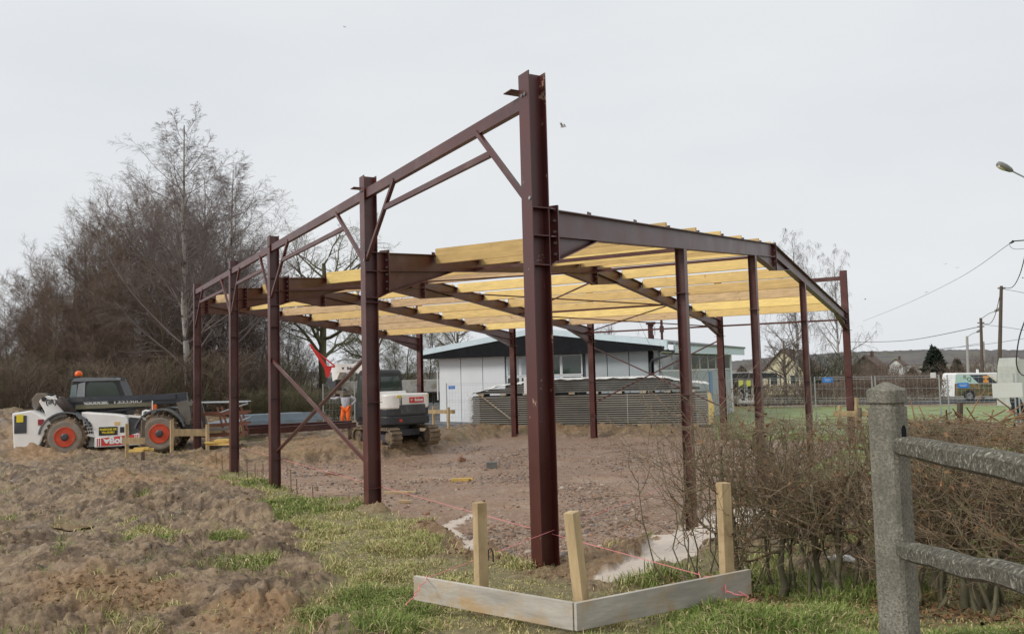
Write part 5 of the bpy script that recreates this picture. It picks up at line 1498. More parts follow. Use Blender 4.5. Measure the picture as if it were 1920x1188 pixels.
for k in range(nU):
    a = .25 + .55 * k + (0 if k < 2 else .25)
    b = PLn - .45 - .28 * k
    z = zt2 + k * hU
    build('panel', pbx(a, b, z, z + hU * .62, -1.12, rr_.uniform(-.02, .02)), M['panel_grey'], upst)
    build('panel_groove', pbx(a + .03, b - .03, z + hU * .62, z + hU, -1.1, -.05), M['panel_core'], upst)
for k in range(10):
    u = .35 + k * (PLn - 1.2) / 9
    build('spacer', pbx(u, u + .25, zt + .005, zt2 - .002, -1.05, .02), M['board'], upst)
# film draped over the top: bumpy sheet following the stepped ends
nu_, nv_ = 70, 10
V, Q = [], []
hh = nU * hU
for i in range(nu_):
    u = -.15 + (PLn + .1) * i / (nu_ - 1)
    top = zt2 + np.interp(u, [-.15, .3, 1.2, 3.4, PLn - 2.0, PLn - 1.0, PLn - .1, PLn + .1], [.02, .12, .36, hh + .03, hh + .03, hh - .2, .28, .05])
    for j in range(nv_):
        o = .10 - 1.4 * j / (nv_ - 1)
        drop = .05 if j == 0 else (.02 if j == 1 else 0)
        w_ = .05 * (math.sin(u * 5.1 + j) + math.sin(u * 11 + j * 2.3)) * .5
        p_ = PP(u, top + w_ * .6 - drop, o if j else .06 + w_ * .3)
        V.append(tuple(p_ - Vector((PL.x, PL.y, zt))))
for i in range(nu_ - 1):
    for j in range(nv_ - 1):
        a = i * nv_ + j
        Q.append((a, a + 1, a + nv_ + 1, a + nv_))
o = link('film', np_mesh('film', V, Q), M['film_white'], upst)
md = o.modifiers.new('thickness', 'SOLIDIFY'); md.thickness = .01
# end film hanging over the right hand end
build('film', pbx(PLn - 1.6, PLn - .35, zt2 + .12, zt2 + hh - .2, -1.1, .05), M['film'], upst)
pk = thing('parcel', 'white parcel with a red corner under clear film on the upper panel bundle', 'parcel', tuple(PP(3.0, zt2, 0)))
build('box', pbx(2.55, 3.55, zt2 - .02, zt2 + .68, .03, .35), M['decal_white'], pk)
build('red_corner', pbx(3.2, 3.52, zt2 + .12, zt2 + .5, .352, .362), M['decal_red'], pk)
# loose clear film hanging off the left end
fl = MB()
fpts = [(-.1, zt - .1, .1), (-.25, zb + .7, .25), (-.3, zb + .2, .3), (-.6, zb - .12, .5)]
for (a, b) in zip(fpts[:-1], fpts[1:]):
    fl.quad(PP(*a), PP(*b), PP(b[0] + .4, b[1] + .1, b[2] - .2), PP(a[0] + .3, a[1], a[2] - .1))
build('loose_film', fl, M['film'], lowst)

# ------------------------------------------------------------------ steel sections lying at the back left
GY = 33.5
ga, gb = at(393, 806, 31.0), at(600, 797, 36.0)
sh = thing('sheet_pile', 'long blue grey galvanised steel channels lying stacked on the ground at back left', 'steel sections', (ga.x, ga.y, 0))
def lay(pxa, pya, Ya, pxb, pyb, Yb, w, h, lift=0):
    a, b = at(pxa, pya, Ya), at(pxb, pyb, Yb)
    return MB().beam(a + Vector((0, 0, lift)), b + Vector((0, 0, lift)), w, h)
build('channel', lay(397, 800, 30.6, 470, 782, 36, .9, .16), M['galv'], sh)
build('channel', lay(448, 787, 33, 606, 779, 36, .3, .34), M['galv'], sh)
build('channel', lay(447, 783, 33.6, 560, 777, 36.6, .5, .22), M['galv'], sh)
build('channel', lay(448, 795, 32.8, 590, 789, 35.4, .25, .24), M['galv'], sh)
rb_ = thing('steel_beams', 'dark red primed steel beams lying on the ground below the grey channels', 'steel beams', tuple(at(540, 806, 32.4)))
for k, (a, b, c_, d_) in enumerate(((446, 803, 660, 793), (452, 809, 600, 801), (520, 806, 668, 796))):
    A_, B_ = at(a, b, 32.0 - .35 * k), at(c_, d_, 34.4 - .35 * k)
    build('beam', MB().ibeam(A_, B_, Vector((0, 0, 1)), .22, .16, .012, .01), steel, rb_)

# ------------------------------------------------------------------ batter boards, strings, stakes
def stake(parent, px, pytop, Y, w=.1, lean=(0, 0), m=None, zb=None, rot=.6):
    t = at(px, pytop, Y)
    zb_ = gz(t.x, t.y) - .15 if zb is None else zb
    b_ = Vector((t.x + lean[0], t.y + lean[1], zb_))
    d = (t - b_).normalized()
    return build('stake', MB().beam(b_, t, w, w, Vector((math.cos(rot), math.sin(rot), 0))), m or M['timber'], parent, bevel=.004)
bp0 = at(1080, 1175, 6.0)
bb = thing('batter_board', 'grey weathered profile boards meeting at a corner on three timber stakes in the foreground', 'batter board', (bp0.x, bp0.y, gz(bp0.x, bp0.y)))
c_t, l_t, r_t = at(1080, 1129, 6.0), at(778, 1078, 6.95), at(1405, 1066, 6.86)
zl = c_t.z
BHt, BTh = .19, .032
def board_(a, b, nm='board'):
    a, b = Vector(a), Vector(b)
    dn = Vector((0, 0, -BHt / 2))
    return build(nm, MB().beam(a + dn, b + dn, BTh, BHt), M['board'], bb, bevel=.003)
dl = (l_t - c_t).normalized(); dr = (r_t - c_t).normalized()
board_(c_t + dl * .02, l_t)
board_(c_t + dr * -.01 + Vector((0, -.012, .004)), r_t)
stake(bb, 899, 941, 6.98, .088, rot=.55)
stake(bb, 1071, 959, 6.16, .084, lean=(.085, .05), rot=.9)
stake(bb, 1356, 904, 7.0, .088, rot=.35)

def small_batter(name_label, posts, board, m=None, bm=None):
    b_ = thing('batter_board', name_label, 'batter board', tuple(at(posts[0][0], posts[0][2], posts[0][3])), 0, 'batter boards around the site')
    for px, pt, pb, Y, dark in posts:
        t, b0 = at(px, pt, Y), at(px, pb, Y)
        build('stake', MB().beam(b0 - Vector((0, 0, .25)), t, .09, .09, Vector((.8, .6, 0))), M['timber_dark'] if dark else M['timber'], b_)
    x0, x1, y0, y1, Ya, Yb = board
    a, c = at(x0, (y0 + y1) / 2, Ya), at(x1, (y0 + y1) / 2, Yb)
    build('board', MB().beam(a, c, .035, (y1 - y0) * Ya / F_PX), M['timber'], b_)
small_batter('short pale batter board in front of the handler with one dark stake', [(238, 794, 845, 25.2, 0), (268, 787, 848, 25.4, 1)], (229, 272, 820, 832, 25.0, 25.2))
small_batter('batter board beside the far left column with two pale stakes', [(322, 787, 834, 26.8, 0), (389, 795, 836, 27.2, 0)], (324, 386, 804, 817, 26.9, 27.3))
small_batter('batter board to the right of the excavator by the school', [(813, 762, 795, 37.5, 0), (841, 763, 798, 36.8, 0)], (800, 853, 768, 775, 37.3, 36.9))
small_batter('low yellow batter board behind the rightmost column', [(1574, 760, 790, 28.4, 0), (1606, 745, 790, 28.4, 0), (1612, 764, 790, 28.0, 1)], (1562, 1640, 770, 781, 28.2, 28.0))

def line(name, a, b, label, sag=.03, r=.0045):
    pts = [a.lerp(b, k / 12) - Vector((0, 0, sag * 4 * (k / 12) * (1 - k / 12))) for k in range(13)]
    return solo(name, MB().tube(pts, r, 5), M['string'], label, 'string line', 'pink setting out lines')
sA, sB = at(389, 822, 27.2), at(1310, 1076, 7.05)
line('string_line', sA, sB, 'pink builders line running along the left row of columns', 0, .0032)
sC1, sC2 = at(806, 1081, 6.86), at(1276, 903, 13.2)
line('string_line', sC1, sC2, 'pink builders line crossing the corner column towards the gable posts', 0, .0027)
tl = MB()
pr = random.Random(8)
p = at(1310, 1072, 6.98); pts = [p]
for k in range(26):
    q_ = at(1320 + k * 4.2 + pr.uniform(-9, 9), 1080 + k * 2.1 + pr.uniform(-9, 9), 6.75 - .008 * k)
    q_.z = max(q_.z, gz(q_.x, q_.y) + .03)
    pts.append(q_)
solo('string_tangle', tl.tube(pts, .005, 5), M['string'], 'loose tangled end of pink line hanging off the right profile board', 'string line', 'pink setting out lines')
tl = MB(); p = at(800, 1078, 6.93); pts = [p]
for k in range(14):
    q_ = at(795 - k * 2.4 + pr.uniform(-5, 5), 1090 + k * 3.4, 6.75 - .02 * k); pts.append(q_)
solo('string_tangle', tl.tube(pts, .004, 5), M['string'], 'loose pink line end trailing down the left profile board', 'string line', 'pink setting out lines')
wr = MB()
wpz = [at(915, 1050, 7.6), at(916, 1030, 7.6), at(920, 1027, 7.62), at(924, 1034, 7.62), at(925, 1052, 7.64)]
wpz = [Vector(v) for v in wpz]
solo('wire_hoop', wr.tube(wpz, .007, 6), M['black'], 'small black wire hoop in the grass beside the left stake', 'wire')

# ------------------------------------------------------------------ bits lying about
def lying(name, px, py, size, rot, m, label, cat, group=None, tilt=0.0):
    g = gnd(px, py)
    mb = MB().box((g.x, g.y, g.z + size[2] / 2 + .005), size, Matrix.Rotation(rot, 3, 'Z') @ Matrix.Rotation(tilt, 3, 'Y'))
    return solo(name, mb, m, label, cat, group, bevel=.004)
tg = 'timber offcuts lying on the site'
lying('timber_offcut', 866, 902, (.55, .12, .075), .12, M['timber_yellow'], 'short bright yellow timber offcut lying on the gravel', 'timber', tg)
lying('timber_offcut', 750, 925, (.75, .10, .05), -.1, M['timber_dark'] if 0 else M['timber'], 'long brown plank end lying beside the second column', 'timber', tg)
lying('timber_offcut', 758, 943, (.26, .10, .06), .1, M['timber'], 'tiny brown wood piece below the plank near the second column', 'timber', tg)
lying('timber_offcut', 662, 866, (.75, .12, .05), .25, M['timber'], 'brown plank lying on the gravel left of the second column', 'timber', tg)
lying('brick', 866, 865, (.24, .12, .12), .7, M['brick'], 'reddish brick lying alone on the gravel', 'brick', None, .4)
lying('concrete_block', 922, 877, (.3, .2, .16), .1, M['block'], 'dark grey concrete block lying on the gravel', 'block')
lying('rubble_piece', 618, 891, (.26, .14, .07), .3, M['brick'], 'flat stone by the pink line left of the second column', 'stone')
stp = at(412, 832, 25.0)
pal = thing('timber_stack', 'small stack of bright yellow timber offcuts left of the fourth column', 'timber', (stp.x, stp.y, stp.z - .1))
for k, (dx, dy, dz_, l, w, rt) in enumerate(((0, 0, .0, .72, .3, .0), (-.05, -.1, .06, .66, .14, .2), (.1, .0, .11, .42, .26, -.08))):
    build('offcut', MB().box((stp.x + dx, stp.y + dy, stp.z + dz_), (l, w, .055), Matrix.Rotation(rt, 3, 'Z')), M['timber_yellow'], pal)
ys = at(256, 843, 24.6)
pal = thing('timber_stack', 'yellow timber blocks lying under the short batter board by the handler', 'timber', (ys.x, ys.y, ys.z - .05))
for k in range(3):
    build('offcut', MB().box((ys.x + .1 * k, ys.y + .1 * k, ys.z - .02 + .045 * (k % 2)), (.40, .16, .07), Matrix.Rotation(.2 * k, 3, 'Z')), M['timber_yellow'], pal)
for k, px in enumerate((447, 463, 478, 493, 506, 520, 545, 556, 586, 416, 405)):
    top = (862, 866, 870, 868, 872, 868, 880, 897, 912, 850, 846)[k]
    Yp = (21.5, 21.3, 20.8, 20.3, 19.6, 19.0, 18.4, 16.8, 15.6, 23.0, 23.8)[k]
    t = at(px, top, Yp)
    b_ = Vector((t.x + .01, t.y, gz(t.x, t.y) - .05))
    o = solo('rebar', MB().tube([b_, t], .009, 6), M['rust'], 'thin rusty starter bar standing at the slab edge by the left columns', 'rebar', 'starter bars along the slab edge')
bgp = gnd(1582, 1058)
bag = thing('plastic_bag', 'crumpled white plastic packet with a bright pink end under the hedge', 'litter', tuple(bgp))
V, F_ = [], []
for i in range(9):
    for j in range(8):
        a = 2 * math.pi * j / 8
        r = .055 * math.sin(math.pi * (i + .6) / 9.6) * (1 + .35 * math.sin(j * 2.3 + i * 1.7))
        V.append((bgp.x - .16 + .30 * i / 8, bgp.y + math.cos(a) * r, bgp.z + .06 + math.sin(a) * r * .8 - .005 * i))
for i in range(8):
    for j in range(8):
        F_.append((i * 8 + j, i * 8 + (j + 1) % 8, (i + 1) * 8 + (j + 1) % 8, (i + 1) * 8 + j))
mb = MB(); mb.add(V, F_); build('packet', mb, M['film_white'], bag, smooth=True)
build('pink_end', MB().lathe([(.001, 0), (.03, .01), (.022, .05), (.001, .055)], axisM((bgp.x + .14, bgp.y - .01, bgp.z + .03), (1, -.2, .1)), 8), mat('magenta_plastic', (.75, .03, .30), .4), bag)

# ------------------------------------------------------------------ concrete post and rail fence at the right
PY = 4.75
pt = at(1661, 716, PY)
pf = thing('concrete_fence', 'old lichen covered concrete post with two rails in the right foreground', 'fence', (pt.x, pt.y, .7))
pw = .165
ang = math.radians(38)
Rz = Matrix.Rotation(ang, 3, 'Z')
pz = pt.z
sh_z = pz - .095
def rbev(sz, hz0, hz1, cut):
    h = sz / 2
    poly_ = [(-h + cut, -h), (h - cut, -h), (h, -h + cut), (h, h - cut), (h - cut, h), (-h + cut, h), (-h, h - cut), (-h, -h + cut)]
    return poly_
def stacked(levels):                               # list of (z, size, cut)
    mb = MB(); n = 8
    for z, s_, c_ in levels:
        for x, y in rbev(s_, 0, 0, c_):
            q_ = Rz @ Vector((x, y, 0))
            mb.v.append((pt.x + q_.x, pt.y + q_.y, z))
    for k in range(len(levels) - 1):
        for i in range(n):
            a, b = k * n + i, k * n + (i + 1) % n
            mb.f.append((a, b, b + n, a + n))
    mb.f.append(tuple(reversed(range(n)))); mb.f.append(tuple(range((len(levels) - 1) * n, len(levels) * n)))
    return mb
post = build('post', stacked([(.35, pw * 1.02, .018), (pz - .14, pw * .97, .018), (pz - .132, pw * .86, .02), (pz - .118, pw * .86, .02), (pz - .112, pw * 1.02, .02), (pz - .046, pw * 1.02, .02), (pz - .040, pw * .97, .022), (pz, pw * .14, .004)]), M['concrete'], pf)
def crook(a, b, w, h, n=9, seed=1, wob=.003):
    rr = random.Random(seed); mb = MB(); a, b = Vector(a), Vector(b)
    d = (b - a).normalized(); sd = d.cross(Vector((0, 0, 1))).normalized(); up = sd.cross(d)
    prof = [(-.5, -.34), (-.3, -.5), (.3, -.5), (.5, -.34), (.5, .26), (.22, .5), (-.22, .5), (-.5, .26)]
    for k in range(n + 1):
        t = k / n; c = a.lerp(b, t) + sd * rr.uniform(-wob, wob) + up * rr.uniform(-wob, wob)
        s_ = 1 + rr.uniform(-.025, .025)
        if k == 0: s_ *= .72
        for x, y in prof:
            mb.v.append(tuple(c + sd * x * w * s_ + up * y * h * s_))
    for k in range(n):
        for i in range(8):
            a_, b_ = k * 8 + i, k * 8 + (i + 1) % 8
            mb.f.append((a_, b_, b_ + 8, a_ + 8))
    mb.f.append(tuple(reversed(range(8)))); mb.f.append(tuple(range(n * 8, n * 8 + 8)))
    return mb
r1a, r1b = at(1681, 833, 4.70), at(1990, 893, 2.9)
r2a, r2b = at(1692, 1030, 4.68), at(2000, 1106, 2.9)
build('rail', crook(r1a, r1b, .10, .105, seed=3), M['concrete_rail'], pf, label='upper rail of the concrete fence')
build('rail', crook(r2a, r2b, .10, .095, seed=5, wob=.007), M['concrete_rail'], pf, label='lower crooked rail of the concrete fence')
for py_ in (808, 1006):
    zz_ = at(1684, py_, 4.68).z
    nrm_ = Rz @ Vector((0, -1, 0)); tx_ = Rz @ Vector((1, 0, 0))
    c = Vector((pt.x, pt.y, zz_)) + nrm_ * (pw * .489) + tx_ * .012
    hp = [(-.026, -.035), (.026, -.035), (.026, .012), (.012, .030), (-.012, .030), (-.026, .012)]
    mb = MB(); vs = [c + tx_ * x + Vector((0, 0, z)) for x, z in hp]
    mb.add(vs + [v - nrm_ * .02 for v in vs], [tuple(range(6)), tuple(reversed(range(6, 12)))] + [(i, i + 6, (i + 1) % 6 + 6, (i + 1) % 6) for i in range(6)])
    build('mortise_shade_plate', mb, M['fascia_black'], post)  # solid black plate on the post face, painting the shade inside a hole

# ------------------------------------------------------------------ site mesh fencing
def mesh_fence(a, b, n, label, h=2.0, group='mesh fence panels round the site'):
    a, b = Vector(a), Vector(b)
    for k in range(n):
        p0, p1 = a.lerp(b, k / n), a.lerp(b, (k + 1) / n)
        d = (p1 - p0).normalized()
        p0, p1 = p0 + d * .06, p1 - d * .06
        z0, z1 = gz(p0.x, p0.y) + .05, gz(p1.x, p1.y) + .05
        t = thing('mesh_fence_panel', label[k] if isinstance(label, (list, tuple)) else label, 'fence', (p0.x, p0.y, z0 - .05), 0, group)
        up = Vector((0, 0, 1))
        q0, q1 = Vector((p0.x, p0.y, z0)), Vector((p1.x, p1.y, z1))
        build('post', MB().tube([q0, q0 + up * h], .024, 8), M['galv_tube'], t)
        build('post', MB().tube([q1, q1 + up * h], .024, 8), M['galv_tube'], t)
        w = MB()
        for zz in (.08, .4, .75, 1.1, 1.2, 1.55, 1.9, h - .02):
            w.tube([q0 + up * zz, q1 + up * zz], .0065 if zz in (.08, 1.1, 1.2, 1.9, h - .02) else .004, 4, False)
        L_ = (p1 - p0).length
        for i in range(1, int(L_ / .15)):
            q_ = q0.lerp(q1, i * .15 / L_)
            w.tube([q_ + up * .08, q_ + up * (h - .02)], .0025, 3, False)
        build('wire_mesh', w, M['galv_tube'], t, kind='stuff')
f0, f1 = at(1360, 760, 35.0), at(1525, 760, 33.0)
mesh_fence(f0, f1, 1, 'mesh fence panel between the gable posts in front of the lawn')
mesh_fence(at(1527, 760, 32.8), at(1767, 760, 29.3), 2, ['mesh fence panel with the blue sign behind the rightmost column', 'mesh fence panel left of the twin steel tubes by the van'])
mesh_fence(at(1776, 760, 29.0), at(2060, 760, 25.2), 2, ['mesh fence panel in front of the painted van', 'mesh fence panel at the right edge beyond the white sign'])
mesh_fence(at(604, 795, 40.5), at(668, 795, 40.5), 1, 'mesh fence panel standing behind the worker in orange trousers')
mesh_fence(at(836, 780, 40.0), at(955, 780, 38.9), 1, 'mesh fence panel in front of the white school wall')
def sign(px, py, Y, w, h, m, label, txt=None):
    c = at(px, py, Y)
    t = thing('fence_sign', label, 'sign', tuple(c))
    build('plate', MB().box(tuple(c), (w, .012, h)), m, t)
    for k in range(2):
        build('text_line', MB().box((c.x + .0, c.y - .009, c.z + h * (.12 - .26 * k)), (w * (.75 - .2 * k), .004, h * .08)), M['decal_white'], t)
    return t
sign(1552, 712, 32.3, .40, .19, M['blue_sign'], 'small blue sign wired to the fence beside the rightmost column')
sign(1806, 722, 28.4, .36, .17, M['blue_sign'], 'small blue sign on the fence in front of the van')
sign(847, 726, 39.7, .30, .15, M['blue_sign'], 'small blue sign on the fence before the white school wall')
c = at(1889, 731, 26.5)
t = thing('fence_sign', 'large white sheet sign tied to the fence at the right edge', 'sign', tuple(c))
build('plate', MB().box(tuple(c), (.93, .014, .45)), M['white_sign'], t)
c = at(1577, 704, 29.3)

# ------------------------------------------------------------------ trees and hedges
def tubes_np(P, Rd, n):
    """P (N,K,3) polylines, Rd (N,K) radii -> verts, quads"""
    N, K, _ = P.shape
    T = np.empty_like(P)
    T[:, 1:-1] = P[:, 2:] - P[:, :-2]; T[:, 0] = P[:, 1] - P[:, 0]; T[:, -1] = P[:, -1] - P[:, -2]
    T /= np.linalg.norm(T, axis=2, keepdims=True) + 1e-9
    ref = np.where(np.abs(T[:, :, 2:3]) < .9, np.array([0, 0, 1.0]), np.array([1.0, 0, 0]))
    u = np.cross(T, ref); u /= np.linalg.norm(u, axis=2, keepdims=True) + 1e-9
    w = np.cross(T, u)
    a = np.arange(n) * 2 * np.pi / n
    V = P[:, :, None, :] + (u[:, :, None, :] * np.cos(a)[None, None, :, None] + w[:, :, None, :] * np.sin(a)[None, None, :, None]) * Rd[:, :, None, None]
    base = (np.arange(N) * K * n)[:, None, None] + (np.arange(K - 1) * n)[None, :, None]
    k0, k1 = np.arange(n)[None, None, :], ((np.arange(n) + 1) % n)[None, None, :]
    Q = np.stack([base + k0, base + k1, base + k1 + n, base + k0 + n], -1)
    return V.reshape(-1, 3), Q.reshape(-1, 4)
def merge(parts):
    V, Q, o = [], [], 0
    for v, q in parts:
        V.append(v); Q.append(q + o); o += len(v)
    return np.concatenate(V), np.concatenate(Q)
def spawn(r, P, Rd, Ln, m, t0, t1, ang, angv, ratio, K, up, wig, rr, tip=.25, lenshape=.6, rmin=.003, flat=0.0):
    N, Kp, _ = P.shape
    t = t0 + (t1 - t0) * (np.arange(m)[None, :] + r.random((N, m))) / m
    f = t * (Kp - 1); i = np.minimum(f.astype(int), Kp - 2); fr = (f - i)[..., None]
    ar = np.arange(N)[:, None]
    pos = P[ar, i] * (1 - fr) + P[ar, i + 1] * fr
    tan = P[ar, i + 1] - P[ar, i]; tan /= np.linalg.norm(tan, axis=2, keepdims=True) + 1e-9
    rad = Rd[ar, i] * (1 - fr[..., 0]) + Rd[ar, i + 1] * fr[..., 0]
    rnd = r.normal(size=(N, m, 3)); rnd[..., 2] *= (1 - flat)
    perp = rnd - tan * (rnd * tan).sum(2, keepdims=True); perp /= np.linalg.norm(perp, axis=2, keepdims=True) + 1e-9
    a = np.radians(ang + angv * r.normal(size=(N, m, 1)))
    d = np.cos(a) * tan + np.sin(a) * perp
    L_ = Ln[:, None] * ratio * (1 - lenshape * (t - t0) / max(t1 - t0, .01)) * r.uniform(.65, 1.2, (N, m))
    M_ = N * m
    pos, d, L_ = pos.reshape(M_, 3), d.reshape(M_, 3), L_.reshape(M_)
    r0 = np.maximum(rad.reshape(M_) * rr, rmin)
    out = np.empty((M_, K, 3)); out[:, 0] = pos
    upv = np.array([0, 0, 1.0])
    for k in range(1, K):
        d = d + upv * up + r.normal(size=(M_, 3)) * wig
        d /= np.linalg.norm(d, axis=1, keepdims=True) + 1e-9
        pos = pos + d * (L_ / (K - 1))[:, None]
        out[:, k] = pos
    Ro = r0[:, None] * np.linspace(1, tip, K)[None, :]
    return out, Ro, L_
def trunk_line(r, h, r0, K=12, wob=.02, lean=(0, 0), tip=.12):
    z = np.linspace(0, h, K)
    x = np.cumsum(r.normal(0, wob, K)) * h / K * 1.0 + lean[0] * z
    y = np.cumsum(r.normal(0, wob, K)) * h / K * 1.0 + lean[1] * z
    x -= x[0]; y -= y[0]
    P = np.stack([x, y, z], 1)[None]
    R_ = (r0 * (1 - (1 - tip) * np.linspace(0, 1, K) ** .8))[None]
    R_[0, 0] *= 1.25
    return P, R_, np.array([h])
def tree_meshes(seed, kind):
    r = np.random.default_rng(seed)
    if kind == 'birch':
        P, R_, Ln = trunk_line(r, 16.5, .17, 14, .05)
        a = spawn(r, P, R_, Ln, 50, .16, .97, 44, 8, .45, 9, .085, .07, .42, .2, .80)
        b = spawn(r, *a, 11, .15, 1, 38, 12, .42, 6, .0, .10, .5, .3, .45, .005)
        c = spawn(r, *b, 7, .12, 1, 34, 14, .52, 5, -.09, .10, .6, .5, .4, .0042)
        d = spawn(r, *c, 5, .15, 1, 32, 14, .65, 4, -.15, .1, .8, .6, .3, .0036)
        return [tubes_np(P, R_, 9)], [tubes_np(a[0], a[1], 5), tubes_np(b[0], b[1], 3)], [tubes_np(c[0], c[1], 3), tubes_np(d[0], d[1], 3)]
    if kind == 'weeping':
        P, R_, Ln = trunk_line(r, 15, .24, 12, .07)
        a = spawn(r, P, R_, Ln, 22, .25, .98, 40, 10, .34, 9, .03, .09, .5, .2, .5)
        b = spawn(r, *a, 8, .25, 1, 40, 14, .42, 7, -.09, .10, .5, .3, .4, .008)
        c = spawn(r, *b, 7, .2, 1, 50, 16, .75, 7, -.42, .07, .6, .5, .3, .006)
        d = spawn(r, *c, 3, .1, .8, 25, 12, .7, 5, -.5, .06, .8, .6, .2, .005)
        return [tubes_np(P, R_, 8), tubes_np(a[0], a[1], 5)], [tubes_np(b[0], b[1], 3)], [tubes_np(c[0], c[1], 3), tubes_np(d[0], d[1], 3)]
    if kind == 'oak':
        P, R_, Ln = trunk_line(r, 9.5, .34, 10, .06, tip=.35)
        a = spawn(r, P, R_, Ln, 17, .30, 1.0, 55, 14, .66, 10, .035, .13, .55, .2, .30)
        b = spawn(r, *a, 8, .22, 1, 46, 14, .45, 7, .03, .15, .55, .3, .4, .012)
        c = spawn(r, *b, 7, .2, 1, 44, 15, .48, 6, .02, .15, .6, .4, .3, .007)
        d = spawn(r, *c, 5, .2, 1, 40, 15, .5, 4, .02, .14, .7, .5, .2, .005)
        return [tubes_np(P, R_, 10), tubes_np(a[0], a[1], 6)], [tubes_np(b[0], b[1], 4)], [tubes_np(c[0], c[1], 3), tubes_np(d[0], d[1], 3)]
    if kind == 'thicket':
        P, R_, Ln = trunk_line(r, 11, .11, 10, .07)
        a = spawn(r, P, R_, Ln, 34, .04, .99, 42, 12, .40, 7, .08, .09, .5, .25, .42)
        b = spawn(r, *a, 10, .08, 1, 36, 13, .46, 6, .05, .11, .55, .4, .35, .006)
        c = spawn(r, *b, 7, .08, 1, 34, 14, .55, 5, .04, .11, .6, .5, .3, .0058)
        d = spawn(r, *c, 3, .1, 1, 32, 14, .75, 4, .02, .1, .8, .6, .2, .0045)
        return [tubes_np(P, R_, 7)], [tubes_np(a[0], a[1], 4), tubes_np(b[0], b[1], 3)], [tubes_np(c[0], c[1], 3), tubes_np(d[0], d[1], 3)]
    if kind == 'shrub':
        parts = [trunk_line(r, 3.2, .03, 7, .10, (r.normal() * .25, r.normal() * .25), .3) for _ in range(14)]
        P = np.concatenate([p[0] for p in parts]) + r.normal(0, .55, (14, 1, 3)) * np.array([1, 1, 0]); R_ = np.concatenate([p[1] for p in parts]); Ln = np.concatenate([p[2] for p in parts])
        b = spawn(r, P, R_, Ln, 14, .08, 1, 34, 13, .40, 5, .06, .11, .6, .4, .4, .006)
        c = spawn(r, *b, 9, .1, 1, 34, 14, .55, 4, .04, .11, .6, .5, .3, .006)
        return [tubes_np(P, R_, 5)], [tubes_np(b[0], b[1], 3)], [tubes_np(c[0], c[1], 3)]
TREE = {}
def make_tree(kind, seed, mt, mb_, mw, name, label, px, pybase, Y, height, nat, rot=0.0, lean=None, group=None, zoff=0, wide=1.0):
    key = (kind, seed, mt, mw)
    if key not in TREE:
        t, b, w = tree_meshes(seed, kind)
        me_t = np_mesh('trunk', *merge(t)); me_t.polygons.foreach_set('use_smooth', np.ones(len(me_t.polygons), bool)); me_t.materials.append(M[mt])
        me_b = np_mesh('branches', *merge(b)); me_b.materials.append(M[mb_])
        me_w = np_mesh('crown', *merge(w)); me_w.materials.append(M[mw])
        TREE[key] = (me_t, me_b, me_w)
    p = at(px, pybase, Y)
    z = gz(p.x, p.y) - .1 + zoff
    s_ = height / nat
    o = thing(name, label, 'tree' if name != 'shrub' else 'shrub', (p.x, p.y, z), rot, group)
    o.scale = (s_ * wide, s_ * wide, s_)
    if lean: o.rotation_euler = (lean[0], lean[1], rot)
    for nm, me in zip(('trunk', 'branches', 'crown'), TREE[key]):
        ch = bpy.data.objects.new(nm, me); COL.objects.link(ch); ch.parent = o
        if nm == 'crown': pass
    return o
# the big birch and its neighbours
make_tree('birch', 11, 'birch', 'twig_birch', 'twig_birch', 'birch_tree', 'tallest bare birch with white trunk rising behind the handler', 352, 765, 47, 16.4, 16.5, 1.0, (.02, -.06), None, 0, 1.35)
make_tree('birch', 12, 'birch', 'twig_birch', 'twig_birch', 'birch_tree', 'second birch with a wide crown just right of the tallest birch', 448, 765, 50, 15.0, 16.5, 2.2, (.0, .03), None, 0, 1.3)
make_tree('birch', 13, 'birch', 'twig_birch', 'twig_birch', 'birch_tree', 'third birch standing between and behind the two tall birches', 392, 765, 55, 15.6, 16.5, 3.2, (.0, .0), None, 0, 1.3)
make_tree('birch', 11, 'birch', 'twig_birch', 'twig_birch', 'birch_tree', 'slim birch leaning left at the far left end of the thicket', 120, 765, 60, 10.0, 16.5, 4.0, (.0, -.22))
th = 'bare trees of the dense thicket on the left'
tl_ = 'bare brown tree in the dense thicket behind the handler'
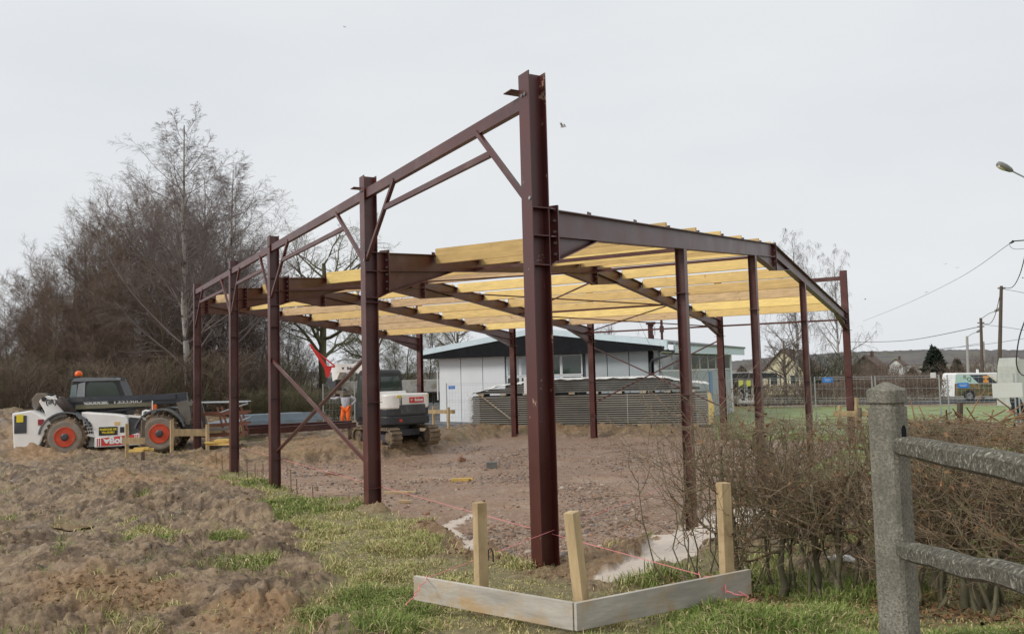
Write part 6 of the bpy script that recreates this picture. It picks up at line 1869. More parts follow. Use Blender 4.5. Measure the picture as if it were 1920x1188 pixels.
TL = [(-60, 66, 6.5, .3, -.10, 1.3), (-10, 62, 7.2, 1.2, -.14, 1.2), (30, 60, 8.6, 1.2, -.14, 1.2), (60, 64, 9.6, 2.8, -.12, 1.1), (88, 57, 9.6, 2.0, -.14, 1.1), (118, 60, 11.0, .6, -.12, 1.1), (145, 56, 11.2, 3.0, -.10, 1.1), (170, 59, 12.6, 5.4, -.08, 1.1), (195, 55, 12.6, 4.1, -.06, 1.1), (222, 57, 13.8, 1.4, -.06, 1.05), (246, 54, 13.6, 5.0, -.04, 1.05), (272, 56, 14.6, 3.4, -.03, 1.05), (298, 54, 14.2, .7, -.01, 1.05),
      (326, 58, 14.6, 1.7, .0, 1.05), (352, 55, 13.2, 2.6, .02, 1.1), (385, 57, 13.2, 3.6, .03, 1.1), (415, 58, 12.6, 5.8, .03, 1.1), (445, 57, 11.6, 4.6, .04, 1.1), (475, 59, 10.8, .2, .04, 1.1), (500, 60, 9.4, 5.6, .04, 1.1), (205, 50, 8.8, 2.9, -.1, 1.3), (155, 51, 8.4, 4.6, -.1, 1.3), (105, 53, 7.6, 1.9, -.12, 1.3), (55, 54, 7.0, 3.1, -.12, 1.3), (250, 50, 9.4, .1, -.04, 1.3), (295, 49, 8.6, 3.9, .0, 1.3), (10, 56, 6.4, .9, -.1, 1.3), (345, 50, 8.6, 5.2, .02, 1.3), (400, 51, 8.2, 2.2, .02, 1.3), (450, 52, 7.8, .1, .03, 1.3), (495, 54, 7.4, 1.1, .03, 1.2), (545, 62, 7.6, 2.1, .0, 1.2), (-30, 57, 6.0, 4.0, -.1, 1.3), (40, 58, 8.4, 5.0, -.1, 1.2), (78, 60, 9.8, .4, -.1, 1.2), (132, 58, 11.2, 2.4, -.1, 1.2), (182, 57, 12.8, 1.1, -.06, 1.2), (236, 56, 13.8, 2.2, -.04, 1.2)]
for k, (px, Y, hgt, rot, ln, wd) in enumerate(TL):
    make_tree('thicket', 21 + k % 4, 'bark', 'twig_thicket', 'twig_thicket', 'thicket_tree', tl_, px, 765, Y, hgt * .92, 11.5, rot, (0, ln), th, 0, wd)
sh_ = 'bare shrubs at the foot of the thicket'
for k, (px, Y, hgt, rot) in enumerate([(-30, 44, 3.0, 0), (40, 46, 3.2, 1), (100, 46, 3.3, 2), (160, 46, 3.2, 3), (240, 45, 3.4, 4), (300, 45, 3.2, 5), (350, 46, 3.5, .5), (400, 47, 3.8, 1.5), (445, 48, 4.0, 2.5), (490, 49, 3.6, 3.5), (535, 60, 4.0, 4.5), (0, 55, 4.2, 4.4), (70, 52, 4.0, 1.4)]):
    make_tree('shrub', 41 + k % 2, 'bark', 'twig_thicket' if k % 3 else 'twig_moss', 'twig_thicket' if k % 3 else 'twig_moss', 'shrub', 'bare brown shrub growing low at the foot of the thicket', px, 765, Y, hgt, 3.6, rot, None, sh_, 0, 1.5)
hg = 'low brown shrubs before the back fences'
for k, px in enumerate((425, 460, 495, 530, 565, 600, 640, 690)):
    make_tree('shrub', 41 + k % 2, 'bark_moss', 'twig_moss', 'twig_moss', 'shrub', 'low clipped mossy shrub in front of the back fences', px, 770, 46 + .4 * (k % 3), 1.75, 3.6, k * 1.3, None, hg, 0, 1.9)
# oaks in the middle
make_tree('oak', 31, 'bark_moss', 'twig_moss', 'twig_moss', 'oak_tree', 'spreading bare oak with mossy limbs behind the worker', 606, 770, 60, 14.6, 13.0, .4)
make_tree('oak', 32, 'bark_moss', 'twig_moss', 'twig_moss', 'oak_tree', 'second spreading mossy oak partly behind the excavator', 700, 770, 68, 10.6, 13.0, 2.4)
make_tree('oak', 31, 'bark', 'twig', 'twig', 'oak_tree', 'pale bare tree showing above the left end of the school roof', 862, 770, 92, 10.2, 13.0, 4.1)
make_tree('oak', 32, 'bark', 'twig', 'twig', 'oak_tree', 'small bare tree showing above the middle of the school roof', 1150, 770, 100, 9.6, 13.0, 5.2)
for k, (px, Y, hgt) in enumerate(((742, 63, 6.0), (775, 66, 6.6), (806, 64, 6.2), (835, 70, 5.6), (660, 66, 5.0), (560, 66, 6.0))):
    make_tree('thicket', 21 + k % 4, 'bark_moss', 'twig_moss', 'twig_moss', 'thicket_tree', 'mossy bushy tree behind the low white annex', px, 770, Y, hgt, 11.5, k * 1.1, None, 'bushy trees behind the annex', 0, 1.5)
# right hand trees
make_tree('oak', 33, 'bark', 'twig', 'twig', 'oak_tree', 'gnarled bare tree with a thick forked trunk in front of the cream house', 1472, 722, 78, 7.6, 13.0, 1.1)
make_tree('weeping', 35, 'birch', 'twig_far', 'twig_far', 'weeping_birch', 'tall weeping birch behind the gable ridge', 1494, 722, 92, 17.2, 15.5, .5, None, None, 0, .85)
make_tree('weeping', 36, 'birch', 'twig_far', 'twig_far', 'weeping_birch', 'weeping birch hanging behind the rightmost column', 1574, 722, 84, 13.9, 15.5, 2.2, None, None, 0, .85)
for k, (px, Y, hgt, wd, lb) in enumerate(((1528, 80, 3.9, 1.6, 'dense dark bush beside the cream house, left half'), (1553, 82, 4.1, 1.6, 'dense dark bush left of the rightmost column'), (1650, 95, 3.2, 1.6, 'brown bush right of the brown roofed house'), (1690, 100, 3.2, 1.8, 'brown bush left of the dark conifer'), (1850, 85, 3.5, 1.8, 'bare brown bush behind the painted van'), (1822, 90, 3.0, 1.6, 'bare bush between the conifers and the wooden pole'), (1400, 85, 3.2, 1.5, 'dark bush beyond the black roofed shed'), (1630, 88, 3.0, 1.8, 'brown bush in front of the brown roofed house'))):
    make_tree('shrub', 41 + k % 2, 'bark', 'twig_moss' if k < 2 else 'twig_thicket', 'bush' if k < 2 else 'twig_thicket', 'shrub', lb, px, 735, Y, hgt, 3.4, k * .9, None, None, 0, wd)

# conifers: leaf clumps on a conical crown
def conifer(px, pybase, Y, h, w, label, dens=2600, seed=0):
    p = at(px, pybase, Y); z = gz(p.x, p.y)
    t = thing('conifer', label, 'tree', (p.x, p.y, z))
    r = np.random.default_rng(seed)
    build('trunk', MB().tube([(p.x, p.y, z - .1), (p.x, p.y, z + h * .9)], [.16, .03], 7), M['bark'], t)
    tt = r.random(dens) ** .8
    prof = np.clip(1.05 * (1 - tt) ** .75, .04, 1) * np.minimum(1, .55 + tt * 2.2)
    a = r.uniform(0, 2 * np.pi, dens); rad = w * prof * (1 - .35 * r.random(dens) ** 2) * (1 + .12 * np.sin(a * 3 + tt * 9))
    c = np.stack([np.cos(a) * rad, np.sin(a) * rad, .25 + tt * (h - .25)], 1)
    s_ = h * .045
    v = c[:, None, :] + r.normal(0, s_, (dens, 4, 3))
    me = np_mesh('crown', v.reshape(-1, 3), np.arange(dens * 4).reshape(-1, 4))
    link('crown', me, M['evergreen'], t)
conifer(1755, 722, 105, 5.2, 1.9, 'dark rounded conifer left of the painted van', 3000, 1)
conifer(1797, 722, 130, 4.2, 1.5, 'small pointed dark conifer right of the rounded one', 1800, 2)
conifer(1392, 720, 90, 3.0, 1.6, 'dark evergreen bush beyond the black roofed shed', 1500, 3)
conifer(1712, 722, 150, 3.0, 1.8, 'far green conifer left of the rounded one', 1200, 4)

# clipped hedges beyond the lawn
def far_hedge(px0, px1, Y, h, d, label, seed):
    a, b = at(px0, 755, Y), at(px1, 755, Y)
    a.z = b.z = 0
    zc = gz((a.x + b.x) / 2, Y)
    t = thing('clipped_hedge', label, 'hedge', ((a.x + b.x) / 2, Y, zc))
    r = np.random.default_rng(seed)
    n = int((b - a).length * 420)
    base = np.stack([r.uniform(a.x, b.x, n), Y + r.uniform(-d / 2, d / 2, n), zc + r.random(n) ** .7 * h * .9], 1)
    dirv = r.normal(size=(n, 3)); dirv[:, 2] = np.abs(dirv[:, 2]) + .3; dirv /= np.linalg.norm(dirv, axis=1, keepdims=True)
    L_ = r.uniform(.12, .42, n)
    P = np.stack([base, base + dirv * (L_ / 2)[:, None], base + dirv * L_[:, None] + r.normal(0, .04, (n, 3))], 1)
    P[:, :, 2] = np.minimum(P[:, :, 2], zc + h + r.normal(0, .03, n)[:, None])
    v, q = tubes_np(P, np.full((n, 3), .011), 3)
    v = v - np.array([(a.x + b.x) / 2, Y, zc])
    link('twigs', np_mesh('twigs', v, q), M['twig_thicket'], t, kind='stuff')
far_hedge(1425, 1580, 56, 1.55, 1.2, 'brown clipped hedge behind the lawn left of the rightmost column', 1)
far_hedge(1580, 1775, 58, 1.75, 1.4, 'brown clipped hedge behind the lawn left of the van', 2)
far_hedge(1130, 1400, 66, 1.6, 1.2, 'brown hedge beyond the school and the shed', 3)
far_hedge(1560, 1800, 72, 2.3, 1.6, 'taller brown hedge behind the far hedge', 4)

# the hawthorn hedge in the foreground right: individual shrubs with mossy stems
def hedge_mesh(seed, ht=1.32, dense=1.0, sparse=False):
    r = np.random.default_rng(seed)
    ns = 3 if not sparse else 5
    lines = [trunk_line(r, ht * r.uniform(.6, .9) if not sparse else ht * r.uniform(.8, 1.15), .018 if not sparse else .009, 9, .22, (r.normal() * .2, r.normal() * .12), .3) for _ in range(ns)]
    P = np.concatenate([l[0] for l in lines]); R_ = np.concatenate([l[1] for l in lines]); Ln = np.concatenate([l[2] for l in lines])
    P = P + (r.normal(0, .09 if not sparse else .18, (ns, 1, 3)) * np.array([1, .6, 0]))
    if not sparse: R_[0] *= 2.1
    b = spawn(r, P, R_, Ln, 14 if not sparse else 5, .33, 1, 62, 22, .62, 7, .07, .20, .6, .35, .25, .005)
    c = spawn(r, *b, int(6 * dense) if not sparse else 3, .15, 1, 46, 20, .62, 6, .08, .19, .55, .45, .2, .0026)
    d = spawn(r, *c, int(3.5 * dense) if not sparse else 2, .2, 1, 42, 18, .62, 4, .12, .16, .7, .6, .2, .0019)
    out = []
    for (p_, r_, l_) in (b, c, d):
        top = ht + r.normal(-.02, .03, len(p_))[:, None]
        if not sparse:
            over = p_[:, :, 2] > top
            p_[:, :, 2] = np.where(over, top + (p_[:, :, 2] - top) * .08, p_[:, :, 2])
        p_[:, :, 2] = np.maximum(p_[:, :, 2], .02)
        out.append(tubes_np(p_, r_, 3))
    # last dry leaves caught in the twigs
    n = 190 if not sparse else 12
    pts = c[0].reshape(-1, 3); pts = pts[r.integers(0, len(pts), n)]
    v = pts[:, None, :] + r.normal(0, .013, (n, 4, 3))
    lv = (v.reshape(-1, 3), np.arange(n * 4).reshape(-1, 4))
    return tubes_np(P, R_, 7), merge([out[0], out[1]]), out[2], lv
HM = {}
def hedge_plant(seed, px, Y, rot, label, sc=1.0, sparse=False, lean=0.0, zt=None):
    key = (seed, sparse)
    if key not in HM:
        st_, br, tw, lv = hedge_mesh(seed, 1.32 if not sparse else 1.5, 1.0, sparse)
        ms = []
        for nm, g, m_ in (('stem', st_, 'hedge_stem'), ('branches', br, 'hedge_twig'), ('twigs', tw, 'hedge_twig'), ('dry_leaves', lv, 'dead_leaf')):
            me = np_mesh(nm, *g); me.materials.append(M[m_]); ms.append((nm, me))
        HM[key] = ms
    p = at(px, 1060, Y); z = gz(p.x, p.y) - .03
    t = thing('hedge_shrub', label, 'hedge', (p.x, p.y, z), rot, 'shrubs of the foreground hedge')
    t.rotation_euler = (0, lean, rot)
    s_ = sc if zt is None else (at(px, zt, Y).z - z) / (1.32 if not sparse else 1.5)
    t.scale = (sc, sc, s_)
    for nm, me in HM[key]:
        o = bpy.data.objects.new(nm, me); COL.objects.link(o); o.parent = t
        if nm in ('dry_leaves', 'twigs'): o['kind'] = 'stuff'
hl = [(51, 1424, 7.65, .4, 796, 'left end shrub of the bare hedge with slim grey stems'), (52, 1474, 7.4, 1.3, 792, 'hedge shrub with a straight stem right of the end shrub'), (53, 1524, 7.15, 2.6, 788, 'hedge shrub with the thickest mossy trunk'), (54, 1580, 7.1, 3.7, 786, 'hedge shrub left of the concrete post'), (51, 1640, 7.0, 4.4, 785, 'hedge shrub directly behind the concrete post'),
      (52, 1706, 6.7, 5.2, 790, 'hedge shrub just right of the concrete post behind the rails'), (53, 1770, 6.45, .9, 792, 'hedge shrub behind the left part of the rails'), (54, 1836, 6.2, 2.0, 796, 'hedge shrub with two mossy stems behind the middle of the rails'), (51, 1905, 5.95, 3.0, 800, 'hedge shrub behind the rails at the right edge'), (52, 1985, 5.7, 4.0, 800, 'last hedge shrub beyond the right edge')]
for sd_, px, Y, rot, zt, lb in hl:
    hedge_plant(sd_, px, Y, rot, lb, 1.0, False, 0.0, zt)
for k, (px, Y, rot, lean, zt, lb) in enumerate([(1306, 7.9, .5, -.06, 850, 'thin whip shrub by the gable post at the left end of the hedge'), (1345, 7.95, 2.1, -.08, 830, 'sparse upright whips behind the right stake'), (1382, 7.8, 4.0, -.04, 815, 'sparse whips between the right stake and the hedge')]):
    hedge_plant(61 + k % 2, px, Y, rot, lb, 1.0, True, lean, zt)
for k, (px, Y, rot, zt) in enumerate([(1740, 6.9, .3, 788), (1870, 6.45, 1.7, 794)]):
    hedge_plant(55 if k % 2 else 54, px, Y, rot, 'back row hedge shrub %s' % {1740: 'behind the left part of the rails', 1870: 'behind the right part of the rails', 1560: 'behind the thickest mossy trunk', 1625: 'behind the concrete post'}[px], 1.0, False, 0.0, zt)
# dry cut branches lying on top of the hedge and litter below it
r = np.random.default_rng(5)
n = 260
cp = at(1845, 790, 7.4)
b0 = np.array([cp.x, cp.y, cp.z - .12]) + r.normal(0, 1, (n, 3)) * np.array([.42, .22, .07])
dv = r.normal(0, 1, (n, 3)) * np.array([1, .6, .35]); dv /= np.linalg.norm(dv, axis=1, keepdims=True)
Ls = r.uniform(.10, .45, n)
P = np.stack([b0, b0 + dv * (Ls * .5)[:, None] + np.array([0, 0, .02]), b0 + dv * Ls[:, None]], 1)
o = link('cut_branches', np_mesh('cut_branches', *tubes_np(P, np.full((n, 3), .006), 4)), M['dead_leaf'], kind='stuff')
n = 2600
bx = r.uniform(1.3, 4.0, n); by = 7.25 - (bx - 2.0) * .75 + r.normal(0, .45, n)
lz = np.array(ground0(bx, by)[0])
b0 = np.stack([bx, by, lz + .03 + .02 * r.random(n)], 1)
v = b0[:, None, :] + r.normal(0, .016, (n, 4, 3)) * np.array([1, 1, .5])
link('leaf_litter', np_mesh('leaf_litter', v.reshape(-1, 3), np.arange(n * 4).reshape(-1, 4)), M['dead_leaf'], kind='stuff')

# ------------------------------------------------------------------ far objects on the right: road, van, houses, poles, cables
rv = []
for k in range(30):
    X = 8 + k * 2.2
    rv += [(X, 61.0, gz(X, 61.0) + .05), (X, 67.5, gz(X, 67.5) + .05)]
b = MB(); b.add(rv, [(2 * k, 2 * k + 2, 2 * k + 3, 2 * k + 1) for k in range(29)])
build('road', b, M['asphalt'], kind='structure')
VY = 63.0
v0 = at(1789, 751, VY)
vz = v0.z
van = thing('van', 'mint and dark painted delivery van with an orange emblem parked on the road', 'van', (v0.x, VY, vz))
def vp(px, py): p = at(px, py, VY); return (p.x - v0.x, p.z - vz)
body = [vp(*q) for q in ((1788, 742), (1789, 722), (1791, 702), (1794, 699), (1892, 698), (1902, 703), (1916, 718), (1936, 722), (1942, 730), (1942, 744), (1788, 744))]
XZv = lambda y: Matrix(((1, 0, 0, 0), (0, 0, 1, y), (0, 1, 0, 0), (0, 0, 0, 1)))
build('body', MB().prism(body, XZv(0), 1.9), M['decal_white'], van, local=True, bevel=.06)
def vpoly(nm, pts, m_, y=-.012, th=.012, par=None):
    return build(nm, MB().prism([vp(*q) for q in pts], XZv(y), th), m_, par or van, local=True)
vpoly('mint_panel', [(1791, 718), (1792, 702), (1817, 702), (1834, 718)], M['pale_van'])
vpoly('dark_stripe', [(1834, 718), (1817, 702), (1850, 702), (1871, 718)], mat('dark_blue_stripe', (.03, .04, .06), .35))
vpoly('cream_stripe', [(1871, 718), (1850, 702), (1856, 702), (1876, 718)], mat('cream_stripe', (.7, .65, .45), .4))
fp_ = vpoly('forest_print', [(1790, 742), (1790, 719), (1862, 719), (1862, 742)], M['forest_print'])
vpoly('emblem', [(1843, 717), (1844, 712), (1846, 712), (1846, 709), (1843, 709), (1843, 704), (1853, 704), (1853, 709), (1850, 709), (1850, 712), (1853, 712), (1854, 717)], M['orange_mark'], -.024)
q_ = vp(1812, 708); lettering('R', .42, (q_[0] - .12, -.014, q_[1] + .05), (1, 0, 0), (0, 0, 1), M['decal_black'], van, .0, local=True)
q_ = vp(1816, 711); lettering('Q', .42, (q_[0] + .04, -.016, q_[1] - .0), (1, 0, 0), (0, 0, 1), M['decal_black'], van, .0, local=True)
vpoly('side_window', [(1880, 716), (1880, 704), (1890, 702), (1899, 704), (1908, 716)], M['glass'])
for px in (1818, 1921):
    q_ = vp(px, 744)
    w_ = build('wheel', MB().lathe([(.2, -.1), (.33, -.1), (.345, -.06), (.345, .08), (.2, .1)], axisM((q_[0], .08, .33), (0, 1, 0)), 24), M['plastic'], van, local=True)
    build('rim', MB().lathe([(.24, 0), (.22, .03), (.06, .01), (.001, .0)], axisM((q_[0], -.03, .33), (0, -1, 0)), 18), M['lamp'], w_, local=True)
    build('wheel_arch', MB().lathe([(.43, 0), (.43, .02)], axisM((q_[0], -.012, .36), (0, -1, 0)), 24), M['decal_black'], van, local=True)
build('bumper', MB().box((vp(1790, 0)[0] - .03, .95, .45), (.18, 1.8, .25)), M['plastic'], van, local=True)
build('roof_vent', MB().box((vp(1793, 0)[0] + .1, .5, 2.12), (.14, .1, .3)), M['decal_white'], van, local=True)
def far_box(name, label, cat, px0, py0, px1, py1, Y, th, m_):
    a, c = at(px0, py0, Y), at(px1, py1, Y)
    return solo(name, MB().box(((a.x + c.x) / 2, Y, (a.z + c.z) / 2), (abs(c.x - a.x), th, abs(a.z - c.z))), m_, label, cat, bevel=.02)
wbx = at(1750, 708, 60.5)
mlb = thing('notice_board', 'small white notice box on a post in the hedge left of the van', 'notice', (wbx.x, 60.5, gz(wbx.x, 60.5)))
build('board', MB().box((wbx.x, 60.5, at(1750, 703, 60.5).z), (.34, .1, .36)), M['white_sign'], mlb)
build('post', MB().tube([(wbx.x, 60.55, gz(wbx.x, 60.5)), (wbx.x, 60.55, at(1750, 706, 60.5).z)], .03, 6), M['pole_wood'], mlb)
# pale sheeted load at the right edge
a = at(1906, 720, 30.5); g_ = gz(a.x, 30.5)
pl = thing('sheeted_load', 'tall pale sheeted load at the right edge behind the white sign', 'load', (a.x, 30.5, g_))
pf_ = [at(1905, 762, 30.5), at(1906, 686, 30.5), at(1909, 670, 30.5), at(1914, 673, 30.5), at(1960, 672, 30.5), at(1965, 762, 30.5)]
n = len(pf_)
mb = MB(); mb.add([v - Vector((0, .0, 0)) for v in pf_] + [v + Vector((0, 1.2, 0)) for v in pf_], [tuple(range(n)), tuple(reversed(range(n, 2 * n)))] + [(i, i + n, (i + 1) % n + n, (i + 1) % n) for i in range(n)])
build('sheet', mb, mat('pale_grey_tarpaulin', (.50, .51, .47), .6, var=.12, bump=.4, bscale=4), pl)
# houses
def gable_house(px0, px1, py_eave, py_apex, py_base, Y, depth, label, wall, roof, chim=None, win=()):
    a, c = at(px0, py_base, Y), at(px1, py_base, Y)
    e, ap = at(px0, py_eave, Y).z, at((px0 + px1) / 2, py_apex, Y).z
    z0 = min(gz(a.x, Y), a.z) - .3
    h = thing('house', label, 'house', (a.x, Y, z0), -.55)
    xm = (a.x + c.x) / 2
    pts = [(a.x, z0), (c.x, z0), (c.x, e), (xm, ap), (a.x, e)]
    mb = MB().prism([(x - a.x, z - z0) for x, z in pts], XZv(0), depth)
    build('wall', mb, wall, h, local=True)
    mb = MB()
    for (x0_, zz0, x1_, zz1) in ((a.x - .35, e - .25, xm, ap + .05), (c.x + .35, e - .25, xm, ap + .05)):
        vs = [(x0_ - a.x, -.3, zz0 - z0), (x1_ - a.x, -.3, zz1 - z0), (x1_ - a.x, depth + .3, zz1 - z0), (x0_ - a.x, depth + .3, zz0 - z0)]
        vs += [(x, y, z + .16) for x, y, z in vs]
        mb.add(vs, [(0, 1, 2, 3), (7, 6, 5, 4), (0, 4, 5, 1), (1, 5, 6, 2), (2, 6, 7, 3), (3, 7, 4, 0)])
    rf = build('roof', mb, roof, h, local=True)
    build('chimney', MB().box((xm - a.x + .4, depth * .5, ap - z0 + .4), (.4, .5, .8)), M['brickwork'], rf, local=True)
    for (wx, wz) in win:
        f_ = build('window', MB().box((wx, -.02, wz), (.9, .08, 1.1)), M['decal_white'], h, local=True)
        build('pane', MB().box((wx, -.07, wz), (.74, .04, .94)), M['glass'], f_, local=True)
gable_house(1432, 1506, 697, 657, 726, 96, 9, 'cream rendered house with brown roof behind the gnarled tree', M['plaster'], M['tiles'], None, ((1.2, 1.9), (3.4, 1.9)))
gable_house(1598, 1646, 690, 668, 722, 120, 8, 'brown roofed house right of the rightmost column', M['pole_wood'], M['tiles'], None, ((1.1, 1.8),))
gable_house(1668, 1692, 684, 674, 718, 190, 8, 'tiny far house with pale walls left of the conifers', M['white_wall'], M['tiles'], None, ((1.1, 1.6),))
SY = 60.0
a, c = at(1345, 752, SY), at(1478, 752, SY)
shd = thing('shed', 'long low shed with black roof and white wall by the lawn', 'shed', (a.x, SY, gz(a.x, SY)))
def sb(px0, px1, py0, py1, y0, y1):
    p0, p1 = at(px0, py1, SY), at(px1, py0, SY)
    return MB().box(((p0.x + p1.x) / 2, SY + (y0 + y1) / 2, (p0.z + p1.z) / 2), (p1.x - p0.x, y1 - y0, p1.z - p0.z))
build('roof', sb(1340, 1452, 699, 710, -.6, 4), M['black'], shd)
build('roof_edge', sb(1340, 1452, 697, 699.5, -.65, 4), M['galv_tube'], shd)
build('dark_wall', sb(1350, 1383, 710, 758, 0, 3), M['plastic'], shd)
build('white_wall', sb(1383.5, 1414, 710, 754, .05, 3), M['decal_white'], shd)
build('canopy', sb(1415, 1462, 706, 710, -.8, 3), M['black'], shd)
for px in (1436, 1447, 1458):
    build('post', sb(px - .8, px + .8, 709, 724, -.7, -.6), M['timber_dark'], shd)
for px in (1391, 1405):
    b0 = at(px, 750, SY - 1.0)
    yg = thing('yellow_post', 'bright yellow green topped post with climbing plant, %s of the two by the shed' % ('left' if px < 1400 else 'right'), 'post', tuple(b0))
    t0 = at(px, 713, SY - 1.0)
    build('post', MB().box(((b0.x + t0.x) / 2 + .1, SY - 1, (b0.z + t0.z) / 2), (.07, .07, t0.z - b0.z)), M['pole_wood'], yg)
    build('board', MB().box((b0.x - .02, SY - 1.05, at(px, 718, SY - 1).z), (.30, .04, .42)), M['yellow_green'], yg)
    rr = np.random.default_rng(px)
    nn = 160
    pos_ = np.stack([b0.x + rr.normal(0, .14, nn) - b0.x, rr.normal(0, .1, nn), rr.uniform(0, t0.z - b0.z - .3, nn)], 1)
    v = pos_[:, None, :] + rr.normal(0, .05, (nn, 4, 3))
    link('leaves', np_mesh('leaves', v.reshape(-1, 3), np.arange(nn * 4).reshape(-1, 4)), M['bush'], yg, kind='stuff')
bn = at(1374, 755, 56)
bench = thing('bench', 'small pale bench in front of the dark shed wall', 'bench', tuple(bn))
build('seat', MB().box((bn.x, bn.y, bn.z + .40), (.8, .35, .06)), M['pole_conc'], bench)
for sg in (-1, 1):
    build('leg', MB().box((bn.x + sg * .32, bn.y, bn.z + .16), (.08, .3, .42)), M['pole_conc'], bench)
# poles
def pole(px0, py0, px1, py1, Y, r0, r1, m_, label, nm='utility_pole', arms=()):
    a, c = at(px0, py0, Y), at(px1, py1, Y)
    a.z = min(a.z, gz(a.x, Y)) - .2
    t = thing(nm, label, 'pole', tuple(a))
    build('pole', MB().tube([a, c], [r0, r1], 10), m_, t)
    for f in arms: f(t)
    return t
def lamp_arm(px0, py0, px1, py1, Y):
    def f(t):
        a, c = at(px0, py0, Y), at(px1, py1, Y)
        build('lamp_arm', MB().tube([a, a.lerp(c, .5) + Vector((0, 0, .08)), c], .035, 6), M['galv_tube'], t)
        build('lamp_head', MB().lathe([(.03, 0), (.10, .12), (.12, .45), (.06, .6)], axisM(c - (c - a).normalized() * .1, c - a), 10), M['lamp'], t)
    return f
def insul(px, py, Y):
    def f(t):
        c = at(px, py, Y)
        build('crossarm', MB().box(tuple(c), (.5, .1, .1)), M['lamp'], t)
    return f
pole(1868, 700, 1877.5, 536, 58, .15, .10, M['pole_wood'], 'tall leaning wooden pole behind the van', arms=[insul(1878, 540, 58)])
pole(1840, 698, 1839, 596, 66, .13, .10, M['pole_wood'], 'dark wooden pole with a street lamp behind the van', arms=[lamp_arm(1840, 597, 1866, 583, 66), insul(1839, 605, 66), insul(1839, 612, 66)])
pole(1845, 698, 1844, 640, 90, .12, .09, M['pole_conc'], 'thin pale pole close behind the dark wooden pole')
pole(1814, 698, 1813, 630, 80, .14, .11, M['pole_conc'], 'pale concrete pole with a lamp left of the dark wooden pole', arms=[lamp_arm(1813, 632, 1832, 622, 80)])
# near street lamp on a pole outside the right edge
lpY = 30.0
lp = at(1990, 330, lpY); lb_ = gz(lp.x, lpY)
sl = thing('street_lamp', 'grey street lamp head on an arm reaching in at the upper right edge', 'street lamp', (lp.x, lpY, lb_))
build('pole', MB().tube([(lp.x, lpY, lb_ - .2), (lp.x, lpY, at(1990, 375, lpY).z)], [.16, .11], 10), M['pole_conc'], sl)
h0, h1, h2 = at(1990, 372, lpY), at(1950, 347, lpY), at(1896, 320, lpY)
build('arm', MB().tube([h0, h1, h2], .03, 8), M['galv_tube'], sl)
e0, e1 = at(1869, 306, lpY), at(1899, 321, lpY)
L_ = (e1 - e0).length
hd = build('lamp_head', MB().lathe([(.02, 0), (.09, .03), (.125, .14), (.125, .34), (.09, L_ * .85), (.04, L_)], axisM(e0, e1 - e0), 14), M['lamp'], sl, smooth=True)
build('lens', MB().lathe([(.001, 0), (.085, .02), (.10, .14), (.09, .30), (.001, .36)], axisM(e0 + Vector((.02, 0, -.06)), e1 - e0), 12), M['plaster'], hd, smooth=True)
br = at(1990, 452, lpY); b1 = at(1896, 455, lpY)
build('bracket', MB().tube([br, at(1940, 449, lpY), at(1900, 452, lpY)], .02, 6), M['cable'], sl)
build('insulator', MB().tube([at(1900, 452, lpY), b1, at(1893, 456, lpY)], [.05, .035, .02], 8), M['cable'], sl)
def cable(pts, label, r=.018, grp='overhead cables'):
    P_ = [at(*q) for q in pts]
    # smooth polyline
    out = []
    for k in range(len(P_) - 1):
        p0, p1, p2, p3 = P_[max(k - 1, 0)], P_[k], P_[k + 1], P_[min(k + 2, len(P_) - 1)]
        for s_ in range(8):
            t = s_ / 8
            out.append(.5 * ((2 * p1) + (p2 - p0) * t + (2 * p0 - 5 * p1 + 4 * p2 - p3) * t * t + (3 * p1 - p0 - 3 * p2 + p3) * t ** 3))
    out.append(P_[-1])
    return solo('cable', MB().tube(out, r * .75, 5), M['cable'], label, 'cable', grp)
cable([(1894, 456, 30), (1800, 520, 45), (1700, 569, 62), (1618, 602, 80)], 'long cable dropping from the upper right bracket towards the weeping birch', .013)
cable([(1594, 641, 100), (1700, 638, 85), (1838, 612, 66)], 'upper cable running left from the dark wooden pole', .035)
cable([(1600, 660, 110), (1720, 656, 95), (1840, 646, 90), (1960, 628, 80)], 'lower thin cable above the hills on the right', .026)
cable([(1640, 664, 120), (1760, 655, 100), (1845, 642, 90)], 'lowest thin cable above the hills on the right', .024)
cable([(1880, 540, 58), (1898, 538, 50), (1912, 515, 42), (1924, 470, 34)], 'thick cable sagging from the tall wooden pole up to the right', .03)
cable([(1880, 542, 58), (1900, 545, 55), (1930, 551, 52)], 'thin cable leaving the tall wooden pole to the right', .02)
cable([(1840, 606, 66), (1856, 606, 64), (1866, 590, 61), (1876, 548, 58)], 'cable loop between the dark pole and the tall wooden pole', .03)
cable([(1841, 608, 66), (1890, 614, 60), (1940, 622, 56)], 'thin cable from the dark pole to the right edge', .02)
cable([(1926, 590, 28), (1912, 630, 28), (1906, 670, 28), (1908, 690, 28), (1916, 702, 28), (1930, 706, 28)], 'thick black cable looping down at the right edge', .03)
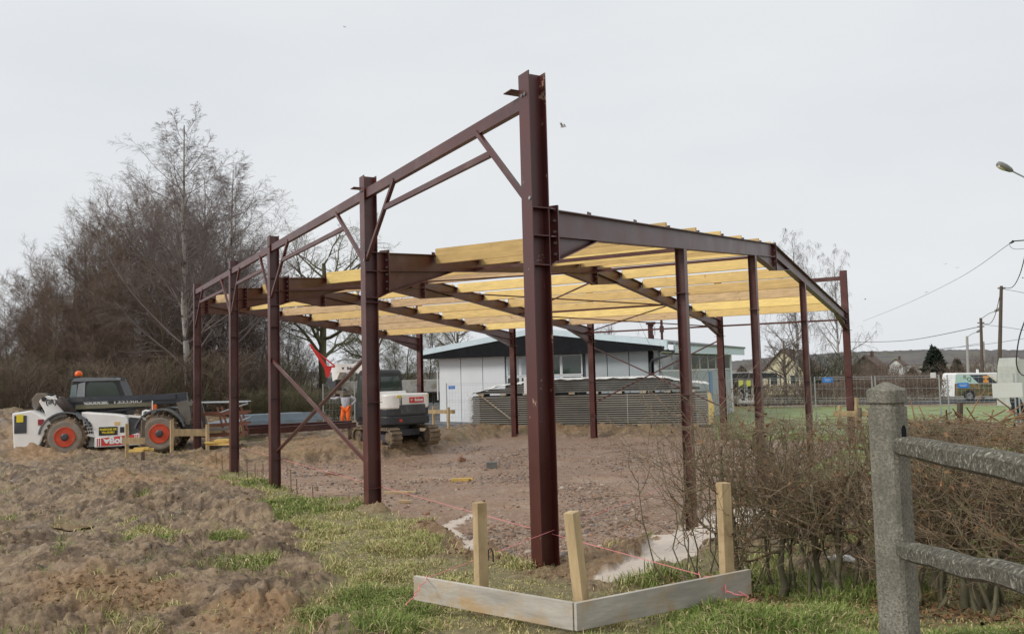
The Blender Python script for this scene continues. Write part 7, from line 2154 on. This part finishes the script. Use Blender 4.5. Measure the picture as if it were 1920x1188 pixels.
cable([(1893, 457, 30), (1896, 464, 30), (1910, 467, 30), (1960, 462, 30)], 'slack thin cable loop below the bracket at upper right', .01)
# birds
def bird(px, py, Y, span, rot, tiltw, m_, label, grp='small dark birds in the sky'):
    c = at(px, py, Y)
    t = thing('bird', label, 'bird', tuple(c), rot, grp)
    s_ = span
    bodyb = MB().lathe([(.001, -.26 * s_), (.035 * s_, -.16 * s_), (.06 * s_, 0), (.045 * s_, .12 * s_), (.03 * s_, .17 * s_), (.001, .23 * s_)], axisM((0, 0, 0), (0, 1, .1)), 8)
    build('body', bodyb, m_, t, local=True, smooth=True)
    for sg in (-1, 1):
        z1, z2 = .12 * s_ * tiltw, .02 * s_ * tiltw
        w = MB()
        vs = [(sg * .03 * s_, .09 * s_, .02 * s_), (sg * .03 * s_, -.07 * s_, .02 * s_), (sg * .24 * s_, -.03 * s_, z1), (sg * .24 * s_, .14 * s_, z1), (sg * .5 * s_, -.06 * s_, z2)]
        vs2 = [(x, y, z + .012 * s_) for x, y, z in vs]
        w.add(vs + vs2, [(0, 1, 2, 3), (3, 2, 4), (8, 7, 6, 5), (9, 7, 8), (0, 3, 8, 5), (3, 4, 9, 8), (4, 2, 7, 9), (2, 1, 6, 7)])
        build('wing', w, m_, t, local=True)
bird(1055, 238, 40, .62, 1.0, 2.4, M['bird_pale'], 'gull gliding beside the top of the corner column', None)
for (px, py, lb) in ((1737, 548, 'lowest small bird by the long cable on the right'), (1773, 495, 'upper left of two small birds in the right sky'), (1795, 502, 'lower right of two small birds in the right sky'), (1622, 561, 'small bird just right of the weeping birch'), (1918, 521, 'small bird at the right edge by the tall pole'), (646, 51, 'tiny bird high in the sky on the left')):
    bird(px, py, 55, .30, .6 + px * .01, 1.2, M['bird'], lb)
# far wooden field posts near the hedge
for (px, py0, py1, Y, lb) in ((1800, 776, 800, 12.0, 'short broken wooden stake behind the hedge below the van'),):
    a, c = at(px, py1 + 20, Y), at(px, py0 - 22, Y)
    solo('stake', MB().beam(a, c, .055, .055, (1, .3, 0)), M['pole_wood'], lb, 'stake')
